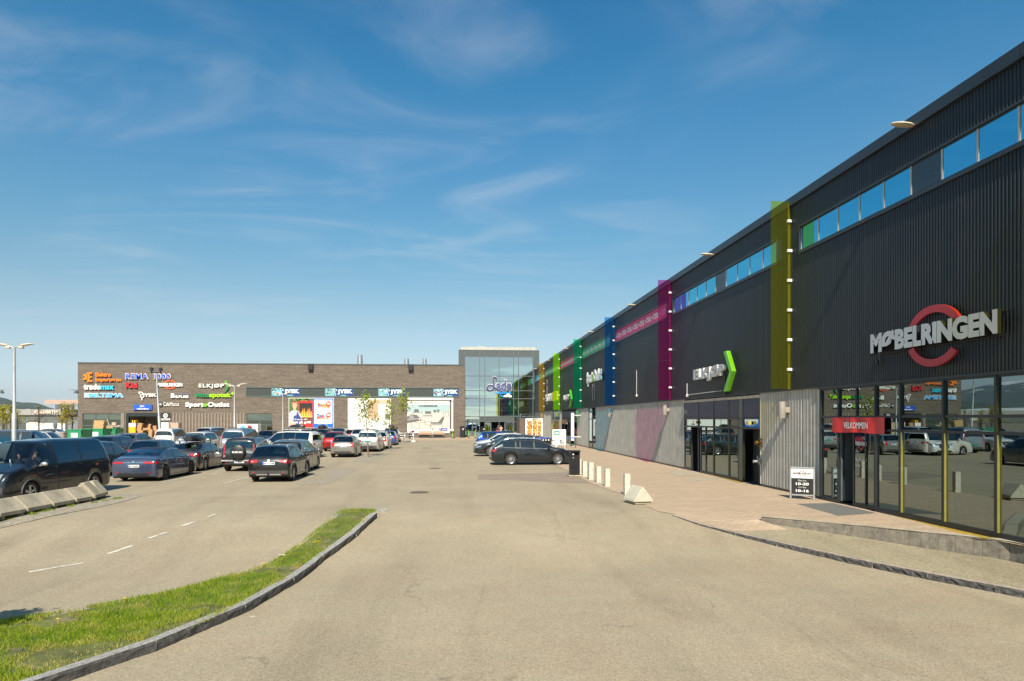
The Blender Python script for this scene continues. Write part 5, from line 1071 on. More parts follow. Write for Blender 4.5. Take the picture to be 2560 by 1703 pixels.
q = MB(); bird(q, 0, -h * .65, h * 2.05, -.14, 0, .10); obj('emblem', q, SWH, t, recalc=False)
t, w, h = fsign('shop_sign', 'small white car care lettering with faint blue line on the brick wall', 429, 984, 473, 995); word(t, 'B', 0, 0, w * .22, h, SWH, bold=.04); word(t, 'ILPLEIE', w * .26, 0, w, h * .55, SWH, bold=.04); word(t, 'MOTOR', w * .45, h * .66, w, h * .95, flat('faint_blue', (0.2, 0.25, 0.4)), bold=.0)
t, w, h = fsign('shop_sign', 'two tone green pharmacy lettering ending in a plus sign', 488, 982, 586, 996.5); word(t, 'vitusapotek', 0, 0, w * .93, h, [DGR, LGR], mis=[0] * 5 + [1] * 6, bold=.045); word(t, '+', w * .93, h * .6, w * 1.0, h * 1.15, LGR)
t, w, h = fsign('shop_sign', 'small grey round badge with thin white cafe lettering on the brick wall', 396, 1004.5, 449, 1016.5); word(t, 'CafeMocca', w * .26, h * .1, w, h * .88, SWH, dp=.1, bold=.0)
q = MB(); q.cyl((w * .11, -.16, h * .5), (w * .11, -.06, h * .5), h * .52, n=20); obj('badge', q, flat('badge_grey', (0.07, 0.075, 0.08)), t)
obj('lettering', text('cb', w * .05, h * .32, w * .17, h * .68, y=-.165, bold=.02), SWH, t, recalc=False)
t, w, h = fsign('shop_sign', 'large white sports lettering with green double arrow, lowest right of the brick wall signs', 465, 1005.5, 575, 1019); word(t, 'Sport»Outlet', 0, -h * .12, w, h, [SWH, GCHEV], mis=[0] * 5 + [1] + [0] * 6, bold=.05)
t, w, h = fsign('delivery_sign', 'blue rectangular delivery sign with white lettering over the open delivery bay', 335, 1012, 381.5, 1025.5); q = MB(); q.bbox(0, -.2, 0, w, -.02, h, .02); obj('board', q, flat('delivery_blue', (0.01, 0.09, 0.50)), t)
obj('lettering', text('VARELEVERING', w * .18, h * .1, w * .82, h * .34, y=-.205, bold=.03), SWH, t, recalc=False); obj('lettering', text('REMA', w * .36, h * .56, w * .6, h * .86, y=-.206, bold=.02), SWH, t, recalc=False)
t, w, h = fsign('loading_sign', 'black loading zone board with a crossed circle beside the delivery bay', 402.5, 1032, 427.5, 1053); q = MB(); q.bbox(0, -.14, 0, w, -.12, h, .005); obj('board', q, SBK, t)
q = MB(); cx_, cz_ = w * .5, h * .66; n = 20
for k in range(n):
    a, e = 2 * pi * k / n, 2 * pi * (k + 1) / n; r0, r1 = h * .27, h * .21
    q.poly([(cx_ + r0 * cos(a), -.15, cz_ + r0 * sin(a)), (cx_ + r0 * cos(e), -.15, cz_ + r0 * sin(e)), (cx_ + r1 * cos(e), -.15, cz_ + r1 * sin(e)), (cx_ + r1 * cos(a), -.15, cz_ + r1 * sin(a))])
for s_ in (1, -1): q.poly([(cx_ - .2 * h, -.15, cz_ - s_ * .13 * h), (cx_ - .13 * h, -.15, cz_ - s_ * .2 * h), (cx_ + .2 * h, -.15, cz_ + s_ * .13 * h), (cx_ + .13 * h, -.15, cz_ + s_ * .2 * h)])
obj('symbol', q, SWH, t, recalc=False); obj('lettering', text('LASTESONE', w * .03, h * .15, w * .97, h * .33, y=-.15, bold=.03), SWH, t, recalc=False); obj('lettering', text('PARKERING FORBUDT', w * .05, h * .02, w * .95, h * .10, y=-.15, bold=.0), SWH, t, recalc=False)
# ---------------------------------------------------------------- posters
def rectp(q, x0, z0, x1, z1, y, mi): q.poly([(x0, y, z0), (x1, y, z0), (x1, y, z1), (x0, y, z1)], mi)
def ell(q, cx_, cz_, rx, rz, y, mi, n=16): q.poly([(cx_ + rx * cos(2 * pi * k / n), y, cz_ + rz * sin(2 * pi * k / n)) for k in range(n)], mi)
t, w, h = fsign('poster', 'barbecue poster of a woman in a blue apron with food offers', 723.3, 996, 834, 1069.5, 'poster'); P0, P1 = w * .535, w
q = MB(); q.bbox(-.06, -.10, -.06, w + .06, -.03, h + .06, .01); obj('board', q, WHITE, t)
pm = [flat('poster_foliage', (0.06, 0.13, 0.02)), flat('poster_skin', (0.62, 0.36, 0.24)), flat('poster_hair', (0.34, 0.16, 0.10)), flat('poster_shirt', (0.42, 0.44, 0.50)), flat('poster_apron', (0.03, 0.05, 0.20)), flat('poster_black', (0.02, 0.012, 0.01)), flat('poster_red', (0.50, 0.02, 0.01)), flat('poster_flame', (0.9, 0.28, 0.02)), flat('poster_flame_light', (0.95, 0.60, 0.10)), flat('poster_blue', (0.01, 0.12, 0.50)), WHITE, SRED, flat('poster_brown', (0.16, 0.05, 0.02)), SBLUE, ORG, GRN, AQ]
q = MB(); y = -.105; rectp(q, 0, 0, P0, h, y, 0); r = random.Random(2)
for k in range(40): ell(q, r.uniform(.05, .97) * P0, h * r.uniform(.8, .98), r.uniform(.04, .10) * P0, h * .02, y - .001, r.choice((0, 15, 12)), 7)
rectp(q, P0 * .40, h * .40, P0, h * .92, y - .003, 6); rectp(q, P0 * .44, h * .40, P0 * .97, h * .84, y - .005, 5)
for k in range(7):
    cx_ = P0 * (.5 + k * .072); hh = h * (.14 + .12 * abs(sin(k * 2.1))); q.poly([(cx_ - .045 * P0, y - .007, h * .40), (cx_ + .045 * P0, y - .007, h * .40), (cx_ + .035 * P0, y - .007, h * .40 + hh * .5), (cx_ + .012 * P0, y - .007, h * .44 + hh), (cx_ - .02 * P0, y - .007, h * .40 + hh * .6), (cx_ - .045 * P0, y - .007, h * .4 + hh * .4)], 7)
    q.poly([(cx_ - .02 * P0, y - .009, h * .40), (cx_ + .02 * P0, y - .009, h * .40), (cx_ + .005 * P0, y - .009, h * .42 + hh * .6)], 8)
rectp(q, P0 * .38, h * .0, P0, h * .40, y - .004, 12); rectp(q, P0 * .4, h * .02, P0, h * .14, y - .006, 6); rectp(q, P0 * .42, h * .36, P0 * .98, h * .39, y - .008, 8)
q.poly([(0, y - .010, 0), (P0 * .50, y - .010, 0), (P0 * .52, y - .010, h * .35), (P0 * .42, y - .010, h * .55), (P0 * .28, y - .010, h * .61), (P0 * .10, y - .010, h * .58), (0, y - .010, h * .5)], 3)
q.poly([(0.0, y - .012, 0), (P0 * .46, y - .012, 0), (P0 * .50, y - .012, h * .33), (P0 * .40, y - .012, h * .45), (P0 * .36, y - .012, h * .57), (P0 * .30, y - .012, h * .42), (P0 * .2, y - .012, h * .40), (P0 * .18, y - .012, h * .2)], 4)
rectp(q, P0 * .18, h * .56, P0 * .28, h * .66, y - .013, 1); ell(q, P0 * .24, h * .80, P0 * .14, h * .12, y - .014, 2); ell(q, P0 * .23, h * .93, P0 * .07, h * .05, y - .014, 2); ell(q, P0 * .235, h * .735, P0 * .085, h * .105, y - .016, 1)
q.poly([(0, y - .015, h * .12), (P0 * .08, y - .015, h * .3), (P0 * .3, y - .015, h * .12), (P0 * .5, y - .015, h * .05), (P0 * .48, y - .015, 0), (P0 * .2, y - .015, h * .05)], 1)
rectp(q, P0, 0, w, h, y, 9); rectp(q, P0 + w * .03, h * .14, w * .975, h * .955, y - .004, 10)
for (cz_, cx_) in ((.80, .78), (.42, .76)):
    for k in range(16): rectp(q, w * (cx_ - .13 + .055 * (k % 5)) - .05, h * (cz_ - .12 + .045 * (k // 5)), w * (cx_ - .13 + .055 * (k % 5) + .048), h * (cz_ - .12 + .045 * (k // 5) + .04), y - .006 - .0003 * k, r.choice((11, 14, 13, 15, 16, 7, 12)))
    ell(q, w * .895, h * (cz_ + .02), w * .062, h * .085, y - .012, 11, 20)
obj('print', q, pm, t, recalc=False)
lt = text('Best på grill!', P0 * .08, h * .13, P0 * .92, h * .23, y=y - .03, bold=.04); text('Grunn nr 109', P0 * .22, h * .26, P0 * .76, h * .31, y=y - .03, bold=.02, mb=lt); text('3|2', w * .85, h * .77, w * .94, h * .86, y=y - .03, bold=.03, mb=lt); text('3|2', w * .85, h * .39, w * .94, h * .48, y=y - .03, bold=.03, mb=lt)
text('REMA 1000', P0 + w * .13, h * .07, w * .86, h * .11, y=y - .03, bold=.03, mb=lt); text('Bladkompaniet', P0 + w * .16, h * .025, w * .82, h * .05, y=y - .03, bold=.0, mb=lt); obj('lettering', lt, WHITE, t, recalc=False)
# kitchen poster
t, w, h = fsign('poster', 'large white kitchen poster with black handwriting style lettering', 870, 996, 977.5, 1076, 'poster'); q = MB(); q.bbox(0, -.10, 0, w, -.03, h, .01); obj('board', q, WHITE, t)
q = MB(); y = -.105; mats_ = [flat('kitchen_beige', (0.46, 0.31, 0.20)), flat('kitchen_white', (0.60, 0.56, 0.50)), flat('kitchen_grey', (0.10, 0.10, 0.10)), flat('kitchen_copper', (0.42, 0.17, 0.08)), flat('kitchen_cream', (0.52, 0.40, 0.29)), flat('kitchen_shadow', (0.36, 0.31, 0.26))]
rectp(q, w * .455, h * .36, w * .99, h * .965, y, 4); rectp(q, w * .455, h * .42, w * .70, h * .94, y - .002, 0); rectp(q, w * .70, h * .36, w * .995, h * .82, y - .004, 1); rectp(q, w * .865, h * .36, w * .98, h * .52, y - .006, 5); rectp(q, w * .87, h * .38, w * .975, h * .50, y - .008, 2)
rectp(q, w * .45, h * .335, w * .99, h * .36, y - .006, 1); rectp(q, w * .47, h * .555, w * .62, h * .565, y - .006, 2)
for cx_ in (.50, .53, .56): ell(q, w * cx_, h * .585, w * .016, h * .022, y - .008, 3, 8); ell(q, w * (cx_ + .08), h * .39, w * .012, h * .03, y - .008, 3, 8)
rectp(q, w * .755, h * .05, w * .765, h * .34, y - .009, 2); rectp(q, w * .72, h * .335, w * .80, h * .343, y - .009, 2); rectp(q, w * .70, h * .05, w * .83, h * .06, y - .009, 2)
for k in range(6): rectp(q, w * .45 + k * w * .09, 0.1, w * .452 + k * w * .09, h * .33, y - .003, 5)
obj('print', q, mats_, t, recalc=False)
lt = text('Velg et', w * .085, h * .76, w * .285, h * .83, y=y - .02, bold=.01); text('kjøkken', w * .085, h * .655, w * .31, h * .74, y=y - .02, bold=.01, mb=lt); text('som varer.', w * .085, h * .57, w * .38, h * .62, y=y - .02, bold=.01, mb=lt); text('epoq', w * .81, h * .16, w * .90, h * .205, y=y - .02, bold=.03, mb=lt)
obj('lettering', lt, flat('ink_black', (0.03, 0.03, 0.03)), t, recalc=False)
lt = text('Best til pris på kjøkken', w * .085, h * .40, w * .38, h * .425, y=y - .02); text('i ny stil, laget for deg', w * .085, h * .35, w * .36, h * .375, y=y - .02, mb=lt); text('og ditt hjem', w * .085, h * .30, w * .26, h * .325, y=y - .02, mb=lt); obj('lettering', lt, flat('ink_pale', (0.55, 0.54, 0.5)), t, recalc=False)
# garden furniture poster
t, w, h = fsign('poster', 'large garden furniture poster in a white roller frame with grey lounge chairs', 1018.5, 1000, 1124, 1083, 'poster'); q = MB(); q.bbox(0, -.10, 0, w, -.03, h, .01); obj('board', q, WHITE, t)
q = MB(); q.bbox(-.05, -.35, h, w + .55, -.02, h + .30, .04); q.bbox(w + .28, -.30, h * .08, w + .52, -.02, h, .03); q.bbox(w + .1, -.32, h * .06, w + .6, -.02, h * .12, .02); obj('roller_frame', q, WHITE, t)
q = MB(); y = -.105; gm = [flat('garden_sky', (0.33, 0.44, 0.44)), flat('garden_floor', (0.56, 0.50, 0.43)), flat('garden_grey', (0.12, 0.115, 0.11)), flat('garden_light_grey', (0.26, 0.25, 0.24)), flat('garden_dark', (0.09, 0.085, 0.08)), flat('garden_wood', (0.55, 0.42, 0.30))]
rectp(q, .05, h * .62, w - .05, h * .86, y, 0); rectp(q, .05, h * .12, w - .05, h * .62, y, 1)
def line(q, x0, z0, x1, z1, wd, y, mi):
    L_ = sqrt((x1 - x0) ** 2 + (z1 - z0) ** 2); nx_, nz_ = -(z1 - z0) / L_ * wd / 2, (x1 - x0) / L_ * wd / 2; q.poly([(x0 + nx_, y, z0 + nz_), (x1 + nx_, y, z1 + nz_), (x1 - nx_, y, z1 - nz_), (x0 - nx_, y, z0 - nz_)], mi)
def pl(pts, mi, dy): q.poly([(w * a, y - dy, h * b_) for a, b_ in pts], mi)
pl(((0, .30), (.33, .38), (.33, .43), (.22, .55), (.10, .57), (0, .50)), 2, .004); pl(((0, .38), (.30, .43), (.30, .46), (0, .44)), 3, .006); pl(((.06, .44), (.16, .46), (.13, .55), (.04, .53)), 3, .007)
pl(((.15, .63), (.28, .62), (.26, .72), (.17, .72)), 2, .005); pl(((.12, .60), (.36, .61), (.36, .635), (.12, .63)), 3, .006)
pl(((.42, .58), (.56, .58), (.56, .66), (.42, .66)), 2, .005); pl(((.38, .50), (.56, .50), (.58, .55), (.38, .55)), 3, .006)
pl(((.62, .62), (.68, .62), (.68, .70), (.62, .70)), 2, .004); pl(((.70, .62), (.76, .62), (.76, .71), (.70, .71)), 2, .004); pl(((.72, .64), (.98, .65), (.98, .66), (.72, .655)), 5, .007)
pl(((.58, .24), (.80, .24), (.82, .30), (.60, .30)), 3, .006); pl(((.72, .32), (.84, .50), (.88, .47), (.82, .28)), 2, .007); pl(((.56, .29), (.80, .30), (.80, .33), (.56, .33)), 2, .008)
for x0, z0, x1, z1 in ((.10, .36, .42, .38), (.10, .36, .28, .30), (.28, .30, .57, .36), (.10, .36, .10, .18), (.28, .30, .28, .12), (.10, .18, .28, .12), (.42, .38, .42, .26), (.57, .36, .57, .22), (.42, .26, .57, .22), (.55, .32, .55, .12), (.82, .30, .82, .12), (.55, .12, .82, .12), (.36, .60, .36, .46), (.58, .60, .58, .46), (.86, .64, .86, .44), (.90, .66, .92, .50), (.96, .66, .98, .50)): line(q, w * x0, h * z0, w * x1, h * z1, .05, y - .009, 4)
rectp(q, w * .76, h * .06, w * .95, h * .15, y - .01, 2); q.m[-1] = 6; gm.append(flat('poster_blue2', (0.015, 0.05, 0.30))); ell(q, w * .29, h * .42, w * .02, h * .04, y - .011, 5, 8)
obj('print', q, gm, t, recalc=False)
lt = text('NORGES STØRSTE UTVALG AV', w * .08, h * .875, w * .92, h * .94, y=y - .02, bold=-.005); text('HAGEMØBLER', w * .27, h * .79, w * .72, h * .85, y=y - .02, bold=.035, mb=lt); obj('lettering', lt, flat('ink_grey', (0.07, 0.07, 0.07)), t, recalc=False)
lt = text('JYSK', w * .82, h * .08, w * .94, h * .125, y=y - .02, bold=.04); bird(lt, w * .765, h * .06, h * .09, y - .02, 0, .08); obj('lettering', lt, WHITE, t, recalc=False)
# ---------------------------------------------------------------- chimneys
for px, yt, w_, lab in ((900, 888, 14.5, 'tall round metal roof vent standing alone on the brick hall'), (1016.5, 897, 13, 'round metal roof vent, left of the close pair'), (1061.5, 897, 11, 'round metal roof vent, right of the close pair by the glass tower')):
    yy = FY + 8; X, z = FP(px, yt, yy); r_ = w_ / 2 / F * yy; b = MB(); b.lathe([(r_, 0), (r_ * .82, z - ZT + .3), (r_ * .70, z - ZT + .3), (r_ * .70, z - ZT - .1)], 20, caps=False); o = obj('roof_vent', b, STEEL, loc=(X, yy, ZT - .3), smooth=40); tag(o, lab, 'roof vent', 'round metal vents on the roof')
# ---------------------------------------------------------------- GLASS ENTRANCE TOWER
def tp(px, py): X, z = FP(px, py, YE); return X - TX0, z
TX0 = FP(1147, HZ, YE)[0]; TX1 = FP(1347.5, HZ, YE)[0]; TWd = TX1 - TX0; TZ = FP(1250, 876, YE)[1]
TW = thing('glass_tower', 'tall glass entrance tower with white outlined lettering between the two halls', 'building', (TX0, YE, 0))
TGL = glassmat('tower_glass', (0.30, 0.40, 0.38), 0.60, (0.62, 0.82, 0.86), wob=0.01)
TPN = M('tower_grey_panel', (0.085, 0.095, 0.095), 0.35, 0.1, spec=0.6)
q = MB(); q.box(0, .35, 0, .3, 16, TZ); q.box(TWd - .3, .35, 0, TWd, 16, TZ); q.box(0, 15.7, 0, TWd, 16, TZ); q.box(0, .35, TZ - .4, TWd, 16, TZ - .1); obj('wall', q, TPN, TW)
q = MB(); q.box(tp(1152.5, 870)[0], 1.0, TZ - .1, tp(1342, 870)[0], 15, tp(1250, 868)[1] + .1); obj('plant_room', q, M('pale_plant_room', (0.45, 0.42, 0.36), 0.7, var=.2, vs=2), TW)
q = MB(); q.box(tp(1192, 870)[0], 2, tp(1250, 868)[1], tp(1212, 870)[0], 4, tp(1250, 868)[1] + .35); obj('roof_unit', q, STEEL, TW)
cols = [1147, 1162.5, 1199, 1212, 1248, 1284, 1296.5, 1332.5, 1347.5]; rowsy = [876, 892.5, 940.5, 977, 997, 1041.5, 1054, 1090.8]
X = [tp(c_, HZ)[0] for c_ in cols]; Z = [tp(1250, r_)[1] for r_ in rowsy]; Z[-1] = 0.0
for i in range(len(X) - 1):
    for j in range(len(Z) - 1):
        solid = j == 0 or i in (0, len(X) - 2) and j < 4; ent = j == 6 and i in (2, 3, 4)
        if j == 5 and i in (2, 3, 4): solid = True
        if ent: continue
        q = MB(); a, e, z0, z1 = X[i] + .04, X[i + 1] - .04, Z[j + 1] + .04, Z[j] - .04
        if solid: q.box(a, .0, z0, e, .06, z1); obj('facade_panel', q, TPN, TW)
        else: q.poly([(a, .05, z0), (e, .05, z0), (e, .05, z1), (a, .05, z1)]); obj('glass_pane', q, TGL, TW)
for x in X: q = MB(); q.box(x - .05, -.05, 0, x + .05, .14, TZ); obj('mullion', q, FRAMEG, TW)
for z in Z[:-1]: q = MB(); q.box(0, -.046, z - .05, TWd, .136, z + .05); obj('transom', q, FRAMEG, TW)
q = MB(); q.box(0, .3, .02, TWd, 14, .03); q.poly([(0, 12, 0), (TWd, 12, 0), (TWd, 12, TZ - .5), (0, 12, TZ - .5)]); 
obj('interior', q, M('tower_interior', (0.06, 0.065, 0.06), 0.8), TW)
for zz in (Z[4] - .2 - .9, 4.35): pass
q = MB(); zb1 = tp(1250, 1027)[1]; q.box(X[1] + .5, 1.2, zb1, X[7] - .6, 1.5, zb1 + .16); q.box(X[1] + .4, 1.2, tp(1250, 1021)[1], X[7] - .5, 1.5, tp(1250, 1021)[1] + .18); q.box(X[1] + .4, .9, tp(1250, 1041)[1] - .12, X[7], 1.2, tp(1250, 1041)[1] + .08); obj('gallery_floor', q, M('gallery_white', (0.62, 0.64, 0.58), 0.5), TW)
q = MB(); zb2 = tp(1250, 1019)[1]; q.box(X[1] + .5, 1.25, zb2, X[7] - .6, 1.29, zb2 + .8); 
for k in range(9): q.box(X[1] + .6 + k * (X[7] - X[1] - 1.3) / 8, 1.2, zb2, X[1] + .68 + k * (X[7] - X[1] - 1.3) / 8, 1.35, zb2 + .95)
obj('gallery_rail', q, M('pale_green_rail', (0.38, 0.46, 0.38), 0.5), TW)
# entrance doors
for a, e in ((1212, 1227), (1262, 1284)):
    x0, x1 = tp(a, HZ)[0], tp(e, HZ)[0]; fr = MB(); z1 = Z[6] - .05
    fr.box(x0, .0, 0, x0 + .1, .12, z1); fr.box(x1 - .1, .0, 0, x1, .12, z1); fr.box(x0, .0, z1 - .12, x1, .12, z1); fr.box(x0, 0, .0, x1, .12, .12); d_ = obj('door', fr, FRAMEG, TW)
    q = MB(); q.poly([(x0 + .1, .06, .12), (x1 - .1, .06, .12), (x1 - .1, .06, z1 - .12), (x0 + .1, .06, z1 - .12)]); obj('pane', q, TGL, d_)
q = MB(); q.box(tp(1227, HZ)[0], .1, 0, tp(1228.5, HZ)[0], .3, Z[6]); q.box(tp(1261, HZ)[0], .1, 0, tp(1262.5, HZ)[0], .3, Z[6]); obj('door_post', q, FRAMEG, TW)
for a in (1168, 1180, 1189):
    x0 = tp(a, HZ)[0]; q = MB(); q.box(x0, -.06, 0, x0 + .12, -.03, 2.6); obj('door_stile', q, FRAMEG, TW)
q = MB(); x0, x1 = tp(1168, HZ)[0], tp(1199, HZ)[0]; q.box(x0, -.06, 2.48, x1, -.03, 2.62); obj('door_stile', q, FRAMEG, TW)
# tower lettering, a thing of its own
t = thing('tower_sign', 'white outlined purple grey lettering with a small blue word on the glass tower', 'sign', (FP(1217, HZ, YE)[0], YE - .12, 0))
sx = lambda px: FP(px, HZ, YE)[0] - t.location.x
sz = lambda py: FP(1250, py, YE)[1]
PUR = flat('letter_purple_grey', (0.075, 0.08, 0.20)); CYB = flat('letter_bright_blue', (0.02, 0.35, 0.80))
def word2(s, a, b_, c_, d_, bold=.03):
    for q in text(s, sx(a) - .08, sz(d_) - .08, sx(b_) + .08, sz(c_) + .08, y=-.05, depth=.1, bold=.06, split=True): obj('letter_outline', q, WHITE, t)
    for q in text(s, sx(a), sz(d_), sx(b_), sz(c_), y=-.12, depth=.1, bold=bold, split=True): obj('letter', q, PUR, t)
word2('ade', 1240, 1279, 950, 978)
Lp = [(1241, 975), (1238, 962), (1233, 945), (1237, 943), (1240.5, 946), (1239, 951)]; Lp = [(1240.5, 951), (1239.5, 945), (1234, 943.5), (1233, 950), (1234, 964), (1232, 973), (1225, 977), (1219, 974), (1218.5, 968), (1223, 963.5), (1231, 965), (1239, 971), (1247, 977)]
LS = [(v.x, v.y) for v in spline([Vector((a, b_, 0)) for a, b_ in Lp], 5)]
q = MB(); q.tube([(sx(a), -.12, sz(b_)) for a, b_ in LS], .17, 8); obj('letter_outline', q, WHITE, t, smooth=50); q = MB(); q.tube([(sx(a), -.26, sz(b_)) for a, b_ in LS], .12, 8); obj('letter', q, PUR, t, smooth=50)
for q in text('ARENA', sx(1236), sz(985), sx(1278.5), sz(979.5), y=-.1, depth=.1, bold=.05, sp=.1, split=True): obj('letter', q, CYB, t)
q = MB(); q.tube([(sx(a), -.12, sz(b_)) for a, b_ in ((1250, 987), (1254, 991), (1262, 993), (1268, 991))], .10, 6); obj('swoosh', q, CYB, t)
q = MB(); q.ball((sx(1270), -.15, sz(988)), .32, 8, sc=(1, .4, .8)); q.ball((sx(1265), -.15, sz(991)), .35, 8, sc=(1.3, .4, .6)); q.ball((sx(1275), -.15, sz(991.5)), .3, 8, sc=(1, .4, .8)); obj('emblem', q, WHITE, t, smooth=60)
for k, py in enumerate((954, 964, 974, 984)):
    q = MB(); q.box(sx(1240), -.02, sz(py), sx(1283), 0.03, sz(py) + .05); obj('support_rail', q, FRAMEG, t)
# ================================================================= VEHICLES
CGL = glassmat('car_glass', (0.20, 0.24, 0.22), 0.10, (0.80, 0.92, 1.0))
CGLC = glassmat('car_glass_clear', (0.62, 0.68, 0.64), 0.06, (0.80, 0.92, 1.0))
CGLD = glassmat('car_glass_dark', (0.05, 0.06, 0.065), 0.15, (0.80, 0.92, 1.0))
UNDER = M('car_underside', (0.012, 0.012, 0.012), 0.9)
CINT = M('car_interior', (0.022, 0.021, 0.021), 0.8)
PLAS = M('car_grey_plastic', (0.045, 0.045, 0.046), 0.6, var=0.15)
CHR = M('chrome_trim', (0.62, 0.62, 0.62), 0.18, 1.0)
RIMS = M('alloy_rim', (0.50, 0.50, 0.50), 0.3, 0.8); RIMD = M('dark_rim', (0.04, 0.04, 0.042), 0.35, 0.5)
TAIL = M('tail_lamp_red', (0.42, 0.008, 0.008), 0.12, var=0.3, vs=12, coat=1.0); TAILW = M('lamp_clear', (0.55, 0.50, 0.48), 0.1, 0.3, var=0.3, vs=20, coat=1.0); HEADL = M('head_lamp', (0.42, 0.44, 0.46), 0.08, 0.5, var=0.5, vs=18, coat=1.0)
PGREEN = flat('plate_green', (0.0, 0.42, 0.26)); PBLUE = flat('plate_blue', (0.01, 0.05, 0.45)); PTXT = flat('plate_ink', (0.03, 0.03, 0.03)); SEAM = M('panel_gap', (0.006, 0.006, 0.006), 0.9)
def interp(P, x):
    if x <= P[0][0]: return P[0][1]
    for (a, b), (c, d) in zip(P, P[1:]):
        if x <= c: return b + (d - b) * (x - a) / (c - a)
    return P[-1][1]
KINDS = {   # L, W, H, wheelbase, rear overhang, wheel radius; roof line from the tail; waist line; side windows; windscreen; rear window
 'hatch': dict(L=4.16, W=1.74, H=1.54, wb=2.54, ro=0.80, r=0.325, top=[(0, .86), (.04, 1.0), (.10, 1.05), (.42, 1.47), (.75, 1.53), (1.6, 1.54), (2.35, 1.50), (3.15, 1.03), (3.9, .88), (4.10, .72), (4.16, .60)], belt=[(0, 1.03), (.5, 1.01), (3.2, .95)], win=[(.50, .92), (1.0, 1.78), (1.86, 2.98)], ws=(2.42, 3.12), rw=(.12, .42), gc=.20),
 'mpv': dict(L=4.38, W=1.80, H=1.62, wb=2.65, ro=.83, r=.325, top=[(0, .85), (.05, 1.0), (.12, 1.08), (.42, 1.52), (.8, 1.60), (1.6, 1.62), (2.4, 1.58), (3.5, 1.02), (4.1, .86), (4.32, .70), (4.38, .58)], belt=[(0, 1.06), (.6, 1.04), (3.4, .95)], win=[(.55, 1.0), (1.08, 1.95), (2.03, 3.22)], ws=(2.50, 3.45), rw=(.14, .42), gc=.18),
 'suv': dict(L=4.55, W=1.84, H=1.68, wb=2.66, ro=.92, r=.36, top=[(0, .90), (.05, 1.08), (.12, 1.14), (.42, 1.60), (.8, 1.66), (1.8, 1.68), (2.6, 1.63), (3.35, 1.13), (4.2, 1.02), (4.48, .86), (4.55, .66)], belt=[(0, 1.14), (.6, 1.10), (3.4, 1.03)], win=[(.50, 1.02), (1.1, 2.0), (2.08, 3.15)], ws=(2.68, 3.30), rw=(.14, .42), gc=.24),
 'jeep': dict(L=4.30, W=1.80, H=1.70, wb=2.64, ro=.80, r=.37, top=[(0, .92), (.03, 1.08), (.06, 1.12), (.14, 1.60), (.3, 1.68), (1.8, 1.70), (2.4, 1.66), (3.0, 1.12), (4.05, 1.02), (4.25, .86), (4.30, .70)], belt=[(0, 1.11), (3.4, 1.05)], win=[(.35, .98), (1.06, 1.85), (1.93, 2.85)], ws=(2.48, 2.98), rw=(.065, .135), gc=.26),
 'wagon': dict(L=4.90, W=1.86, H=1.50, wb=2.74, ro=1.10, r=.34, top=[(0, .80), (.05, .98), (.15, 1.05), (.62, 1.40), (1.1, 1.47), (2.2, 1.50), (2.8, 1.46), (3.72, .99), (4.6, .84), (4.84, .68), (4.90, .56)], belt=[(0, 1.03), (.9, 1.01), (3.6, .93)], win=[(.66, 1.36), (1.43, 1.62), (1.68, 2.42), (2.50, 3.52)], ws=(2.90, 3.68), rw=(.18, .62), gc=.16),
 'sedan': dict(L=4.64, W=1.81, H=1.43, wb=2.81, ro=1.02, r=.33, top=[(0, .86), (.06, 1.0), (.10, 1.05), (.62, 1.07), (1.25, 1.36), (1.7, 1.42), (2.2, 1.43), (2.7, 1.39), (3.42, .97), (4.3, .83), (4.58, .66), (4.64, .54)], belt=[(0, 1.0), (1.0, .99), (3.4, .92)], win=[(1.02, 1.95), (2.03, 3.22)], ws=(2.78, 3.40), rw=(.68, 1.22), gc=.15),
 'fastback': dict(L=4.97, W=1.96, H=1.44, wb=2.96, ro=1.05, r=.35, top=[(0, .84), (.05, .98), (.12, 1.03), (.45, 1.07), (1.0, 1.24), (1.8, 1.42), (2.3, 1.445), (2.9, 1.40), (3.75, .96), (4.6, .80), (4.9, .64), (4.97, .52)], belt=[(0, 1.0), (1.3, .98), (3.7, .90)], win=[(1.10, 1.98), (2.06, 3.50)], ws=(2.95, 3.72), rw=(.62, 1.62), gc=.15),
 'van': dict(L=5.10, W=1.90, H=1.97, wb=3.10, ro=.98, r=.345, top=[(0, .95), (.03, 1.12), (.06, 1.20), (.16, 1.84), (.36, 1.95), (2.4, 1.97), (3.35, 1.91), (4.15, 1.24), (4.85, 1.04), (5.05, .84), (5.10, .60)], belt=[(0, 1.22), (3.4, 1.18), (4.1, 1.12)], win=[(.36, 1.58), (1.66, 2.78), (2.88, 3.88)], ws=(3.42, 4.14), rw=(.065, .15), gc=.22),
 'smallvan': dict(L=4.40, W=1.80, H=1.83, wb=2.70, ro=.80, r=.32, top=[(0, .90), (.03, 1.05), (.06, 1.10), (.14, 1.70), (.32, 1.80), (2.0, 1.83), (2.7, 1.77), (3.45, 1.10), (4.15, .96), (4.35, .80), (4.40, .60)], belt=[(0, 1.12), (3.3, 1.05)], win=[(.34, 1.30), (1.38, 2.18), (2.26, 3.2)], ws=(2.78, 3.44), rw=(.065, .13), gc=.18),
}
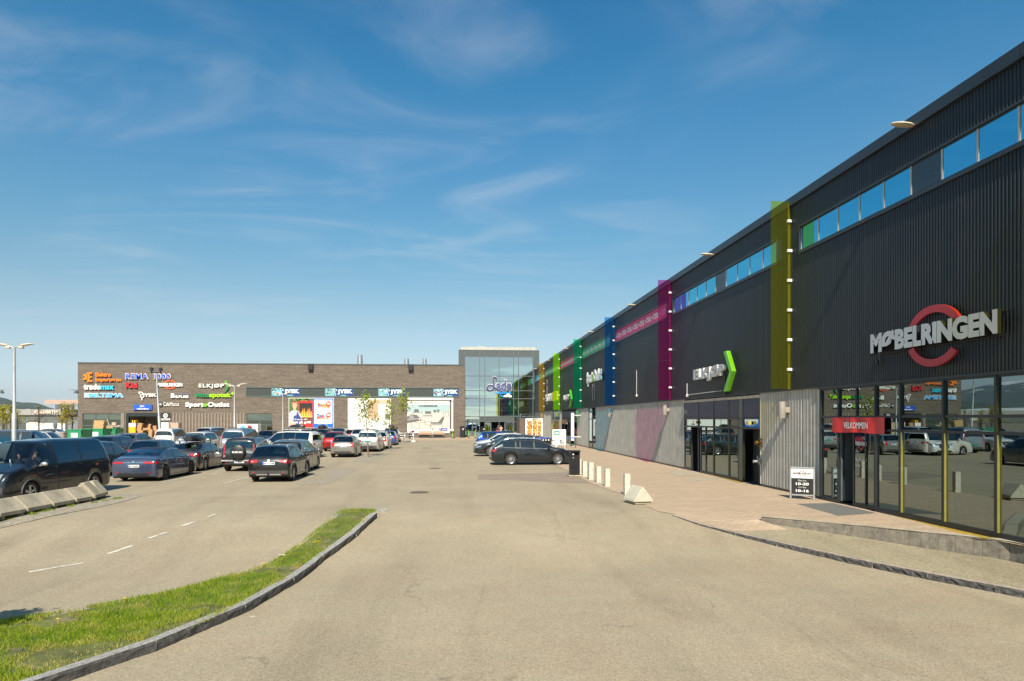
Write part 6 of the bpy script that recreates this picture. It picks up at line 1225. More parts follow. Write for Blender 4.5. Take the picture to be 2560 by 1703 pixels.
def ring(K, x, X0):
    """Half outline of the body at x (x from the tail), from keel to roof centre line."""
    L, W_, H_, r, gc = K['L'], K['W'], K['H'], K['r'], K['gc']; w = W_ / 2
    d0, d1 = x, L - x; R0, R1 = .22, .55
    k = 1.0
    if d0 < R0: k *= 1 - .13 * (1 - sqrt(max(0, 1 - ((R0 - d0) / R0) ** 2)))
    if d1 < R1: k *= 1 - .24 * (1 - sqrt(max(0, 1 - ((R1 - d1) / R1) ** 2)))
    w *= k; sm = .035
    top = sum(interp(K['top'], x + o_) for o_ in (-sm, 0, sm)) / 3; zb = interp(K['belt'], x)
    h = max(0.0, top - zb); g_ = min(1, h / .30); tum = K.get('tum', .36)
    zb_ = min(zb, top - .05)
    e = gc + .10 * max(0, 1 - d0 / .25) + .06 * max(0, 1 - d1 / .3)
    zo = e
    for xw in (K['ro'], K['ro'] + K['wb']):
        ra = r + .055; dx_ = abs(x - xw)
        if dx_ < ra: zo = max(zo, r + sqrt(ra * ra - dx_ * dx_) - .01)
    yi = w - .30; zmid = max(zo + .07, gc + (zb_ - gc) * .52); zsh = max(zmid + .04, zb_ - .13)
    if zsh > zb_ - .02: zsh = (zmid + zb_) / 2
    yb = w * .955; y9 = (1 - g_) * w * .88 + g_ * (yb - tum * h); z9 = (1 - g_) * (top - .02) + g_ * (top - .075)
    if z9 < zb_ + .004: z9 = zb_ + .004
    y8 = (yb + y9) / 2 + .012 * g_; z8 = (zb_ + z9) / 2
    return [(0, e), (yi, e), (yi + .002, zo), (w * .965, zo), (w * .99, zo + .045), (w, zmid), (w * .988, zsh), (yb, zb_), (y8, z8), (y9, z9), (max(.05, y9 - .07), top - .02 * (1 - .3 * g_)), (y9 * .5, top + .012), (0, top + .02)]
def lamp_quad(bvh, mb, side, pts, nx_=6, nz_=4, off=.012, mi=0):
    """Lay a four cornered patch (pts in (u, z)) on the body, seen from 'back', 'front', 'left' or 'right'."""
    g = []
    for i in range(nx_ + 1):
        for j in range(nz_ + 1):
            a, b = i / nx_, j / nz_; u = (pts[0][0] * (1 - a) + pts[1][0] * a) * (1 - b) + (pts[3][0] * (1 - a) + pts[2][0] * a) * b; z = (pts[0][1] * (1 - a) + pts[1][1] * a) * (1 - b) + (pts[3][1] * (1 - a) + pts[2][1] * a) * b
            hit = None
            for s_ in (1, .985, .97, .95, .92, .88):
                if side == 'back': o_, d_ = Vector((-9, u * s_, z)), Vector((1, 0, 0))
                elif side == 'front': o_, d_ = Vector((9, u * s_, z)), Vector((-1, 0, 0))
                elif side == 'left': o_, d_ = Vector((u, 9, z)), Vector((0, -1, 0))
                else: o_, d_ = Vector((u, -9, z)), Vector((0, 1, 0))
                hit = bvh.ray_cast(o_, d_)
                if hit[0] is not None: break
            if hit[0] is None: return
            g.append(hit[0] - d_ * off)
    mb.add(g, [(i * (nz_ + 1) + j, (i + 1) * (nz_ + 1) + j, (i + 1) * (nz_ + 1) + j + 1, i * (nz_ + 1) + j + 1) for i in range(nx_) for j in range(nz_)], mi)
WHL = {}
def wheel_meshes(r, style):
    k = (round(r, 3), style)
    if k in WHL: return WHL[k]
    t = MB(); w = .205; rr = r * .665
    t.lathe([(rr, -w / 2 + .01), (r * .93, -w / 2), (r * .985, -w / 2 + .03), (r, -w / 4), (r, w / 4), (r * .985, w / 2 - .03), (r * .93, w / 2), (rr, w / 2 - .01), (rr * .96, w / 2 - .05), (rr * .96, -w / 2 + .05), (rr, -w / 2 + .01)], 26, 'y', caps=False)
    tm = t.mesh('tyre', RUBBER, 40); b = MB(); b.lathe([(rr, w / 2 - .012), (rr * .93, w / 2 - .02), (rr * .93, w / 2 - .06)], 26, 'y', caps=False)
    n = {'multi': 13, 'five': 5, 'ten': 10, 'dark': 10, 'steel': 7}[style]; wd = {'multi': .020, 'five': .052, 'ten': .024, 'dark': .026, 'steel': .06}[style]
    for i in range(n):
        a = 2 * pi * i / n; Mx = Matrix.Rotation(a, 4, 'Y'); b.bbox(-wd * .75, w / 2 - .055, .04, wd * .75, w / 2 - .022, rr * .95, .008, M=Mx)
    b.lathe([(.001, w / 2 - .015), (.05, w / 2 - .015), (.062, w / 2 - .03), (.062, w / 2 - .06)], 16, 'y', caps=False)
    dk = MB(); dk.lathe([(.001, w / 2 - .075), (rr * .95, w / 2 - .075)], 20, 'y', caps=False); dk.lathe([(.001, w / 2 - .068), (r * .42, w / 2 - .068)], 20, 'y', caps=False, mi=1)
    WHL[k] = (tm, b.mesh('rim', RIMD if style == 'dark' else RIMS, 30), dk.mesh('brake', [UNDER, M('brake_disc', (.12, .11, .10), .4, .8)])); return WHL[k]
def car(kind, col, pos, head, label, wheels='ten', seed=0, plate='EK 41548', rails=None, box=None, tail='corner', trim=None, gp=False, mirror=None, cladding=False, chrome=False, dark=False, dirty=None, scale=1.0, anchor='rear', **kw):
    """head: degrees anticlockwise from facing away from the camera (+Y). pos: ground point under the anchor."""
    K = dict(KINDS[kind]); K.update(kw); L, W_, H_, r = K['L'], K['W'], K['H'], K['r']
    names = {'van': 'van', 'smallvan': 'van'}; t = thing('parked_van' if kind in names else 'parked_car', label, names.get(kind, 'car'), (0, 0, 0), 0, 'vehicles in the car park')
    ang = pi / 2 + radians(head); d = Vector((cos(ang), sin(ang), 0))
    shift = {'rear': L / 2 - K['ro'], 'tail': L / 2, 'centre': 0, 'front': -(L / 2 - (L - K['ro'] - K['wb'])), 'nose': -L / 2}[anchor]
    c = Vector((pos[0], pos[1], 0)) + d * shift * scale; t.location = (c.x, c.y, gz(c.x, c.y) + .003); t.rotation_euler = (0, 0, ang); t.scale = (scale,) * 3
    X0 = -L / 2
    # stations
    xs_ = {0, .02, .05, .09, .15, .22, L, L - .02, L - .06, L - .12, L - .2, L - .3, L - .42, L - .55}
    xs_ |= {q[0] for q in K['top']} | {q for w_ in K['win'] for q in w_} | set(K['ws']) | set(K['rw']); x = 0
    while x < L: xs_.add(x); x += .14
    for xw in (K['ro'], K['ro'] + K['wb']):
        ra = r + .055
        for k in range(13): xs_.add(xw - ra * cos(pi * k / 12))
        xs_ |= {xw - ra - .004, xw + ra + .004}
    xs_ = sorted(q for q in xs_ if 0 <= q <= L); out = [xs_[0]]
    key = {q for w_ in K['win'] for q in w_} | set(K['ws']) | set(K['rw'])
    for q in xs_[1:]:
        if q - out[-1] > .012: out.append(q)
        elif q in key: out[-1] = q if out[-1] not in key else out[-1]
    xs_ = out; rg = [ring(K, q, X0) for q in xs_]; n = len(rg[0]); V = []; vid = {}
    for i, (q, rn) in enumerate(zip(xs_, rg)):
        for j, (y, z) in enumerate(rn):
            vid[(i, j, 1)] = len(V); V.append((q + X0, y, z))
            if j in (0, n - 1): vid[(i, j, -1)] = vid[(i, j, 1)]
            else: vid[(i, j, -1)] = len(V); V.append((q + X0, -y, z))
    F_, Mi = [], []; glass = {}
    for i in range(len(xs_) - 1):
        xm = (xs_[i] + xs_[i + 1]) / 2
        hgt = rg[i][9][1] - rg[i][7][1]; hgt2 = rg[i + 1][9][1] - rg[i + 1][7][1]
        for j in range(n - 1):
            for s in (1, -1):
                f = (vid[(i, j, s)], vid[(i + 1, j, s)], vid[(i + 1, j + 1, s)], vid[(i, j + 1, s)]); f = tuple(dict.fromkeys(f))
                mi = 1 if j < 3 else 0; gk = None
                if j in (7, 8):
                    for k, (a, b) in enumerate(K['win']):
                        if a <= xm <= b and max(hgt, hgt2) > .03: gk = ('side', k, s)
                    if gk is None and K['win'][0][1] < xm < K['win'][-1][0]: mi = 2
                if j >= 10 and K['ws'][0] <= xm <= K['ws'][1]: gk = ('ws',)
                if j >= 10 and K['rw'][0] <= xm <= K['rw'][1]: gk = ('rw',)
                if kind == 'fastback' and j >= 10 and 1.62 < xm < 2.95: mi = 2
                if gk: glass.setdefault(gk, []).append(f); continue
                F_.append(f); Mi.append(mi)
    for i, dx_ in ((0, -.035), (len(xs_) - 1, .045)):      # rounded end faces
        loop = [vid[(i, j, 1)] for j in range(n)] + [vid[(i, j, -1)] for j in range(n - 2, 0, -1)]; zs_ = [V[q][2] for q in loop]; zc = (max(zs_) + min(zs_)) / 2
        inner = []
        for q in loop: v = V[q]; inner.append(len(V)); V.append((v[0] + dx_ * .75, v[1] * .80, zc + (v[2] - zc) * .78))
        cen = len(V); V.append((V[loop[0]][0] + dx_, 0, zc)); m = len(loop)
        for k in range(m): F_.append((loop[k], loop[(k + 1) % m], inner[(k + 1) % m], inner[k])); Mi.append(0); F_.append((inner[k], inner[(k + 1) % m], cen)); Mi.append(0)
    P_ = paint(label.split()[0] + '_%d' % int(sum(col) * 1000), col, *( (0.6, .3) if sum(col) > .3 and sum(col) < 1.6 else (0.25, .25)))
    body = MB(); body.v = V; body.f = F_; body.m = Mi; me = body.mesh('body', [P_, UNDER, BLACK], 38)
    bo = obj('body', me, None, t)
    full = [tuple(v) for v in V]; bvh = BVHTree.FromPolygons(full, F_ + [f for g_ in glass.values() for f in g_])
    gm = CGLD if dark else CGL
    for gk, fs in glass.items():
        used = sorted({q for f in fs for q in f}); mp = {q: k for k, q in enumerate(used)}; q = MB(); q.add([V[u] for u in used], [tuple(mp[v] for v in f) for f in fs])
        cl = K.get('clear') and (gk[0] == 'ws' or gk[:2] == ('side', len(K['win']) - 1))
        obj({'side': 'side_window', 'ws': 'windscreen', 'rw': 'rear_window'}[gk[0]], q, CGLC if cl else (gm if gk[0] != 'ws' else CGL), t, smooth=60)
    # wheels
    tm, rm, bk_ = wheel_meshes(r, wheels)
    for xw in (K['ro'], K['ro'] + K['wb']):
        for s in (1, -1):
            w_ = obj('wheel', tm, None, t, loc=(xw + X0, s * (W_ / 2 - .115), r)); w_.rotation_euler = (0, 0, 0 if s > 0 else pi)
            obj('rim', rm, None, w_); obj('brake', bk_, None, w_)
    # cabin
    q = MB(); xf = K['ws'][0] + X0; hb = interp(K['belt'], L / 2)
    q.box(X0 + .25, -W_ / 2 + .16, K['gc'] + .05, K['ws'][1] + X0, W_ / 2 - .16, hb * .55)
    for sy in (-.36, .36): q.bbox(xf - .75, sy - .24, hb * .5, xf - .55, sy + .24, hb + .16, .05); q.bbox(xf - .74, sy - .12, hb + .18, xf - .64, sy + .12, hb + .36, .04)
    q.bbox(K['ws'][1] + X0 - .55, -W_ / 2 + .2, hb * .5, K['ws'][1] + X0 - .1, W_ / 2 - .2, hb - .04, .05)
    xr_ = max(K['rw'][1] + X0 + .35, xf - 1.75); q.bbox(xr_, -.62, hb * .5, xr_ + .2, .62, hb + .04, .05)
    for sy in (-.38, .38): q.bbox(xr_ + .02, sy - .12, hb + .05, xr_ + .12, sy + .12, hb + .2, .03)
    obj('interior', q, CINT, t, smooth=30)
    # lamps and plates
    w = W_ / 2; yo = w * .80
    def part(nm, mat, quads, off=.012, p=t, **k):
        q = MB()
        for sd_, pts in quads: lamp_quad(bvh, q, sd_, pts, off=off, **k)
        if q.f: return obj(nm, q, mat, p, smooth=50, recalc=True)
    zt_ = interp(K['top'], .05); TZ_ = {'slim': (zt_ - .19, zt_ - .09), 'corner': (zt_ - .21, zt_ - .06), 'high': (zt_ - .32, zt_ + .02), 'tall': (.72, zt_ + .28), 'swift': (zt_ - .26, zt_ + .03)}[tail]
    z0, z1 = TZ_
    for s in (1, -1):
        yi = yo * ({'corner': .66, 'slim': .55}.get(tail, .78))
        qd = [('back', ((s * yi, z0 + .03), (s * w * .86, z0), (s * w * .86, z1), (s * yi, z1)))] if tail != 'tall' else [('back', ((s * w * .78, z0), (s * w * .855, z0), (s * w * .80, z1), (s * w * .74, z1)))]
        sd_ = 'left' if s > 0 else 'right'
        if tail != 'tall': qd.append((sd_, ((X0 + .03, z0), (X0 + .22, z0 + .03), (X0 + .30, z1), (X0 + .06, z1))))
        else: qd.append((sd_, ((X0 + .03, z0), (X0 + .12, z0), (X0 + .14, z1 - .1), (X0 + .05, z1 - .1))))
        part('tail_light', TAIL, qd)
        if tail in ('corner', 'tall'): part('tail_light_lens', TAILW, [('back', ((s * (w * .72), z0 + .06), (s * w * .82, z0 + .06), (s * w * .82, z0 + .10), (s * w * .72, z0 + .10)))], off=.016, nx_=2, nz_=1)
        part('reflector', TAIL, [('back', ((s * w * .62, .40), (s * w * .76, .40), (s * w * .76, .44), (s * w * .62, .44)))], nx_=2, nz_=1)
        zh = interp(K['top'], L - .25)
        part('head_light', HEADL, [('front', ((s * w * .42, zh - .20), (s * w * .74, zh - .20), (s * w * .74, zh - .06), (s * w * .45, zh - .09))), (sd_, ((-X0 - .06, zh - .22), (-X0 - .40, zh - .12), (-X0 - .42, zh - .05), (-X0 - .12, zh - .09)))])
    zp = K.get('zp', .80 if kind in ('hatch', 'mpv', 'suv', 'sedan', 'fastback', 'wagon') else .62)
    po = part('number_plate', PGREEN if gp else PLATE, [('back', ((-.26, zp - .055), (.26, zp - .055), (.26, zp + .055), (-.26, zp + .055)))], off=.022, nx_=4, nz_=1)
    hit = bvh.ray_cast(Vector((-9, 0, zp)), Vector((1, 0, 0)))
    if hit[0] is not None and po is not None:
        xb = hit[0].x - .030; tb = text(plate, -.19, zp - .035, .24, zp + .035, y=0, bold=.02); tb.v = [(xb, -v[0], v[2]) for v in tb.v]; obj('lettering', tb, PTXT if not gp else PTXT, po, recalc=False)
        if not gp: q = MB(); q.poly([(xb, .26, zp - .05), (xb, .20, zp - .05), (xb, .20, zp + .05), (xb, .26, zp + .05)]); obj('country_mark', q, PBLUE, po)
    part('number_plate', PLATE, [('front', ((-.26, .42), (.26, .42), (.26, .53), (-.26, .53)))], off=.02, nx_=3, nz_=1)
    zh = interp(K['top'], L - .25)
    part('grille', BLACK, [('front', ((-w * .40, .56), (w * .40, .56), (w * .42, zh - .10), (-w * .42, zh - .10)))], off=.010); part('lower_grille', BLACK, [('front', ((-w * .62, .26), (w * .62, .26), (w * .58, .40), (-w * .58, .40)))], off=.010)
    part('badge', CHR, [('back', ((-.05, zt_ - .14), (.05, zt_ - .14), (.035, zt_ - .06), (-.035, zt_ - .06)))], off=.018, nx_=1, nz_=1)
    part('rear_apron', PLAS if cladding or sum(col) > .5 else BLACK, [('back', ((-w * .70, K['gc'] + .13), (w * .70, K['gc'] + .13), (w * .66, K['gc'] + .24), (-w * .66, K['gc'] + .24)))], off=.012)
    # shut lines and handles
    for s in (1, -1):
        sd_ = 'left' if s > 0 else 'right'; q = MB(); h_ = MB()
        ds = sorted({K['win'][-1][1] - .02, K['win'][-1][0] - .04, (K['win'][-2][0] - .03) if len(K['win']) > 2 else K['ro'] + r * .9})
        for xx in ds:
            zb_ = interp(K['belt'], xx); z_lo = K['gc'] + .06
            for xw in (K['ro'], K['ro'] + K['wb']):
                if abs(xx - xw) < r + .06: z_lo = r + sqrt(max(0, (r + .06) ** 2 - (xx - xw) ** 2)) + .03
            lamp_quad(bvh, q, sd_, ((xx + X0 - .006, z_lo), (xx + X0 + .006, z_lo), (xx + X0 + .006, zb_ - .01), (xx + X0 - .006, zb_ - .01)), 1, 7, .005)
        lamp_quad(bvh, q, sd_, ((X0 + K['ro'] + r + .1, K['gc'] + .075), (X0 + K['ro'] + K['wb'] - r - .1, K['gc'] + .075), (X0 + K['ro'] + K['wb'] - r - .1, K['gc'] + .085), (X0 + K['ro'] + r + .1, K['gc'] + .085)), 8, 1, .005)
        if q.f: obj('shut_line', q, SEAM, t)
        for a in (K['win'][-1][0] + .02, (K['win'][-2][0] + .02)):
            zz = interp(K['belt'], a) - .10; hit = bvh.ray_cast(Vector((a + X0 + .08, s * 9, zz)), Vector((0, -s, 0)))
            if hit[0] is not None: h_.bbox(a + X0, hit[0].y - .015 if s > 0 else hit[0].y - .03, zz - .014, a + X0 + .18, hit[0].y + .03 if s > 0 else hit[0].y + .015, zz + .014, .01)
        if h_.f: obj('door_handle', h_, CHR if chrome else P_, t)
        xm_ = K['win'][-1][1] + X0 - .22; zm_ = interp(K['belt'], K['win'][-1][1]) + .07; q = MB(); q.ball((xm_, s * (W_ / 2 + .10), zm_), .10, 10, sc=(.75, 1.15, .72)); q.box(xm_ - .03, s * (W_ / 2 + .02) - .06, zm_ - .06, xm_ + .03, s * (W_ / 2 + .02) + .06, zm_ - .02); obj('wing_mirror', q, mirror or P_, t, smooth=60)
    if chrome:
        for s in (1, -1):
            q = MB(); a, b = K['win'][0][0], K['win'][-1][1]; pts = []
            for k in range(15): xx = a + (b - a) * k / 14; rr_ = ring(K, xx, X0); pts.append((xx + X0, s * (rr_[7][0] + .012), rr_[7][1] - .005))
            up = []
            for k in range(15): xx = a + (b - .05 - a) * k / 14; rr_ = ring(K, xx, X0); up.append((xx + X0, s * (rr_[9][0] + .010), rr_[9][1] + .004))
            q.tube(pts, .010, 5); q.tube([pts[0]] + up + [pts[-1]], .009, 5); obj('window_trim', q, CHR, t)
    if rails:
        for s in (1, -1):
            a, b = K['rw'][1] + .15, K['ws'][0] - .05; q = MB(); pts = [(a + X0 - .06, s * (ring(K, a, X0)[9][0] - .02), ring(K, a, X0)[9][1] + .03)]
            for k in range(9): xx = a + (b - a) * k / 8; rr_ = ring(K, xx, X0); pts.append((xx + X0, s * (rr_[9][0] - .03), rr_[9][1] + .115))
            pts.append((b + X0 + .08, s * (ring(K, b, X0)[9][0] - .02), ring(K, b, X0)[9][1] + .03)); q.tube(pts, .018, 6); obj('roof_rail', q, rails, t, smooth=60)
    if box:
        q = MB(); xm = (K['ws'][0] + K['rw'][1]) / 2 + X0; zb_ = interp(K['top'], xm - X0) + .10; rows = []; nn = 12; Lb = 1.9
        for k in range(nn + 1):
            u = k / nn; ww = .40 * (1 - .55 * abs(2 * u - 1) ** 5) * (.62 if u > .96 else 1); hh = .36 * sin(pi * min(1, .16 + u * .80)) ** .55 * (1 - .6 * max(0, u - .6) ** 1.2); x_ = xm - Lb / 2 + Lb * u
            rows += [(x_, -ww * .82, zb_), (x_, -ww, zb_ + hh * .35), (x_, -ww * .72, zb_ + hh * .92), (x_, 0, zb_ + hh), (x_, ww * .72, zb_ + hh * .92), (x_, ww, zb_ + hh * .35), (x_, ww * .82, zb_)]
        q.add(rows, [(k * 7 + j, k * 7 + (j + 1) % 7, (k + 1) * 7 + (j + 1) % 7, (k + 1) * 7 + j) for k in range(nn) for j in range(7)] + [tuple(range(7)), tuple(range(nn * 7, nn * 7 + 7))]); obj('roof_box', q, box, t, smooth=45)
        q = MB()
        for xx in (xm - .45, xm + .45): q.box(xx - .03, -W_ * .36, zb_ - .05, xx + .03, W_ * .36, zb_ - .02); q.box(xx - .03, -W_ * .36, zb_ - .14, xx + .03, -W_ * .33, zb_ - .02); q.box(xx - .03, W_ * .33, zb_ - .14, xx + .03, W_ * .36, zb_ - .02)
        obj('roof_bar', q, BLACK, t)
    if cladding:
        for s in (1, -1):
            for xw in (K['ro'], K['ro'] + K['wb']):
                q = MB(); ra = r + .065; pts = []
                for k in range(15):
                    a = pi * (k / 14); xx = xw - ra * cos(a); zz = r + ra * sin(a)
                    if zz > K['gc'] + .05: yy = ring(K, min(max(xx, .05), L - .05), X0)[4][0]; pts.append((xx + X0, s * (yy + .004), zz))
                q.tube(pts, .035, 6); obj('wheel_arch_trim', q, PLAS, t, smooth=60)
    q = MB(); q.tube([(K['rw'][1] + X0 + .25, 0, interp(K['top'], K['rw'][1] + .25)), (K['rw'][1] + X0 + .12, 0, interp(K['top'], K['rw'][1] + .25) + .20)], .006, 5); obj('aerial', q, BLACK, t)
    return t, K, bvh, P_, part
def at(px, py): return G(px, py)
DKG = (.030, .031, .034); NBL = (.045, .060, .105); BLK = (.010, .010, .011); SLV = (.42, .41, .39); WHT = (.72, .70, .66); GRY = (.135, .13, .13)
# the black van at the left
vr = Vector((-14.0, 25.75, 0)); vf = Vector((-14.35, 22.65, 0)); dv = (vf - vr).normalized(); hv = math.degrees(atan2(dv.y, dv.x)) - 90
t, K, bvh, P_, part = car('van', (.010, .013, .018), (vr.x, vr.y), hv, 'black crew van facing the camera at the left edge, a driver raising both hands inside', 'five', plate='EF 70213', cladding=True, tail='tall', mirror=M('silver_mirror_cap', (.45, .44, .42), .35, .5), L=5.10, W=1.90, H=1.99, wb=3.1, clear=True, dark=True)
part('protective_strip', PLAS, [('left', ((-.35, .56), (1.2, .56), (1.2, .59), (-.35, .59)))], nx_=6, nz_=1)
part('bumper', PLAS, [('front', ((-.80, .28), (.80, .28), (.80, .58), (-.80, .58)))], nx_=10, nz_=4)
for k in range(4): part('grille_bar', CHR if k == 3 else BLACK, [('front', ((-.62, .42 + k * .045 + (.18 if k == 3 else 0)), (.62, .42 + k * .045 + (.18 if k == 3 else 0)), (.62, .44 + k * .045 + (.18 if k == 3 else 0)), (-.62, .44 + k * .045 + (.18 if k == 3 else 0))))], off=.024, nx_=8, nz_=1)
part('side_marker', TAIL, [('left', ((1.35, .86), (1.45, .86), (1.45, .90), (1.35, .90)))], nx_=1, nz_=1); part('side_marker', M('amber_lamp', (.55, .13, .02), .3), [('left', ((-1.75, 1.0), (-1.6, 1.0), (-1.6, 1.06), (-1.75, 1.06)))], nx_=1, nz_=1)
van = t
q = MB(); q.bbox(1.50, .20, 1.16, 1.62, .34, 1.25, .01); q.cyl((1.55, .27, 1.25), (1.56, .28, 1.38), .012); obj('dashboard_cup', q, WHITE, t)
q = MB(); q.lathe([(.19, -.012), (.19, .012), (.165, .012), (.165, -.012), (.19, -.012)], 20, 'x', caps=False, c=(1.15, .40, 1.12)); q.box(1.14, .22, 1.10, 1.16, .58, 1.14); obj('steering_wheel', q, BLACK, t)
# ---- driver: one continuous body (skin modifier), seated, both hands raised
def human(name, label, joints, edges, radii, groups, parent_loc, rotz, cat='person', sub=2, group=None):
    """joints: dict of points; radii per joint; the surface is grown as one mesh and coloured by height/limb."""
    me = bpy.data.meshes.new(name); keys = list(joints); me.from_pydata([joints[k] for k in keys], [(keys.index(a), keys.index(b)) for a, b in edges], [])
    o = bpy.data.objects.new(name, me); COL.objects.link(o); o.location = parent_loc; o.rotation_euler = (0, 0, rotz)
    sk = o.modifiers.new('skin', 'SKIN'); sk.use_smooth_shade = True
    if not me.skin_vertices: me.skin_vertices.new()
    for i, k in enumerate(keys): me.skin_vertices[0].data[i].radius = radii[k] if isinstance(radii[k], tuple) else (radii[k], radii[k])
    me.skin_vertices[0].data[keys.index('pelvis')].use_root = True
    sb = o.modifiers.new('sub', 'SUBSURF'); sb.levels = sub; sb.render_levels = sub
    dg = bpy.context.evaluated_depsgraph_get(); m2 = bpy.data.meshes.new_from_object(o.evaluated_get(dg)); o.modifiers.clear(); o.data = m2; bpy.data.meshes.remove(me)
    m2.materials.clear()
    for m_ in groups['mats']: m2.materials.append(m_)
    for p in m2.polygons: p.material_index = groups['pick'](p.center); p.use_smooth = True
    return tag(o, label, cat, group)
SKIN = M('skin', (.52, .27, .18), .6, var=.06); HAIRD = M('hair_dark', (.03, .02, .014), .8); HAIRB = M('hair_brown', (.10, .05, .025), .8)
def cloth(n_, c_): return M('cloth_' + n_, c_, .85, var=.15, vs=12)
FJ = {}
def person(label, loc, rotz, pose='stand', shirt=(.05, .05, .055), trousers=(.03, .035, .05), hair=HAIRD, sc=1.0, longhair=False, coat=False, arms='down', name='person'):
    z = 0.0
    if pose == 'sit': hipz, kn, an, kny, any_ = .50, .50, .09, -.44, -.50
    else: hipz, kn, an, kny, any_ = .93, .50, .09, -.03, .02
    J = {'pelvis': (0, 0, hipz), 'waist': (0, 0, hipz + .17), 'chest': (0, .0, hipz + .36), 'necklow': (0, .0, hipz + .52), 'neck': (0, -.01, hipz + .60), 'head': (0, -.015, hipz + .69), 'crown': (0, .0, hipz + .78)}
    Rr = {'pelvis': (.155, .11), 'waist': (.135, .095), 'chest': (.17, .11), 'necklow': (.09, .07), 'neck': .050, 'head': (.075, .092), 'crown': (.065, .08)}
    E = [('pelvis', 'waist'), ('waist', 'chest'), ('chest', 'necklow'), ('necklow', 'neck'), ('neck', 'head'), ('head', 'crown')]
    for s, n_ in ((1, 'l'), (-1, 'r')):
        st = .10 * (1 if pose != 'walk' else 1); dy = (.14 * s if pose == 'walk' else 0)
        J.update({'hip' + n_: (s * .09, 0 if pose != 'sit' else -.05, hipz - .05 if pose != 'sit' else hipz), 'knee' + n_: (s * .11, kny - dy * .6, kn), 'ankle' + n_: (s * .115, any_ - dy * (-1 if False else 1), an), 'toe' + n_: (s * .125, any_ - dy - .16, .035)})
        Rr.update({'hip' + n_: .095, 'knee' + n_: .062, 'ankle' + n_: .042, 'toe' + n_: .038}); E += [('pelvis', 'hip' + n_), ('hip' + n_, 'knee' + n_), ('knee' + n_, 'ankle' + n_), ('ankle' + n_, 'toe' + n_)]
        sh = (s * .185, 0, hipz + .47)
        if arms == 'down': el, wr, hd = (s * .24, .03, hipz + .20), (s * .25, -.06, hipz - .03), (s * .25, -.09, hipz - .12)
        elif arms == 'front': el, wr, hd = (s * .23, .0, hipz + .22), (s * .13, -.22, hipz + .27), (s * .09, -.27, hipz + .33)
        elif arms == 'raised': el, wr, hd = (s * .27, -.20, hipz + .34), (s * .24, -.42, hipz + .50), (s * .23, -.46, hipz + .58)
        J.update({'sh' + n_: sh, 'el' + n_: el, 'wr' + n_: wr, 'palm' + n_: hd}); Rr.update({'sh' + n_: .062, 'el' + n_: .045, 'wr' + n_: .028, 'palm' + n_: (.036, .022)}); E += [('chest', 'sh' + n_), ('sh' + n_, 'el' + n_), ('el' + n_, 'wr' + n_), ('wr' + n_, 'palm' + n_)]
    J = {k: tuple(c * sc for c in v) for k, v in J.items()}; Rr = {k: (v * sc if not isinstance(v, tuple) else tuple(c * sc for c in v)) for k, v in Rr.items()}
    wrs = [Vector(J['wrl']), Vector(J['wrr'])]; pl_ = [Vector(J['palml']), Vector(J['palmr'])]; hz_ = J['necklow'][2]
    def pick(c):
        for a, b in zip(wrs, pl_):
            if (c - b).length < (a - b).length + .03 * sc: return 1
        if c.z > hz_ + .03 * sc and abs(c.x) < .12 * sc: return 1
        if pose != 'sit': return 2 if c.z < (hipz + (.02 if not coat else -.36)) * sc and (c.z > .08) else (3 if c.z <= .08 else 0)
        return 3 if c.z < .08 * sc else (2 if (c.z < (hipz + .04) * sc) else 0)
    mats_ = [cloth('%d' % int(sum(shirt) * 997), shirt), SKIN, cloth('%d' % int(sum(trousers) * 991 + 5000), trousers), BLACK]
    o = human(name, label, J, E, Rr, {'mats': mats_, 'pick': pick}, loc, rotz)
    # hair, face and hands' fingers
    hc = Vector(J['head']) + Vector((0, .012, .045)) * sc; q = MB(); q.ball(hc, .098 * sc, 14, sc=(.86, 1.05, 1.0)); q.v = [v for v in q.v]
    q.v = [(v[0], max(v[1], hc.y - .055 * sc) if v[2] < hc.z + .035 * sc else v[1], max(v[2], hc.z - (.16 if longhair else .05) * sc)) for v in q.v]; obj('hair', q, hair, o, smooth=60)
    q = MB(); h0 = Vector(J['head'])
    q.ball(h0 + Vector((0, -.098, -.005)) * sc, .014 * sc, 8, sc=(.8, 1.2, 1.5)); 
    for s in (1, -1): q.ball(h0 + Vector((s * .078, .005, .0)) * sc, .02 * sc, 8, sc=(.4, .8, 1.2))
    obj('face', q, SKIN, o, smooth=60); q = MB()
    for s in (1, -1): q.ball(h0 + Vector((s * .032, -.088, .022)) * sc, .010 * sc, 8, sc=(1.2, .6, .7))
    q.box(h0.x - .022 * sc, h0.y - .094 * sc, h0.z - .045 * sc, h0.x + .022 * sc, h0.y - .084 * sc, h0.z - .038 * sc); obj('eyes_and_mouth', q, M('eye_dark', (.05, .02, .02), .5), o)
    q = MB()
    for s, n_ in ((1, 'l'), (-1, 'r')):
        a, b = Vector(J['wr' + n_]), Vector(J['palm' + n_]); d = (b - a).normalized(); sd_ = Vector((1, 0, 0)) if abs(d.x) < .8 else Vector((0, 1, 0)); cur = d.cross(sd_).normalized()
        for k in range(4):
            ln = (.062, .074, .068, .052)[k] * sc; p0 = b + sd_ * (k - 1.5) * .019 * sc + d * .012 * sc; q.tube([p0, p0 + d * ln * .5 + cur * .006, p0 + d * ln * .85 + cur * .02], [.0095 * sc, .009 * sc, .0075 * sc], 6)
        p0 = a.lerp(b, .5) + sd_ * -s * .028 * sc; q.tube([p0, p0 + d * .03 * sc - sd_ * s * .02 * sc, p0 + d * .055 * sc - sd_ * s * .022 * sc], [.012 * sc, .011 * sc, .009 * sc], 6)
    obj('fingers', q, SKIN, o, smooth=60)
    return o
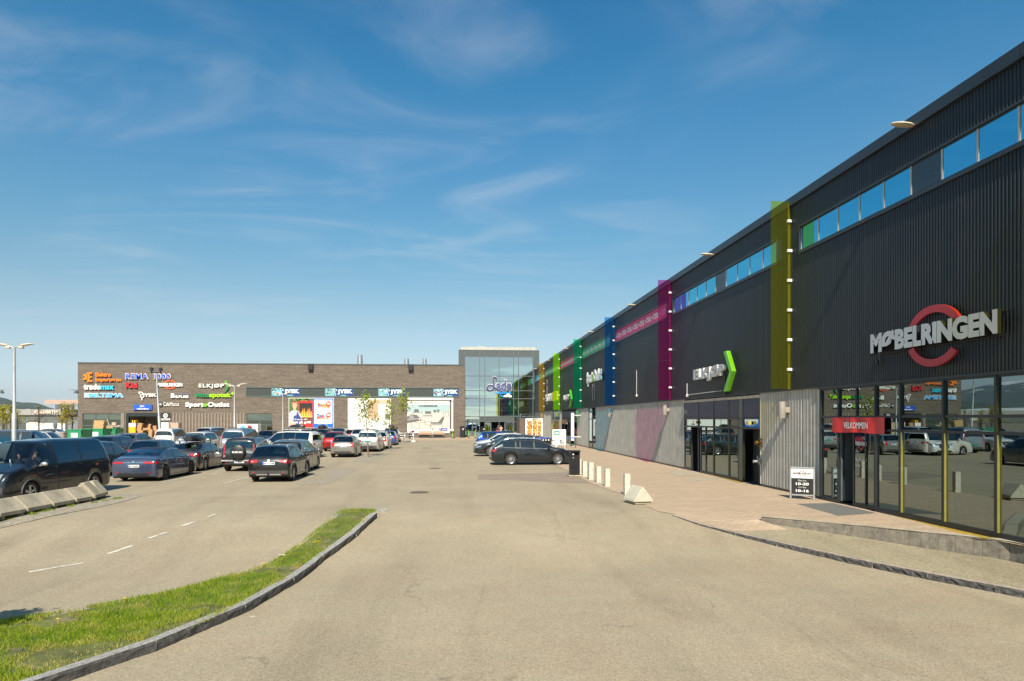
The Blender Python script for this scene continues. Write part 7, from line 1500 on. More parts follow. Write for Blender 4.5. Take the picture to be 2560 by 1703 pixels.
pw = van.matrix_basis @ Vector((.62, .38, .20)); drv = person('person in a dark top at the wheel of the black van, hands raised', (pw.x, pw.y, van.location.z + .42), van.rotation_euler.z + pi / 2, 'sit', (.02, .02, .025), hair=HAIRD, arms='raised', sc=.95)
# ---- cars, nearest first
_ = car('fastback', NBL, G(361, 1200), 0, 'dark blue sleek electric saloon seen from behind beside the van', 'dark', plate='EK 43650', chrome=True, zp=.70, tail='slim', scale=.95)
t, K, bvh, P_, part = _; part('boot_trim', CHR, [('back', ((-.42, .835), (.42, .835), (.42, .86), (-.42, .86)))], off=.02, nx_=8, nz_=1)
t, K, bvh, P_, part = car('hatch', BLK, G(684.5, 1202.3), 0, 'black small crossover with silver roof rails, nearest car of the middle row', 'five', plate='EK 41548', rails=ALU, cladding=True, r=.335, H=1.55)
part('skid_plate', ALU, [('back', ((-.52, .30), (.52, .30), (.48, .36), (-.48, .36)))], off=.02, nx_=6, nz_=1); q = MB(); q.tube([(-2.05, 0, .32), (-2.20, 0, .30), (-2.22, 0, .40)], .022, 8); q.ball((-2.22, 0, .42), .032, 8); obj('tow_bar', q, BLACK, t)
part('bumper', PLAS, [('back', ((-.78, .25), (.78, .25), (.78, .50), (-.78, .50)))], off=.008, nx_=12, nz_=3)
car('mpv', (.20, .195, .19), G(722, 1181), 0, 'silver grey people carrier behind the black crossover', 'ten', tail='high', plate='DN 29015', W=1.84)
t, K, bvh, P_, part = car('jeep', (.028, .030, .030), G(609.6, 1177), 0, 'dark green grey off-roader with a spare wheel on its back door', 'five', plate='VF 80547', tail='tall', cladding=True, rails=BLACK, zp=.50)
q = MB(); q.lathe([(.001, -.06), (.33, -.06), (.36, -.03), (.365, .10), (.35, .17), (.30, .20), (.001, .21)][::1], 30, 'x', c=(0, 0, 0), caps=False); q.v = [(-v[0], v[1], v[2]) for v in q.v]; sp_ = obj('spare_wheel', q, M('spare_wheel_cover', (.016, .016, .016), .45), t, smooth=35, loc=(-2.20, 0, 1.0))
tb = text('SUZUKI', -.25, -.045, .25, .045, y=0, bold=.04); tb.v = [(-.218, -v[0], v[2]) for v in tb.v]; obj('lettering', tb, WHITE, sp_, recalc=False)
for s in (1, -1): q = MB(); q.bbox(-2.26, min(s * .25, s * .85), .52, -2.14, max(s * .25, s * .85), .60, .02); obj('bumper_strip', q, ALU, t)
t, K, bvh, P_, part = car('sedan', (.045, .042, .042), G(470, 1176.6), 0, 'dark brown grey saloon carrying a black roof box', 'multi', plate='DR 55218', box=M('roof_box_black', (.022, .022, .024), .3, coat=.4), chrome=False)
car('mpv', (.024, .025, .032), G(206, 1194), 0, 'dark grey family car half hidden between the black van and the blue saloon', 'multi', plate='RJ 20177')
car('hatch', (.05, .045, .045), G(372, 1172.5), 0, 'dark grey hatchback with a black tailgate right behind the blue saloon', 'ten', plate='EB 60041', tail='high', dark=True)
car('suv', (.030, .034, .045), G(262, 1162), 0, 'dark blue grey estate with a red stripe of brake light, behind the black van', 'ten', plate='CV 88120', dark=False)
car('wagon', (.16, .155, .155), G(322, 1130), 2, 'grey estate parked before the yellow box of the delivery bay', 'ten', plate='KH 77103', rails=ALU)
car('smallvan', WHT, G(418, 1122), 0, 'white panel van with a green number plate before the loading sign', 'steel', gp=True, plate='CY 51823', tail='tall')
car('suv', WHT, G(463, 1139), 180, 'white off-roader facing the camera beyond the roof box', 'ten', plate='EL 33047', anchor='nose')
car('van', (.60, .58, .54), G(492, 1119), 176, 'white and dark minibus facing the camera in the rear row', 'ten', plate='EB 48122', dark=True, anchor='nose', scale=.95)
car('suv', (.030, .028, .028), G(523, 1118.5), 0, 'black crossover with silver badge far back near the wooden crate', 'ten', plate='EV 26580', dark=True, scale=.95)
car('hatch', (.03, .03, .032), G(536, 1106), 180, 'dark compact car facing the camera at the ribbed brick wall', 'ten', anchor='nose', scale=.95)
car('van', (.36, .37, .38), G(592, 1139), 0, 'silver minibus with a green number plate behind the off-roader', 'ten', gp=True, plate='PR 42087', tail='tall', rails=BLACK, dark=True, mirror=BLACK)
car('smallvan', (.72, .68, .60), G(716, 1144), 78, 'cream white delivery van standing crosswise in the middle row', 'ten', anchor='centre', plate='EK 90811', dark=True, L=4.6, H=1.85)
car('suv', (.78, .77, .74), Vector((-10.9, 46.4, 0)), 180, 'white crossover facing the camera behind the grey people carrier', 'dark', anchor='nose', plate='EV 19330')
car('wagon', (.16, .15, .14), G(777, 1124.5), 0, 'silver brown estate with red lamps just left of the black car with a roof box', 'ten', plate='DP 29116')
car('suv', (.010, .010, .011), G(804, 1119), 0, 'black off-roader under a black roof box left of the red car', 'ten', plate='EH 73052', box=M('roof_box_black', (.022, .022, .024), .3, coat=.4))
car('suv', (.72, .70, .66), G(728, 1114), 60, 'white estate carrying a black roof box behind the cream delivery van', 'ten', anchor='centre', plate='NE 64120', box=M('roof_box_black', (.022, .022, .024), .3, coat=.4))
car('mpv', (.42, .012, .010), G(838, 1127.6), 0, 'bright red people carrier with a white bumper sticker', 'ten', plate='EC 41907', tail='high', rails=BLACK)
t, K, bvh, P_, part = car('hatch', (.30, .285, .25), G(860, 1143.2), 0, 'beige silver small hatchback at the right end of the middle row', 'ten', plate='BT 54731', tail='swift', L=3.85, wb=2.43, ro=.62, W=1.70, H=1.51, top=[(0, .86), (.04, .98), (.10, 1.03), (.40, 1.43), (.7, 1.50), (1.5, 1.51), (2.2, 1.46), (2.95, 1.02), (3.6, .86), (3.8, .70), (3.85, .58)], win=[(.48, .80), (.86, 1.62), (1.7, 2.78)], ws=(2.26, 2.92), rw=(.12, .40))
t, K, bvh, P_, part = car('smallvan', (.46, .44, .40), G(922, 1129.5), 0, 'pale silver high roofed van with a green number plate by the young tree', 'steel', gp=True, plate='CX 58109', tail='corner', zp=.88)
part('bumper', PLAS, [('back', ((-.74, .30), (.74, .30), (.74, .52), (-.74, .52)))], nx_=10, nz_=3)
car('hatch', (.60, .58, .55), G(947, 1122.5), 0, 'white hatchback squeezed between the silver van and the blue car', 'ten', plate='DL 80144', tail='high')
car('hatch', (.015, .12, .42), G(971, 1113.2), 0, 'bright blue small hatchback by the second young tree', 'ten', plate='SU 41120', tail='high', scale=.93)
car('suv', (.022, .024, .022), G(978, 1106), 0, 'very dark off-roader with roof gear behind the bright blue hatchback', 'ten', rails=BLACK, plate='PP 20716', box=M('roof_box_black', (.022, .022, .024), .3, coat=.4), scale=.96)
car('suv', (.66, .65, .62), G(902, 1114), 0, 'white estate seen from behind left of the pale silver van', 'ten', plate='EF 30217', rails=BLACK)
car('wagon', (.25, .01, .01), G(872, 1107.5), 0, 'dark red low car with a raised tailgate far back', 'ten', plate='RH 10422')
car('suv', (.10, .105, .11), G(846, 1109), 0, 'grey off-roader with wide rear window far back behind the red car', 'ten', plate='CF 21877', rails=BLACK, dark=True)
car('suv', (.045, .05, .055), G(797, 1108.5), 0, 'dark grey off-roader far back below the barbecue poster', 'ten', plate='DK 66204', rails=ALU)
car('hatch', (.03, .03, .035), G(652, 1118), 180, 'dark compact car in front of the hall door behind the cream delivery van', 'ten', anchor='nose')
# far left
car('van', (.20, .23, .28), G(52, 1152), -80, 'blue grey minibus side on behind the black van', 'ten', anchor='centre', plate='DP 10244', dark=True, mirror=BLACK)
car('smallvan', (.62, .62, .60), G(103, 1142), -84, 'white van with a black roof rack behind the roof of the black van', 'ten', anchor='centre', rails=BLACK, plate='DJ 40188')
car('sedan', (.36, .35, .33), G(122, 1100), 90, 'silver saloon parked across by the low white hall', 'dark', anchor='centre', plate='EN 77410')
# right hand row, side on
hp = G(1275.5, 1163.2); car('wagon', (.013, .013, .014), (hp.x, hp.y + .85), -88, 'black estate with many-spoked wheels side on in the right hand bays', 'multi', plate='DN 75004', chrome=True, rails=CHR, dark=False)
hp = G(1224, 1141); car('wagon', (.015, .016, .017), (hp.x, hp.y + .85), 92, 'black estate pointing left behind the nearest side-on estate', 'ten', plate='DR 31877', chrome=True, rails=CHR, anchor='front')
hp = G(1212, 1133.5); car('hatch', (.68, .66, .62), (hp.x, hp.y + .85), 93, 'white hatchback pointing left with only its nose and roof in sight', 'ten', plate='EB 21045', anchor='front')
hp = G(1214, 1124); car('hatch', (.012, .06, .30), (hp.x, hp.y + .85), -88, 'bright blue hatchback pointing right with a sun glint in its side window', 'ten', plate='EK 65093', tail='high')
hp = G(1240, 1112.5); car('sedan', (.015, .022, .06), (hp.x, hp.y + .85), -88, 'navy saloon farthest away in the right hand row', 'ten', plate='DL 90533')
# ================================================================= THE REST OF THE PLACE
LEAFY = M('spring_leaf_green', (.26, .32, .03), .6, var=.35, vs=4); LEAFO = M('spring_leaf_olive', (.22, .20, .03), .7, var=.35, vs=3); BARK = M('young_bark', (.20, .14, .10), .9, var=.3, vs=12, bump=.6); BARKD = M('dark_bark', (.07, .055, .04), .9, var=.3, vs=8, bump=.6)
def leafmat(name, c):
    m = M(name, c, .6, var=.45, vs=2.5); 
    if m.get('tl'): return m
    nt = m.node_tree; L = nt.links; b = nt.nodes['Principled BSDF']; t = N(nt, 'ShaderNodeBsdfTranslucent'); t.inputs[0].default_value = (c[0], c[1], c[2] * .6, 1); mx = N(nt, 'ShaderNodeMixShader'); mx.inputs[0].default_value = .4
    L.new(b.outputs[0], mx.inputs[1]); L.new(t.outputs[0], mx.inputs[2]); L.new(mx.outputs[0], nt.nodes['Material Output'].inputs[0]); m['tl'] = 1; return m
def tree(label, loc, h, spread, seed, leaf=(.30, .36, .03), nleaf=380, ls=.10, clear=.38, lean=0.0, trunk=.05, bark=None, group='young trees in the car park', dens=7, name='young_tree'):
    r = random.Random(seed); t = thing(name, label, 'tree', tuple(loc), 0, group); b = MB(); tips = []
    P = [(lean * h * (k / 8) + .03 * sin(k * 1.7 + seed), .02 * cos(k * 2.1), h * k / 8 * .98) for k in range(9)]; b.tube(P, [trunk * (1 - .85 * k / 8) for k in range(9)], 8)
    for k in range(dens):
        u = clear + (1 - clear) * (k + .5) / dens * .95; i = min(7, int(u * 8)); f = u * 8 - i; base = Vector(P[i]).lerp(Vector(P[i + 1]), f)
        for s in range(2):
            a = k * 2.4 + s * pi + r.uniform(-.4, .4); ln = spread * (1.05 - .75 * (u - clear) / (1 - clear)) * r.uniform(.7, 1.1); el = r.uniform(.5, .95); d = Vector((cos(a) * cos(el), sin(a) * cos(el), sin(el)))
            Q = [base, base + d * ln * .4, base + d * ln * .75 + Vector((0, 0, .06 * ln)), base + d * ln + Vector((0, 0, .16 * ln))]; b.tube(Q, [trunk * .32, trunk * .2, trunk * .13, trunk * .06], 5)
            for q in Q[1:]:
                tips += [q] * 2
                for _ in range(2):
                    e = q + Vector((r.uniform(-1, 1), r.uniform(-1, 1), r.uniform(-.3, 1))) * ln * .22; b.tube([q, e], [trunk * .1, trunk * .05], 4); tips.append(e); tips.append(e)
    tips += [Vector(P[-1])] * 6; obj('trunk', b, bark or BARK, t, smooth=50); V, F2 = [], []
    for _ in range(nleaf):
        c = r.choice(tips) + Vector((r.gauss(0, .5), r.gauss(0, .5), r.gauss(0, .5))) * ls * 1.5; a = Vector((r.gauss(0, 1), r.gauss(0, 1), r.gauss(0, 1))).normalized(); e = a.orthogonal().normalized(); s = ls * r.uniform(.5, 1.1); k = len(V)
        V += [c - a * s * .5, c + e * s * .42 - a * s * .05, c + a * s * .55, c - e * s * .42 - a * s * .05]; F2.append((k, k + 1, k + 2, k + 3))
    q = MB(); q.add(V, F2); obj('crown', q, leafmat('leaf_%d' % int(sum(leaf) * 1000), leaf), t, recalc=False); return t
tree('nearest young tree in the car park, sparse yellow green leaves on a thin leaning stem', G(921.6, 1143), 4.35, 1.15, 3, lean=-.055, nleaf=330, ls=.17, clear=.42, trunk=.055)
tree('second young tree in the row, a thin upright stem with few leaves', G(974, 1124.5), 4.3, .85, 9, nleaf=260, ls=.17, clear=.40, trunk=.05)
tree('farthest young tree of the row, before the garden furniture poster', G(1010, 1108), 5.9, 1.35, 14, nleaf=420, ls=.20, clear=.48, lean=-.02, trunk=.05)
tree('small dense tree just outside the left picture edge shading the grass', (-7.5, 8.0, gz(0, 8)), 3.3, .95, 31, (.16, .22, .02), 1500, .16, .35, trunk=.06, group=None, dens=9)
# white tree guards of the farthest tree
p = G(1012, 1105); q = MB()
for k in range(3): q.box(-1.15, -.6, .45 + .28 * k, 1.05, -.55, .52 + .28 * k)
for x in (-1.15, 0, 1.0): q.box(x, -.62, 0, x + .06, -.54, 1.1)
for x in (-1.2, .8): q.bbox(x, -.9, 0, x + .5, .4, .16, .03)
o = obj('tree_guard', q, WHITE, loc=(p.x, p.y, 0)); tag(o, 'white rail tree guard round the farthest young tree', 'tree guard')
def big_tree(label, px, Y, h, spread, seed, leaf, nleaf=1500, name='tree'):
    x = fx(px, Y); return tree(label, (x, Y, 0), h * .76, spread * .72, seed, leaf, int(nleaf * .6), .22, .28, trunk=.14, bark=BARKD, group='trees before the low hall', dens=9, name=name)
big_tree('yellow green tree at the left edge before the low hall, the leafiest', 8, 118, 6.2, 2.4, 21, (.36, .33, .02), 1500)
big_tree('yellow green tree just left of the tall lamp post', 26, 117, 6.4, 2.2, 22, (.34, .30, .03), 800)
big_tree('thin leafed tree just right of the tall lamp post', 44, 122, 5.6, 1.8, 23, (.34, .29, .04), 350)
big_tree('bare brown tree before the white part of the low hall', 97, 121, 6.4, 1.9, 24, (.20, .12, .05), 120)
big_tree('thin tree with a few leaves left of the brick hall', 155, 118, 6.8, 1.9, 25, (.36, .31, .03), 420)
big_tree('yellow leafed tree close to the corner of the brick hall', 167, 117, 6.6, 1.9, 26, (.36, .30, .02), 900)
big_tree('olive yellow tree beside the brick hall corner, rightmost of its row', 181, 119, 7.0, 1.7, 27, (.33, .25, .04), 500)
# ---------------------------------------------------------------- low hall at the left
YH = 135.0
def hp_(px, py, Y=YH): X, z = FP(px, py, Y); return X, z
x0, x1 = fx(-260, YH), fx(161, YH); zt = hp_(80, 1023.5)[1]; LH = thing('low_hall', 'low grey and white commercial hall with raised pale lettering left of the brick hall', 'building', (x0, YH, 0)); wd = x1 - x0
LG = M('pale_grey_fascia', (.30, .29, .265), .6, var=.08, vs=.3); LD = M('grey_green_cladding', (.115, .125, .11), .7, var=.2, vs=.6); LW = M('white_render', (.72, .68, .60), .7, var=.06)
zf = hp_(80, 1038)[1]; zw = hp_(80, 1058)[1]
q = MB(); q.box(0, .0, zf, wd, 40, zt); obj('fascia', q, LG, LH)
for k in range(40): q = MB(); a = wd * k / 40; q.box(a, -.06, zf, a + .06, 0.0, zt - .1) if k % 4 == 0 else q.box(a + .01, -.003, zf, a + .03, .0, zf + .02); obj('fascia_joint', q, LG, LH)
q = MB(); q.box(0, .3, zw, wd, 39, zf); obj('wall', q, LD, LH)
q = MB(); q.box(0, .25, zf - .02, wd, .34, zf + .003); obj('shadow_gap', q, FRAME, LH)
xa, xb = fx(64, YH) - x0, wd; q = MB(); q.box(xa, .2, 0, xb, 39, zw + .002); obj('white_wall', q, LW, LH)
q = MB(); q.box(0, .4, 0, xa, 39, zw); obj('wall', q, M('brown_grey_wall', (.17, .155, .13), .8), LH)
for a, b_ in ((-40, -10), (44, 63)):
    q = MB(); q.box(fx(a, YH) - x0, .34, 0, fx(b_, YH) - x0, .41, hp_(0, 1056)[1]); d_ = obj('gate', q, M('grey_gate', (.10, .105, .11), .6), LH)
    for k in range(6): q = MB(); z = hp_(0, 1056)[1] * (k + 1) / 7; q.box(fx(a, YH) - x0, .325, z, fx(b_, YH) - x0, .34, z + .04); obj('gate_panel_joint', q, FRAME, d_)
q = MB(); q.box(fx(70.5, YH) - x0, -.0, .2, fx(97, YH) - x0, .19, 2.4); q.box(fx(71.5, YH) - x0, -.01, .2, fx(96, YH) - x0, 0.0, 2.05, 1); obj('canopy_frame', q, [M('brown_frame', (.12, .08, .05), .7), LW], LH)
q = MB(); q.box(fx(17, YH) - x0, .1, hp_(0, 1052)[1], fx(41, YH) - x0, .3, hp_(0, 1041)[1]); obj('window', q, M('lit_blind', (.55, .50, .38), .6), LH)  # blind in one even cream colour
for k in range(3): q = MB(); q.box(fx(2 + 5 * k, YH) - x0, .36, .3, fx(5 + 5 * k, YH) - x0, .41, 3.1); obj('window', q, WGL, LH)
X0_, Z1_ = hp_(89, 1027); X1_, Z0_ = hp_(146, 1036); t = thing('shop_sign', 'pale pink raised capital lettering on the grey fascia of the low hall', 'sign', (X0_, YH - .02, Z0_))
word(t, 'FJELDSETH', 0, 0, X1_ - X0_, Z1_ - Z0_, flat('sign_pale_pink', (.80, .62, .50)), dp=.2, bold=.035)
x0, x1 = fx(161.5, 132), fx(212, 132); q = MB(); t = thing('dark_annex', 'dark blue black flat roofed annex between the low hall and the brick hall', 'building', (x0, 132, 0)); zt2, zf2 = FP(180, 1024, 132)[1], FP(180, 1039, 132)[1]
q.box(0, 0, zf2, x1 - x0, 30, zt2); obj('fascia', q, M('dark_slate_fascia', (.02, .022, .03), .5), t); q = MB(); q.box(0, .3, 0, x1 - x0, 30, zf2); obj('wall', q, M('blue_grey_wall', (.19, .20, .22), .7), t)
obj('lettering', text('KARDINOR', FP(172, 0, 132)[0] - x0, FP(0, 1035, 132)[1], FP(191, 0, 132)[0] - x0, FP(0, 1030, 132)[1], y=-.03, bold=.02), flat('faint_sign', (.25, .27, .28)), t, recalc=False)
# pale warehouses beyond the left edge (seen in the shop window)
WHR = M('white_metal_roof', (.66, .66, .62), .5, var=.1, vs=.1); WHW = M('grey_warehouse_wall', (.24, .25, .24), .7, var=.1)
for i, (xx, yy, ww, hh, dd, lab) in enumerate(((-162, 150, 62, 4.6, 40, 'long grey warehouse with a white roof beyond the left edge'), (-225, 205, 50, 5.2, 30, 'tall grey warehouse with white roof behind the first'), (-265, 120, 55, 5, 50, 'grey warehouse with white roof farthest to the left'))):
    t = thing('warehouse', lab, 'building', (xx, yy, 0)); q = MB(); q.box(0, 0, 0, ww, dd, hh); obj('wall', q, WHW, t); q = MB(); q.prism([(-.5, hh), (ww * .5, hh + 1.2), (ww + .5, hh)], -.5, dd + .5); obj('roof', q, WHR, t)
    for k in range(int(ww / 6)): q = MB(); q.box(2 + k * 6, -.08, 1.2, 6 + k * 6, 0, 3.6); obj('window', q, FRAME, t)
# ---------------------------------------------------------------- hills
def hill(name, label, pts, dist, base, mat, seed, rough=1.0, snow=None):
    """A ridge built as real terrain: crest heights follow the skyline, slopes fall to the front and back."""
    b = MB(); n = len(pts); M_ = 7
    fine = []
    for (a, h0), (c, h1) in zip(pts, pts[1:]):
        for k in range(6): fine.append((a + (c - a) * k / 6, h0 + (h1 - h0) * k / 6))
    fine.append(pts[-1])
    for i, (az, h_) in enumerate(fine):
        for j in range(M_ + 5):
            u = j / M_; rr = dist * (.62 + .38 * u) if j <= M_ else dist * (1 + .1 * (j - M_)); prof = smooth(u) if j <= M_ else 1 - .25 * (j - M_)
            nz_ = noise.noise(Vector((az * 9 + seed, j * .8, 0))) * .10 + noise.noise(Vector((az * 40 + seed, j * 2.3, 3))) * .05
            z = base + h_ * max(0, prof) * (1 + rough * nz_ * (1 if j != M_ else .25)) - (30 if j == 0 else 0); b.v.append((rr * sin(az), rr * cos(az), z))
    m = M_ + 5
    for i in range(len(fine) - 1):
        for j in range(m - 1): b.f.append((i * m + j, i * m + j + 1, (i + 1) * m + j + 1, (i + 1) * m + j)); b.m.append(0)
    o = obj(name, b, mat, smooth=80); tag(o, kind='structure'); return o
FOR = M('forested_hillside', (.030, .048, .026), .95, var=.6, vs=.012, coord='Object', fleck=(.02, .62, (.085, .10, .045)))
def az(px): return atan2(ray(px, HZ).x, ray(px, HZ).y)
def hz_(py, px, D): return (HZ - py) / F * D * ray(px, HZ).length / ray(px, HZ).length
D1 = 2400.0
sk = [(-900, 1035), (-700, 1030), (-520, 1020), (-380, 1008), (-260, 996), (-160, 987), (-80, 987), (0, 991), (15, 994), (35, 1002), (50, 1005), (58, 1006), (75, 1006.5), (95, 1008), (108, 1012), (120, 1017), (135, 1021), (150, 1022), (170, 1024), (200, 1027), (400, 1033)]
hill('hills', None, [(az(px), (HZ - py) / F * D1 * cos(az(px) - TH)) for px, py in sk], D1, 0, FOR, 3)
# the snow streaked mountain to the left of the frame, mirrored in the shop glass
def mtn():
    m = M('mountain_forest', (.028, .045, .030), .95, var=.5, vs=.004, coord='Object'); nt = m.node_tree; L = nt.links; b = nt.nodes['Principled BSDF']; g = N(nt, 'ShaderNodeNewGeometry'); s = N(nt, 'ShaderNodeSeparateXYZ'); L.new(g.outputs['Position'], s.inputs[0])
    nz_ = N(nt, 'ShaderNodeTexNoise'); inp(nz_, {'Scale': .006, 'Detail': 8, 'Roughness': .7}); L.new(g.outputs['Position'], nz_.inputs['Vector']); a = N(nt, 'ShaderNodeMath', operation='MULTIPLY_ADD'); a.inputs[1].default_value = 700; L.new(nz_.outputs[0], a.inputs[0]); L.new(s.outputs[2], a.inputs[2])
    r = N(nt, 'ShaderNodeMapRange'); inp(r, {'From Min': 615, 'From Max': 650}); L.new(a.outputs[0], r.inputs[0]); mx = N(nt, 'ShaderNodeMix', data_type='RGBA'); old = b.inputs['Base Color'].links[0].from_socket; L.new(r.outputs[0], mx.inputs[0]); L.new(old, mx.inputs[6]); mx.inputs[7].default_value = (.75, .77, .8, 1); L.new(mx.outputs[2], b.inputs['Base Color']); return m
Dm = 7000.0
hill('mountain', None, [(radians(a), h_ * 1.0) for a, h_ in ((-78, 90), (-66, 180), (-56, 240), (-50, 270), (-46, 300), (-43.5, 310), (-41.5, 325), (-40, 315), (-39, 290), (-38, 255), (-37, 235), (-35.5, 222), (-34, 180), (-33, 130), (-30, 70), (-26, 30))], Dm, 0, mtn(), 8)
# village specks on the slope
hv_ = MB(); rr_ = random.Random(4)
for k in range(46):
    px = rr_.uniform(68, 140); a = az(px); D = D1 * rr_.uniform(.80, .88); f = (D / D1 - .62) / .38; hh = [h_ for (p_, h_) in [(q_[0], (HZ - q_[1]) / F * D1 * cos(az(q_[0]) - TH)) for q_ in sk] if p_ >= px][0]; z = hh * smooth(f) * .92; s_ = rr_.uniform(2, 4)
    hv_.box(D * sin(a) - s_, D * cos(a) - s_, z - 4, D * sin(a) + s_, D * cos(a) + s_, z + s_ * .9)
o = obj('village_houses', hv_, flat('village_pale', (.50, .45, .38))); tag(o, 'far pale houses scattered on the wooded slope', 'houses', kind='stuff')
# ---------------------------------------------------------------- tower crane
Yc = 420.0; t = thing('tower_crane', 'orange tower crane jib reaching over the low buildings toward the brick hall', 'crane', (fx(146, Yc), Yc, 0)); cz_ = FP(146, 1009, Yc)[1]; cx0, cx1 = fx(113, Yc) - t.location.x, fx(210, Yc) - t.location.x
OR = M('crane_orange', (.75, .34, .12), .6); q = MB(); h_ = 2.0; nseg = 34
for k in range(nseg + 1):
    x = cx0 + (cx1 - cx0) * k / nseg
    if k < nseg: xn = cx0 + (cx1 - cx0) * (k + 1) / nseg; q.cyl((x, -.8, cz_), (xn, -.8, cz_), .11, n=4); q.cyl((x, .8, cz_), (xn, .8, cz_), .11, n=4); q.cyl((x, 0, cz_ + h_), (xn, 0, cz_ + h_), .11, n=4); q.cyl((x, -.8, cz_), ((x + xn) / 2, 0, cz_ + h_), .07, n=4); q.cyl((xn, -.8, cz_), ((x + xn) / 2, 0, cz_ + h_), .07, n=4)
obj('jib', q, OR, t); q = MB()
for k in range(8):
    z = (cz_ - .5) * k / 8; zn = (cz_ - .5) * (k + 1) / 8
    for sx_, sy_ in ((-1, -1), (1, -1), (1, 1), (-1, 1)): q.cyl((sx_ * .9, sy_ * .9, z), (sx_ * .9, sy_ * .9, zn), .3, n=4)
    q.cyl((-.9, -.9, z), (.9, -.9, zn), .07, n=4)
obj('mast', q, M('crane_grey', (.12, .12, .12), .6), t); q = MB(); q.bbox(-1.6 + 28, -1.5, cz_ - 2.2, 2.2 + 28, 1.5, cz_, .2); obj('counter_cabin', q, WHITE, t)
# ---------------------------------------------------------------- lamp posts
POST = M('lamp_post_steel', (.46, .46, .44), .45, .5, var=.1)
def lamp_post(label, base, top, arm=.75, r=.075, heads=2, lean=(0, 0), ground=0.0, step=.42):
    t = thing('lamp_post', label, 'lamp post', (base.x, base.y, ground), 0, 'twin headed lamp posts in the car park'); h = top - ground; q = MB(); q.tube([(0, 0, 0), (lean[0] * step, lean[1] * step, h * step), (lean[0] * (step + .01), lean[1] * (step + .01), h * (step + .01)), (lean[0], lean[1], h)], [r, r * .95, r * .68, r * .55], 12); obj('pole', q, POST, t, smooth=40)
    q = MB(); q.tube([(lean[0] - arm * .55, lean[1], h + .10), (lean[0], lean[1], h - .05), (lean[0] + arm * .55, lean[1], h + .10)], .03, 8); obj('arm', q, POST, t)
    for s in (-1, 1)[:heads]:
        q = MB(); rows = []
        for k, (u, ww, hh) in enumerate(((0, .05, .05), (.12, .11, .07), (.45, .15, .08), (.8, .10, .04), (.98, .02, .015))): x = lean[0] + s * (arm * .5 + u * .85); z = h + .12 + u * .10; rows += [(x, lean[1] + ww * cos(2 * pi * j / 10), z + hh * sin(2 * pi * j / 10)) for j in range(10)]
        q.add(rows, [(k * 10 + j, k * 10 + (j + 1) % 10, (k + 1) * 10 + (j + 1) % 10, (k + 1) * 10 + j) for k in range(4) for j in range(10)] + [tuple(range(10)), tuple(range(40, 50))]); q.bbox(lean[0] + s * (arm * .5) - .10, lean[1] - .1, h - .08, lean[0] + s * (arm * .5) + .16, lean[1] + .1, h + .06, .02); obj('lamp_head', q, M('lamp_head_beige', (.52, .44, .33), .5), t, smooth=45)
    return t
d_ = 41.5; b_ = ray(35.5, HZ) * d_; lamp_post('tall twin headed lamp post at the left edge, behind the black van', Vector((b_.x, b_.y, 0)), H + (HZ - 868) / F * d_, arm=.75, r=.14)
d_ = 62.0; b_ = ray(402, HZ) * d_; tp_ = ray(391, HZ) * d_; lamp_post('leaning lamp post with a square flood light frame before the brick wall signs', Vector((b_.x, b_.y, 0)), H + (HZ - 933) / F * d_, arm=.5, r=.12, heads=0, lean=(tp_.x - b_.x, 0)); 
t = bpy.data.objects[[o.name for o in COL.objects if o.name.startswith('lamp_post')][-1]]; q = MB(); h_ = H + (HZ - 933) / F * d_; lx = tp_.x - b_.x
q.box(lx - .45, -.05, h_, lx + .45, .05, h_ + .1)
for s in (-.4, .4): q.box(lx + s - .04, -.05, h_, lx + s + .04, .05, h_ + .35); q.bbox(lx + s - .13, -.15, h_ + .2, lx + s + .13, .1, h_ + .5, .02)
obj('flood_frame', q, BLACK, t)
d_ = 66.0; b_ = ray(586, HZ) * d_; lamp_post('twin headed lamp post whose top stands before the green arrow sign', Vector((b_.x, b_.y, 0)), H + (HZ - 965) / F * d_, arm=.8, r=.11)
d_ = 84.0; b_ = ray(707, HZ) * d_; lamp_post('slim twin headed lamp post standing before the first blue bird panel', Vector((b_.x, b_.y, 0)), H + (HZ - 985) / F * d_, arm=.8, r=.09)
# hanging street lamps on a wire
for px, lab in ((4, 'dark hanging street lamp on a span wire at the left edge'), (190.5, 'dark hanging street lamp at the corner of the brick hall')):
    Y = 90; X, z = FP(px, 982, Y); q = MB(); q.lathe([(.001, .28), (.14, .26), (.22, .12), (.28, -.02), (.27, -.06), (.001, -.10)], 16, caps=False); q.cyl((-1.0, 0, .34), (.4, 0, .34), .025, n=5); q.cyl((0, 0, .26), (0, 0, .34), .03, n=6)
    o = obj('hanging_lamp', q, M('dark_lamp', (.05, .055, .055), .5), loc=(X, Y, z)); tag(o, lab, 'street lamp')
# round satellite dish and sign by the low hall
X, z = FP(137, 1063, 112); q = MB(); q.lathe([(.001, 0), (.25, .02), (.52, .12), (.53, .14), (.25, .06), (.001, .04)], 18, 'y', caps=False); q.v = [(v[0] * .62, v[1], v[2] * 1.25) for v in q.v]; q.cyl((0, .1, -.1), (-.3, .1, -z), .05, n=6); o = obj('satellite_dish', q, M('dish_grey', (.10, .105, .11), .6), loc=(X, 112, z), smooth=50); tag(o, 'grey dish on a thin leaning post before the white wall', 'dish')
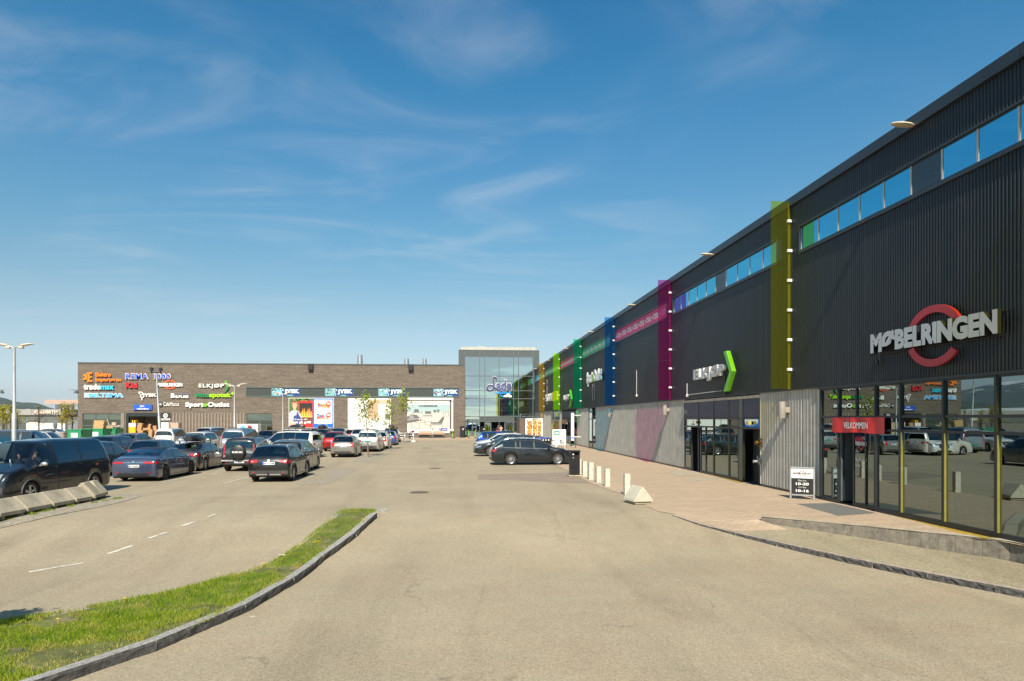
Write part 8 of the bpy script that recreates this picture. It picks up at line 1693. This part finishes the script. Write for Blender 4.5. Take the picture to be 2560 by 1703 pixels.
# ---------------------------------------------------------------- containers, pallets and goods
GC = M('skip_green', (.02, .24, .10), .5, var=.2, vs=1.5, fleck=(3, .68, (.05, .12, .06)))
def skip(label, px0, px1, pyb, h, dep=2.2, Y=None):
    a = G(px0, pyb); Y = a.y if Y is None else Y; x0, x1 = fx(px0, Y), fx(px1, Y); t = thing('skip', label, 'skip', (x0, Y, 0), 0, 'green waste skips'); w_ = x1 - x0; q = MB()
    q.prism([(0.1, .15), (w_ - .1, .15), (w_, h * .6), (w_, h), (0, h), (0, h * .6)], 0, .06); q.prism([(0.1, .15), (w_ - .1, .15), (w_, h * .6), (w_, h), (0, h), (0, h * .6)], dep - .06, dep); q.box(0, 0, h * .1, .06, dep, h); q.box(w_ - .06, 0, h * .1, w_, dep, h); q.box(.1, 0, .12, w_ - .1, dep, .2); obj('body', q, GC, t)
    q = MB(); q.box(-.05, -.05, h - .1, w_ + .05, .08, h + .02); q.box(-.05, dep - .08, h - .1, w_ + .05, dep + .05, h + .02); obj('rim', q, GC, t)
    for k in range(1, int(w_ / .8) + 1): q = MB(); q.box(k * w_ / (int(w_ / .8) + 1) - .04, -.05, .2, k * w_ / (int(w_ / .8) + 1) + .04, 0, h - .1); obj('rib', q, GC, t)
    q = MB(); q.box(w_ * .3, -.065, h * .35, w_ * .75, -.055, h * .72); obj('label_plate', q, WHITE, t)
    return t, w_
skip('nearest green skip with a white label plate, left of the delivery bay', 167, 204, 1099, 1.42, 2.4, 84); skip('long green skip in the middle holding a stack of wooden pallets', 212, 258, 1098, 1.45, 2.2, 89); skip('dark green skip at the right with loose boards on top', 256, 290, 1096, 1.45, 2.0, 91)
WOOD = M('pallet_wood', (.52, .33, .14), .8, var=.25, vs=4)
def pallet(label, loc, n, rz=0.0):
    t = thing('pallet', label, 'pallet', loc, rz)
    for k in range(n):
        z = k * .145; q = MB()
        for i in range(5): q.box(-.6, -.4 + i * .17, z + .11, .6, -.4 + i * .17 + .10, z + .135)
        for i in range(3): q.box(-.6, -.4 + i * .35, z + .02, .6, -.4 + i * .35 + .10, z + .11); q.box(-.6, -.4 + i * .35, z, .6, -.4 + i * .35 + .1, z + .02)
        obj('deck', q, WOOD, t)
    return t
for i in range(7): pallet('wooden pallet in the leaning stack on the long green skip, number %s from below' % ['first', 'second', 'third', 'fourth', 'fifth', 'sixth', 'seventh'][i], (fx(249, 89.6) + .02 * i, 89.6, 1.46 + .148 * i), 1, .06 * (i % 3) - .03)
pallet('wooden pallet lying flat on the right hand green skip', (fx(272, 92), 92, 1.46), 1, .1)
q = MB()
for k in range(5): q.box(-.9 + .1 * k, -.3 + .1 * k, .05 * k, .9 + .05 * k, -.1 + .12 * k, .05 * k + .03)
q.cyl((-.4, 0, .2), (-.7, .1, 1.0), .04); q.bbox(.0, -.2, .2, .5, .2, .6, .03); o = obj('scrap_wood', q, M('scrap_wood', (.50, .40, .30), .8), loc=(fx(281, 92), 92, 1.62)); tag(o, 'loose scrap boards and a box on the right hand skip', 'scrap wood')
CARD = M('cardboard', (.42, .24, .11), .8, var=.15, vs=3); YEL = M('yellow_plastic', (.80, .42, .01), .5)
Yd = FY - 1.2
def goods(name, label, cat, px0, py0, px1, py1, Y, mat, dep=.8, tilt=0.0, rz=0.0):
    X0_, Z1_ = FP(px0, py0, Y); X1_, Z0_ = FP(px1, py1, Y); Z0_ = max(0, Z0_); w_ = (X1_ - X0_); q = MB(); q.bbox(-w_ / 2, 0, 0, w_ / 2, dep, Z1_ - Z0_, .02); o = obj(name, q, mat, loc=((X0_ + X1_) / 2, Y, Z0_)); o.rotation_euler = (0, tilt, rz); return tag(o, label, cat)
t = thing('yellow_bin', 'tall yellow waste press with two raised yellow posts in the delivery bay', 'waste press', (fx(330, Yd), Yd, 0)); s_ = Yd / F
for (a, b_, c, d, m_, nm) in ((-8, 8, 1068, 1092, YEL, 'body'), (-8, 8, 1058, 1068, WHITE, 'hopper'), (-0.5, 2.5, 1051, 1058, YEL, 'post'), (4.5, 7.5, 1051, 1058, YEL, 'post')): q = MB(); q.bbox(a * s_, 0, max(0, FP(330, d, Yd)[1]), b_ * s_, .9, FP(330, c, Yd)[1], .03); obj(nm, q, m_, t)
for nm, lab, a, b_, c, d, Y, dp, tl in (('cardboard_box', 'tall leaning cardboard box next to the yellow press', 341, 1058, 352, 1078, Yd, .5, .18), ('cardboard_box', 'low wide cardboard heap in the middle of the bay', 343, 1076, 356, 1093, Yd - .5, .6, .05), ('cardboard_box', 'long cardboard box leaning in the bay centre', 366, 1060, 372, 1080, Yd, .4, .25),
                                     ('cardboard_box', 'flat cardboard piece lying across the heap', 357, 1070, 377, 1076, Yd - .2, .6, -.05), ('cardboard_box', 'upright cardboard box at the foot of the heap', 370, 1074, 379, 1093, Yd - .6, .5, .08), ('cardboard_box', 'dark narrow cardboard box leaning to the right side of the bay', 386, 1064, 394, 1088, Yd, .4, -.2),
                                     ('cardboard_box', 'brown box deep inside the bay at the left', 350, 1058, 360, 1072, FY + 2, .8, 0), ('cardboard_box', 'brown box deep inside the bay at the right', 362, 1060, 370, 1072, FY + 2.4, .8, 0)): goods(nm, lab, 'box', a, c if False else b_, c, d, Y, CARD, dp, tl)
goods('white_crate', 'tall white wrapped crate on the roof line of the white van', 'crate', 403, 1056, 421, 1092, 90, WHITE, 1.0); goods('wrapped_pallet', 'brown wrapped pallet load beside the white crate', 'pallet load', 421, 1057, 446, 1090, 90.5, M('wrapped_brown', (.45, .33, .24), .6), 1.2)
goods('wooden_crate', 'pale yellow wooden crate beyond the black crossover', 'crate', 554, 1072, 577, 1092, 88, M('crate_wood', (.72, .46, .20), .7), 1.0)
t = thing('advert_trailer', 'white advertising trailer with small coloured pictures before the hall door', 'trailer', (fx(593.5, 86), 86, 0)); w_ = fx(644, 86) - fx(593.5, 86); z0, z1 = FP(600, 1085, 86)[1], FP(600, 1060.5, 86)[1]; q = MB(); q.bbox(0, 0, .5, w_, 1.5, z1, .03); obj('body', q, WHITE, t)
q = MB(); ell(q, w_ * .26, z1 * .80, w_ * .13, z1 * .10, -.01, 0); ell(q, w_ * .60, z1 * .84, w_ * .10, z1 * .09, -.01, 1); ell(q, w_ * .66, z1 * .80, w_ * .07, z1 * .07, -.012, 2); rectp(q, w_ * .5, z1 * .62, w_ * .75, z1 * .68, -.01, 1); obj('print', q, [flat('trailer_blue', (.10, .45, .62)), SRED, flat('poster_brown', (.16, .05, .02))], t, recalc=False)
for x in (.6, w_ - .6): q = MB(); q.cyl((x, 0, .3), (x, .25, .3), .3, n=16); obj('wheel', q, RUBBER, t)
# ---------------------------------------------------------------- along the brick wall: benches, people, scooters
BW = M('bench_wood', (.48, .27, .15), .7, var=.15)
for a, b_, lab in ((1046, 1079, 'wooden bench against the brick wall, left of the seated person'), (1083, 1111, 'wooden bench against the brick wall, right of the seated person')):
    Y = FY - 1.4; x0, x1 = fx(a, Y), fx(b_, Y); w_ = x1 - x0; t = thing('bench', lab, 'bench', (x0, Y, .012))
    q = MB()
    for k in range(4): q.box(0, -.1 + k * .13, .44, w_, 0.0 + k * .13, .48)
    obj('seat', q, BW, t); q = MB()
    for k in range(4): q.box(0, .42, .55 + k * .12, w_, .46, .64 + k * .12)
    obj('backrest', q, BW, t)
    for x in (.1, w_ - .2): q = MB(); q.box(x, -.08, 0, x + .1, .44, .44); obj('leg', q, BLACK, t)
    q = MB(); q.box(.2, .1, .05, w_ - .3, .3, .40); obj('plinth', q, BLACK, t)
Y = FY - 1.75; person('person in a pale top and dark trousers sitting between the two benches', (fx(1081.5, Y), Y, 0), 0, 'sit', (.55, .50, .46), (.10, .09, .13), arms='front')
Y = YE - 3.2; person('person in a light pink coat with long brown hair standing in the tower doorway', (fx(1252.5, Y), Y, 0), 0, 'stand', (.62, .40, .32), (.55, .36, .30), HAIRB, .98, True, arms='front')
Y = YE - 1.2; person('person in dark clothes walking in the tower doorway behind the pink coat', (fx(1245.5, Y), Y, 0), .3, 'walk', (.06, .06, .065), (.05, .05, .06), HAIRB, .98)
t = thing('pushchair', 'small red and dark pushchair in front of the person in dark clothes', 'pushchair', (fx(1243.5, YE - 3), YE - 3, 0)); q = MB(); q.bbox(-.25, -.3, .35, .25, .3, .75, .08); q.bbox(-.25, .1, .7, .25, .4, 1.0, .08); obj('seat', q, flat('pushchair_red', (.30, .02, .03)), t); q = MB(); q.tube([(-.25, .3, .7), (-.25, .65, 1.05), (.25, .65, 1.05), (.25, .3, .7)], .02, 6)
for x in (-.25, .25):
    for y in (-.3, .3): q.cyl((x - .02, y, .1), (x + .02, y, .1), .1, n=12); q.cyl((x, y, .1), (x * .8, 0, .5), .015, n=5)
obj('frame', q, BLACK, t)
# person bending beside the black estate
pp = G(1287, 1134); person('person in dark clothes between the side-on parked cars, only head and back in sight', (pp.x, pp.y + 1.2, 0), 1.4, 'stand', (.03, .025, .02), (.03, .03, .035), HAIRD, .98, arms='front')
# motorcycle
Y = 92.0; t = thing('motorcycle', 'red and black motorcycle with a white plate left of the benches', 'motorcycle', (fx(1028, Y), Y, 0), .35)
for y, nm in ((-.68, 'wheel'), (.68, 'wheel')):
    q = MB(); q.lathe([(.22, -.05), (.31, -.055), (.32, 0), (.31, .055), (.22, .05), (.22, -.05)], 18, 'x', caps=False, c=(0, y, .32)); o = obj('wheel', q, RUBBER, t, smooth=40); q = MB()
    for k in range(6): q.cyl((0, y, .32), (0, y + .23 * cos(k), .32 + .23 * sin(k)), .012, n=4)
    obj('rim', q, RIMD, o)
q = MB(); q.bbox(-.14, -.35, .45, .14, .35, .75, .06); q.tube([(0, .68, .32), (0, .55, .8), (0, .45, 1.02)], .035, 6); q.tube([(-.36, .38, 1.06), (0, .45, 1.0), (.36, .38, 1.06)], .02, 6); q.cyl((0, -.68, .32), (0, -.1, .5), .04); obj('frame', q, BLACK, t, smooth=40)
q = MB(); q.bbox(-.15, -.05, .72, .15, .40, .95, .07); q.bbox(-.12, -.85, .70, .12, -.3, .88, .04); q.bbox(-.16, -1.0, .85, .16, -.6, 1.15, .05); obj('fairing', q, flat('motorcycle_red', (.22, .01, .02)), t); q = MB(); q.bbox(-.13, -.92, .45, .13, -.90, .62, .005); obj('number_plate', q, WHITE, t)
q = MB(); q.bbox(-.13, -.25, .82, .13, .1, .92, .04); obj('seat', q, BLACK, t)
# kick scooters
SCG = flat('scooter_green', (.25, .62, .05)); sc0 = None
for px, py, Y, lab in ((1133.5, 1097, 93.5, 'lime green rental scooter alone by the brick wall, left of the black bin'), (1171, 1093, 96, 'lime green rental scooter by the glass, just right of the black bin'), (1190, 1095, 94.5, 'lime green rental scooter nearest to the tower doors')):
    if sc0 is None:
        t = sc0 = thing('kick_scooter', lab, 'scooter', (0, 0, 0), 0, 'lime green rental scooters'); q = MB(); q.bbox(-.09, -.50, .10, .09, .35, .16, .02); obj('deck', q, BLACK, t); q = MB(); q.tube([(0, .38, .16), (0, .50, .45), (0, .42, 1.12)], .035, 8); obj('stem', q, SCG, t); q = MB(); q.tube([(-.24, .40, 1.13), (.24, .40, 1.13)], .02, 6); obj('handlebar', q, BLACK, t)
        for y in (-.52, .50): q = MB(); q.cyl((-.03, y, .11), (.03, y, .11), .11, n=16); obj('wheel', q, RUBBER, t)
    else: t = copy_tree(sc0); tag(t, lab)
    t.location = (fx(px, Y), Y, .012); t.rotation_euler = (0, 0, .15 * (px % 3) - .1)
# bins by the wall
BIN = M('bin_black', (.012, .012, .013), .4)
def bin_small(label, px, Y, w_=.62, h_=1.55):
    q = MB(); t = thing('litter_bin', label, 'bin', (fx(px, Y), Y, .012)); q.bbox(-w_ / 2, 0, 0, w_ / 2, .5, h_, .03); obj('body', q, BIN, t); q = MB(); q.bbox(-w_ / 2 - .03, -.03, h_ + .005, w_ / 2 + .03, .53, h_ + .06, .02); obj('lid', q, BIN, t); q = MB(); q.box(.05, -.01, h_ * .72, .2, 0, h_ * .84); obj('label_plate', q, WHITE, t)
bin_small('black metal bin at the right corner of the brick wall', 1155.5, 97.3); bin_small('black bin inside the tower glass near the scooters', 1208, 105.5, .6, 1.4)
# potted conifers by the doors
for px, lab in ((1218, 'small yellow green potted conifer left of the tower doors'), (1277, 'small yellow green potted conifer right of the tower doors')):
    Y = YE - 1.4; t = thing('potted_conifer', lab, 'potted plant', (fx(px, Y), Y, 0)); q = MB(); q.lathe([(.001, 0), (.32, 0), (.42, .55), (.38, .55), (.001, .50)], 16, caps=False); obj('pot', q, M('pot_grey', (.16, .15, .13), .7), t); rr_ = random.Random(px); V, F2 = [], []
    for k in range(420):
        u = rr_.random() ** 1.3; a = rr_.uniform(0, 6.28); r_ = .42 * (1 - u) * rr_.uniform(.5, 1) + .03; c = Vector((r_ * cos(a), r_ * sin(a), .55 + 1.25 * u)); d = Vector((cos(a), sin(a), .8)).normalized(); e = d.orthogonal(); b0 = len(V); V += [c - e * .04, c + e * .04, c + d * .12]; F2.append((b0, b0 + 1, b0 + 2))
    q = MB(); q.add(V, F2); obj('foliage', q, leafmat('conifer_leaf', (.20, .24, .02)), t, recalc=False)
# ---------------------------------------------------------------- food trailer and things before the tower
Y = 74.0; x0, x1 = fx(1313.5, Y), fx(1357, Y); t = thing('food_billboard', 'large square billboard trailer printed with trays of orange and red food', 'billboard', (x0, Y, 0)); z0, z1 = FP(1330, 1091, Y)[1], FP(1330, 1046.5, Y)[1]; w_ = x1 - x0
q = MB(); q.bbox(0, 0, z0, w_, .3, z1, .03); obj('board', q, WHITE, t)
fp_ = foodprint('p', None, .05, w_ - .05, z0 + .05, z1 - .05, -.01, 700, 11, FOOD); obj('print', fp_, FOOD, t, recalc=False); q = MB()
for k in (0.36, .66): rectp(q, w_ * k, z0 + .1, w_ * k + .05, z1 - .2, -.45, 0)
rectp(q, w_ * .4, z1 - .12, w_ * .7, z1 - .04, -.45, 1); obj('print', q, [WHITE, SBK], t, recalc=False)
q = MB(); q.bbox(-.62, .3, z0, -.02, 4.2, z1, .04); q.bbox(-.02, .32, z0, w_ - .3, 4.2, z1 - .05, .04); obj('trailer_body', q, M('brown_trailer', (.13, .085, .07), .6), t)
for x in (.5, w_ - .8): q = MB(); q.cyl((x, 1.2, .35), (x, 1.5, .35), .35, n=18); obj('wheel', q, RUBBER, t)
q = MB(); q.box(.3, .9, .45, w_ - .3, 3.5, z0); obj('chassis', q, BLACK, t)
# A-board by the green shopfront
Y = 60.0; t = thing('a_frame_sign', 'white poster stand with green and white pictures at the green shopfront', 'sign board', (fx(1398, Y), Y, .012), -.25); q = MB(); q.bbox(-.60, -.04, .32, .60, .04, 1.72, .01); q.bbox(-.55, -.3, 0, -.48, .3, .05, .01); q.bbox(.48, -.3, 0, .55, .3, .05, .01); q.box(-.53, -.02, 0, -.49, .02, .35); q.box(.49, -.02, 0, .53, .02, .35); obj('frame', q, WHITE, t)
q = MB(); rectp(q, -.45, 1.2, .05, 1.62, -.045, 0); rectp(q, -.35, 1.3, -.05, 1.5, -.047, 1); rectp(q, .12, 1.3, .48, 1.62, -.045, 1); rectp(q, -.45, .45, 0, 1.1, -.045, 2); rectp(q, .1, .45, .48, 1.15, -.045, 3); obj('print', q, [flat('aboard_green', (.06, .28, .20)), flat('aboard_pale', (.55, .66, .62)), flat('aboard_pink', (.70, .62, .60)), flat('aboard_mint', (.52, .64, .56))], t, recalc=False)
# white flag board on the wall at the green shopfront
y_ = wy(1453); q = MB(); q.bbox(-1.0, -.12, .55, -.72, .12, 3.25, .01); q.box(-.72, -.03, 3.0, 0, .03, 3.06); q.box(-.72, -.03, .9, 0, .03, .96); o = obj('wall_board', q, WHITE, loc=(WX, y_, 0)); tag(o, 'tall narrow white board standing off the wall right of the green shopfront', 'board')
# near litter bin with slab
p = G0(1436, 1191); t = thing('litter_bin', 'tall black litter bin with a hooded top on a pale slab by the bollards', 'bin', (p.x, p.y, .012), .05)
q = MB(); q.bbox(-.22, -.2, .06, .22, .2, .98, .02); obj('body', q, BIN, t); q = MB(); q.bbox(-.25, -.23, 1.12, .25, .23, 1.19, .02); q.box(-.22, -.2, .98, -.16, .2, 1.12); q.box(.16, -.2, .98, .22, .2, 1.12); q.box(-.16, .12, .98, .16, .2, 1.12); obj('hood', q, BIN, t)
q = MB(); q.cyl((-.10, -.205, 1.02), (-.10, -.215, 1.02), .035, n=12); q.cyl((-.10, -.206, .86), (-.10, -.21, .86), .02, n=10); obj('sticker', q, WHITE, t); q = MB(); q.bbox(-.33, -.33, 0, .33, .3, .06, .01); obj('slab', q, CONC, t)
p = G0(1368, 1140); t = thing('litter_bin', 'wide black litter bin with three round white stickers near the bicycle', 'bin', (p.x, p.y + .6, .012)); q = MB(); q.bbox(-.35, -.2, 0, .35, .25, 1.05, .02); obj('body', q, BIN, t); q = MB(); q.bbox(-.37, -.22, 1.055, .37, .27, 1.2, .03); obj('lid', q, BIN, t); q = MB()
for k in (-.24, -.04, .16): q.cyl((k, -.225, 1.12), (k, -.235, 1.12), .05, n=12)
obj('sticker', q, WHITE, t)
# bicycle
p = G0(1391, 1131); t = thing('bicycle', 'silver bicycle parked beside the wide black bin', 'bicycle', (p.x, p.y, .012), .25)
for x in (-.52, .52):
    q = MB(); q.lathe([(.33, -.018), (.35, 0), (.33, .018), (.318, 0), (.33, -.018)], 26, 'y', caps=False, c=(x, 0, .35)); w_ = obj('wheel', q, RUBBER, t); q = MB()
    for k in range(12): q.cyl((x, 0, .35), (x + .32 * cos(k * pi / 6), 0, .35 + .32 * sin(k * pi / 6)), .004, n=4)
    obj('spokes', q, ALU, w_)
q = MB(); q.tube([(-.52, 0, .35), (-.15, 0, .33), (-.28, 0, .85), (-.52, 0, .35)], .016, 6); q.tube([(-.15, 0, .33), (.32, 0, .78), (-.25, 0, .76)], .018, 6); q.tube([(.52, 0, .35), (.36, 0, .75), (.33, 0, .98)], .016, 6); q.tube([(.33, -.28, 1.0), (.33, 0, .98), (.33, .28, 1.0)], .014, 6); obj('frame', q, ALU, t); q = MB(); q.bbox(-.40, -.07, .88, -.14, .07, .94, .02); obj('saddle', q, BLACK, t); q = MB(); q.bbox(.34, -.18, .72, .62, .18, .96, .02); obj('basket', q, M('pale_basket', (.45, .47, .48), .6), t)
# shopping trolleys in a row
for i, px in enumerate((1348, 1360)):
    p = G0(px, 1128); t = thing('shopping_trolley', ['shopping trolley with a blue handle behind the black estate, left one', 'shopping trolley with a blue handle next to the wide bin, right one'][i], 'trolley', (p.x, p.y + 1, .012), .1); q = MB()
    for k in range(7): z = .45 + .09 * k; q.tube([(-.26, -.45, z), (.26, -.45, z), (.26, .45, z), (-.26, .45, z), (-.26, -.45, z)], .008, 4)
    for k in range(7): x = -.26 + .52 * k / 6; q.cyl((x, -.45, .45), (x, -.45, 1.0), .007, n=4); q.cyl((x, .45, .45), (x, .45, 1.0), .007, n=4)
    for k in range(8): y = -.45 + .9 * k / 7; q.cyl((-.26, y, .45), (-.26, y, 1.0), .007, n=4); q.cyl((.26, y, .45), (.26, y, 1.0), .007, n=4)
    q.tube([(-.24, -.5, .12), (-.24, .4, .12), (-.24, .45, .5)], .014, 5); q.tube([(.24, -.5, .12), (.24, .4, .12), (.24, .45, .5)], .014, 5); obj('basket', q, ALU, t); q = MB(); q.tube([(-.28, -.55, 1.03), (.28, -.55, 1.03)], .022, 8); obj('handle', q, flat('trolley_blue', (.03, .08, .45)), t)
    for x in (-.24, .24):
        for y in (-.48, .4): q = MB(); q.cyl((x - .015, y, .07), (x + .015, y, .07), .07, n=12); obj('wheel', q, RUBBER, t)
# small trailer with blue rail (trolley park)
p = G0(1375, 1122); q = MB(); q.tube([(-1.6, 0, .9), (2.6, 0, .9)], .05, 6); q.tube([(-1.6, 0, 0), (-1.6, 0, .9)], .04, 6); q.tube([(2.6, 0, 0), (2.6, 0, .9)], .04, 6); o = obj('guard_rail', q, flat('rail_blue', (.03, .07, .35)), loc=(p.x, p.y + 2, .012), rotz=-.15); tag(o, 'long dark blue guard rail of the trolley park', 'rail')

# ---------------------------------------------------------------- air
q = MB(); q.box(-7800, -2200, -1.6, 7800, 9800, 345); o = bpy.data.objects.new('haze', q.mesh('haze', [WHITE])); COL.objects.link(o); tag(o, kind='stuff')
hm = bpy.data.materials.new('haze'); hm.use_nodes = True; hn = hm.node_tree; hn.nodes.clear(); pv = N(hn, 'ShaderNodeVolumePrincipled'); pv.inputs['Color'].default_value = (.80, .90, 1.0, 1); pv.inputs['Density'].default_value = 0.00007; pv.inputs['Anisotropy'].default_value = .2
ho = N(hn, 'ShaderNodeOutputMaterial'); hn.links.new(pv.outputs[0], ho.inputs['Volume']); o.data.materials.clear(); o.data.materials.append(hm); tag(o, 'thin pale air over the whole scene', 'haze')
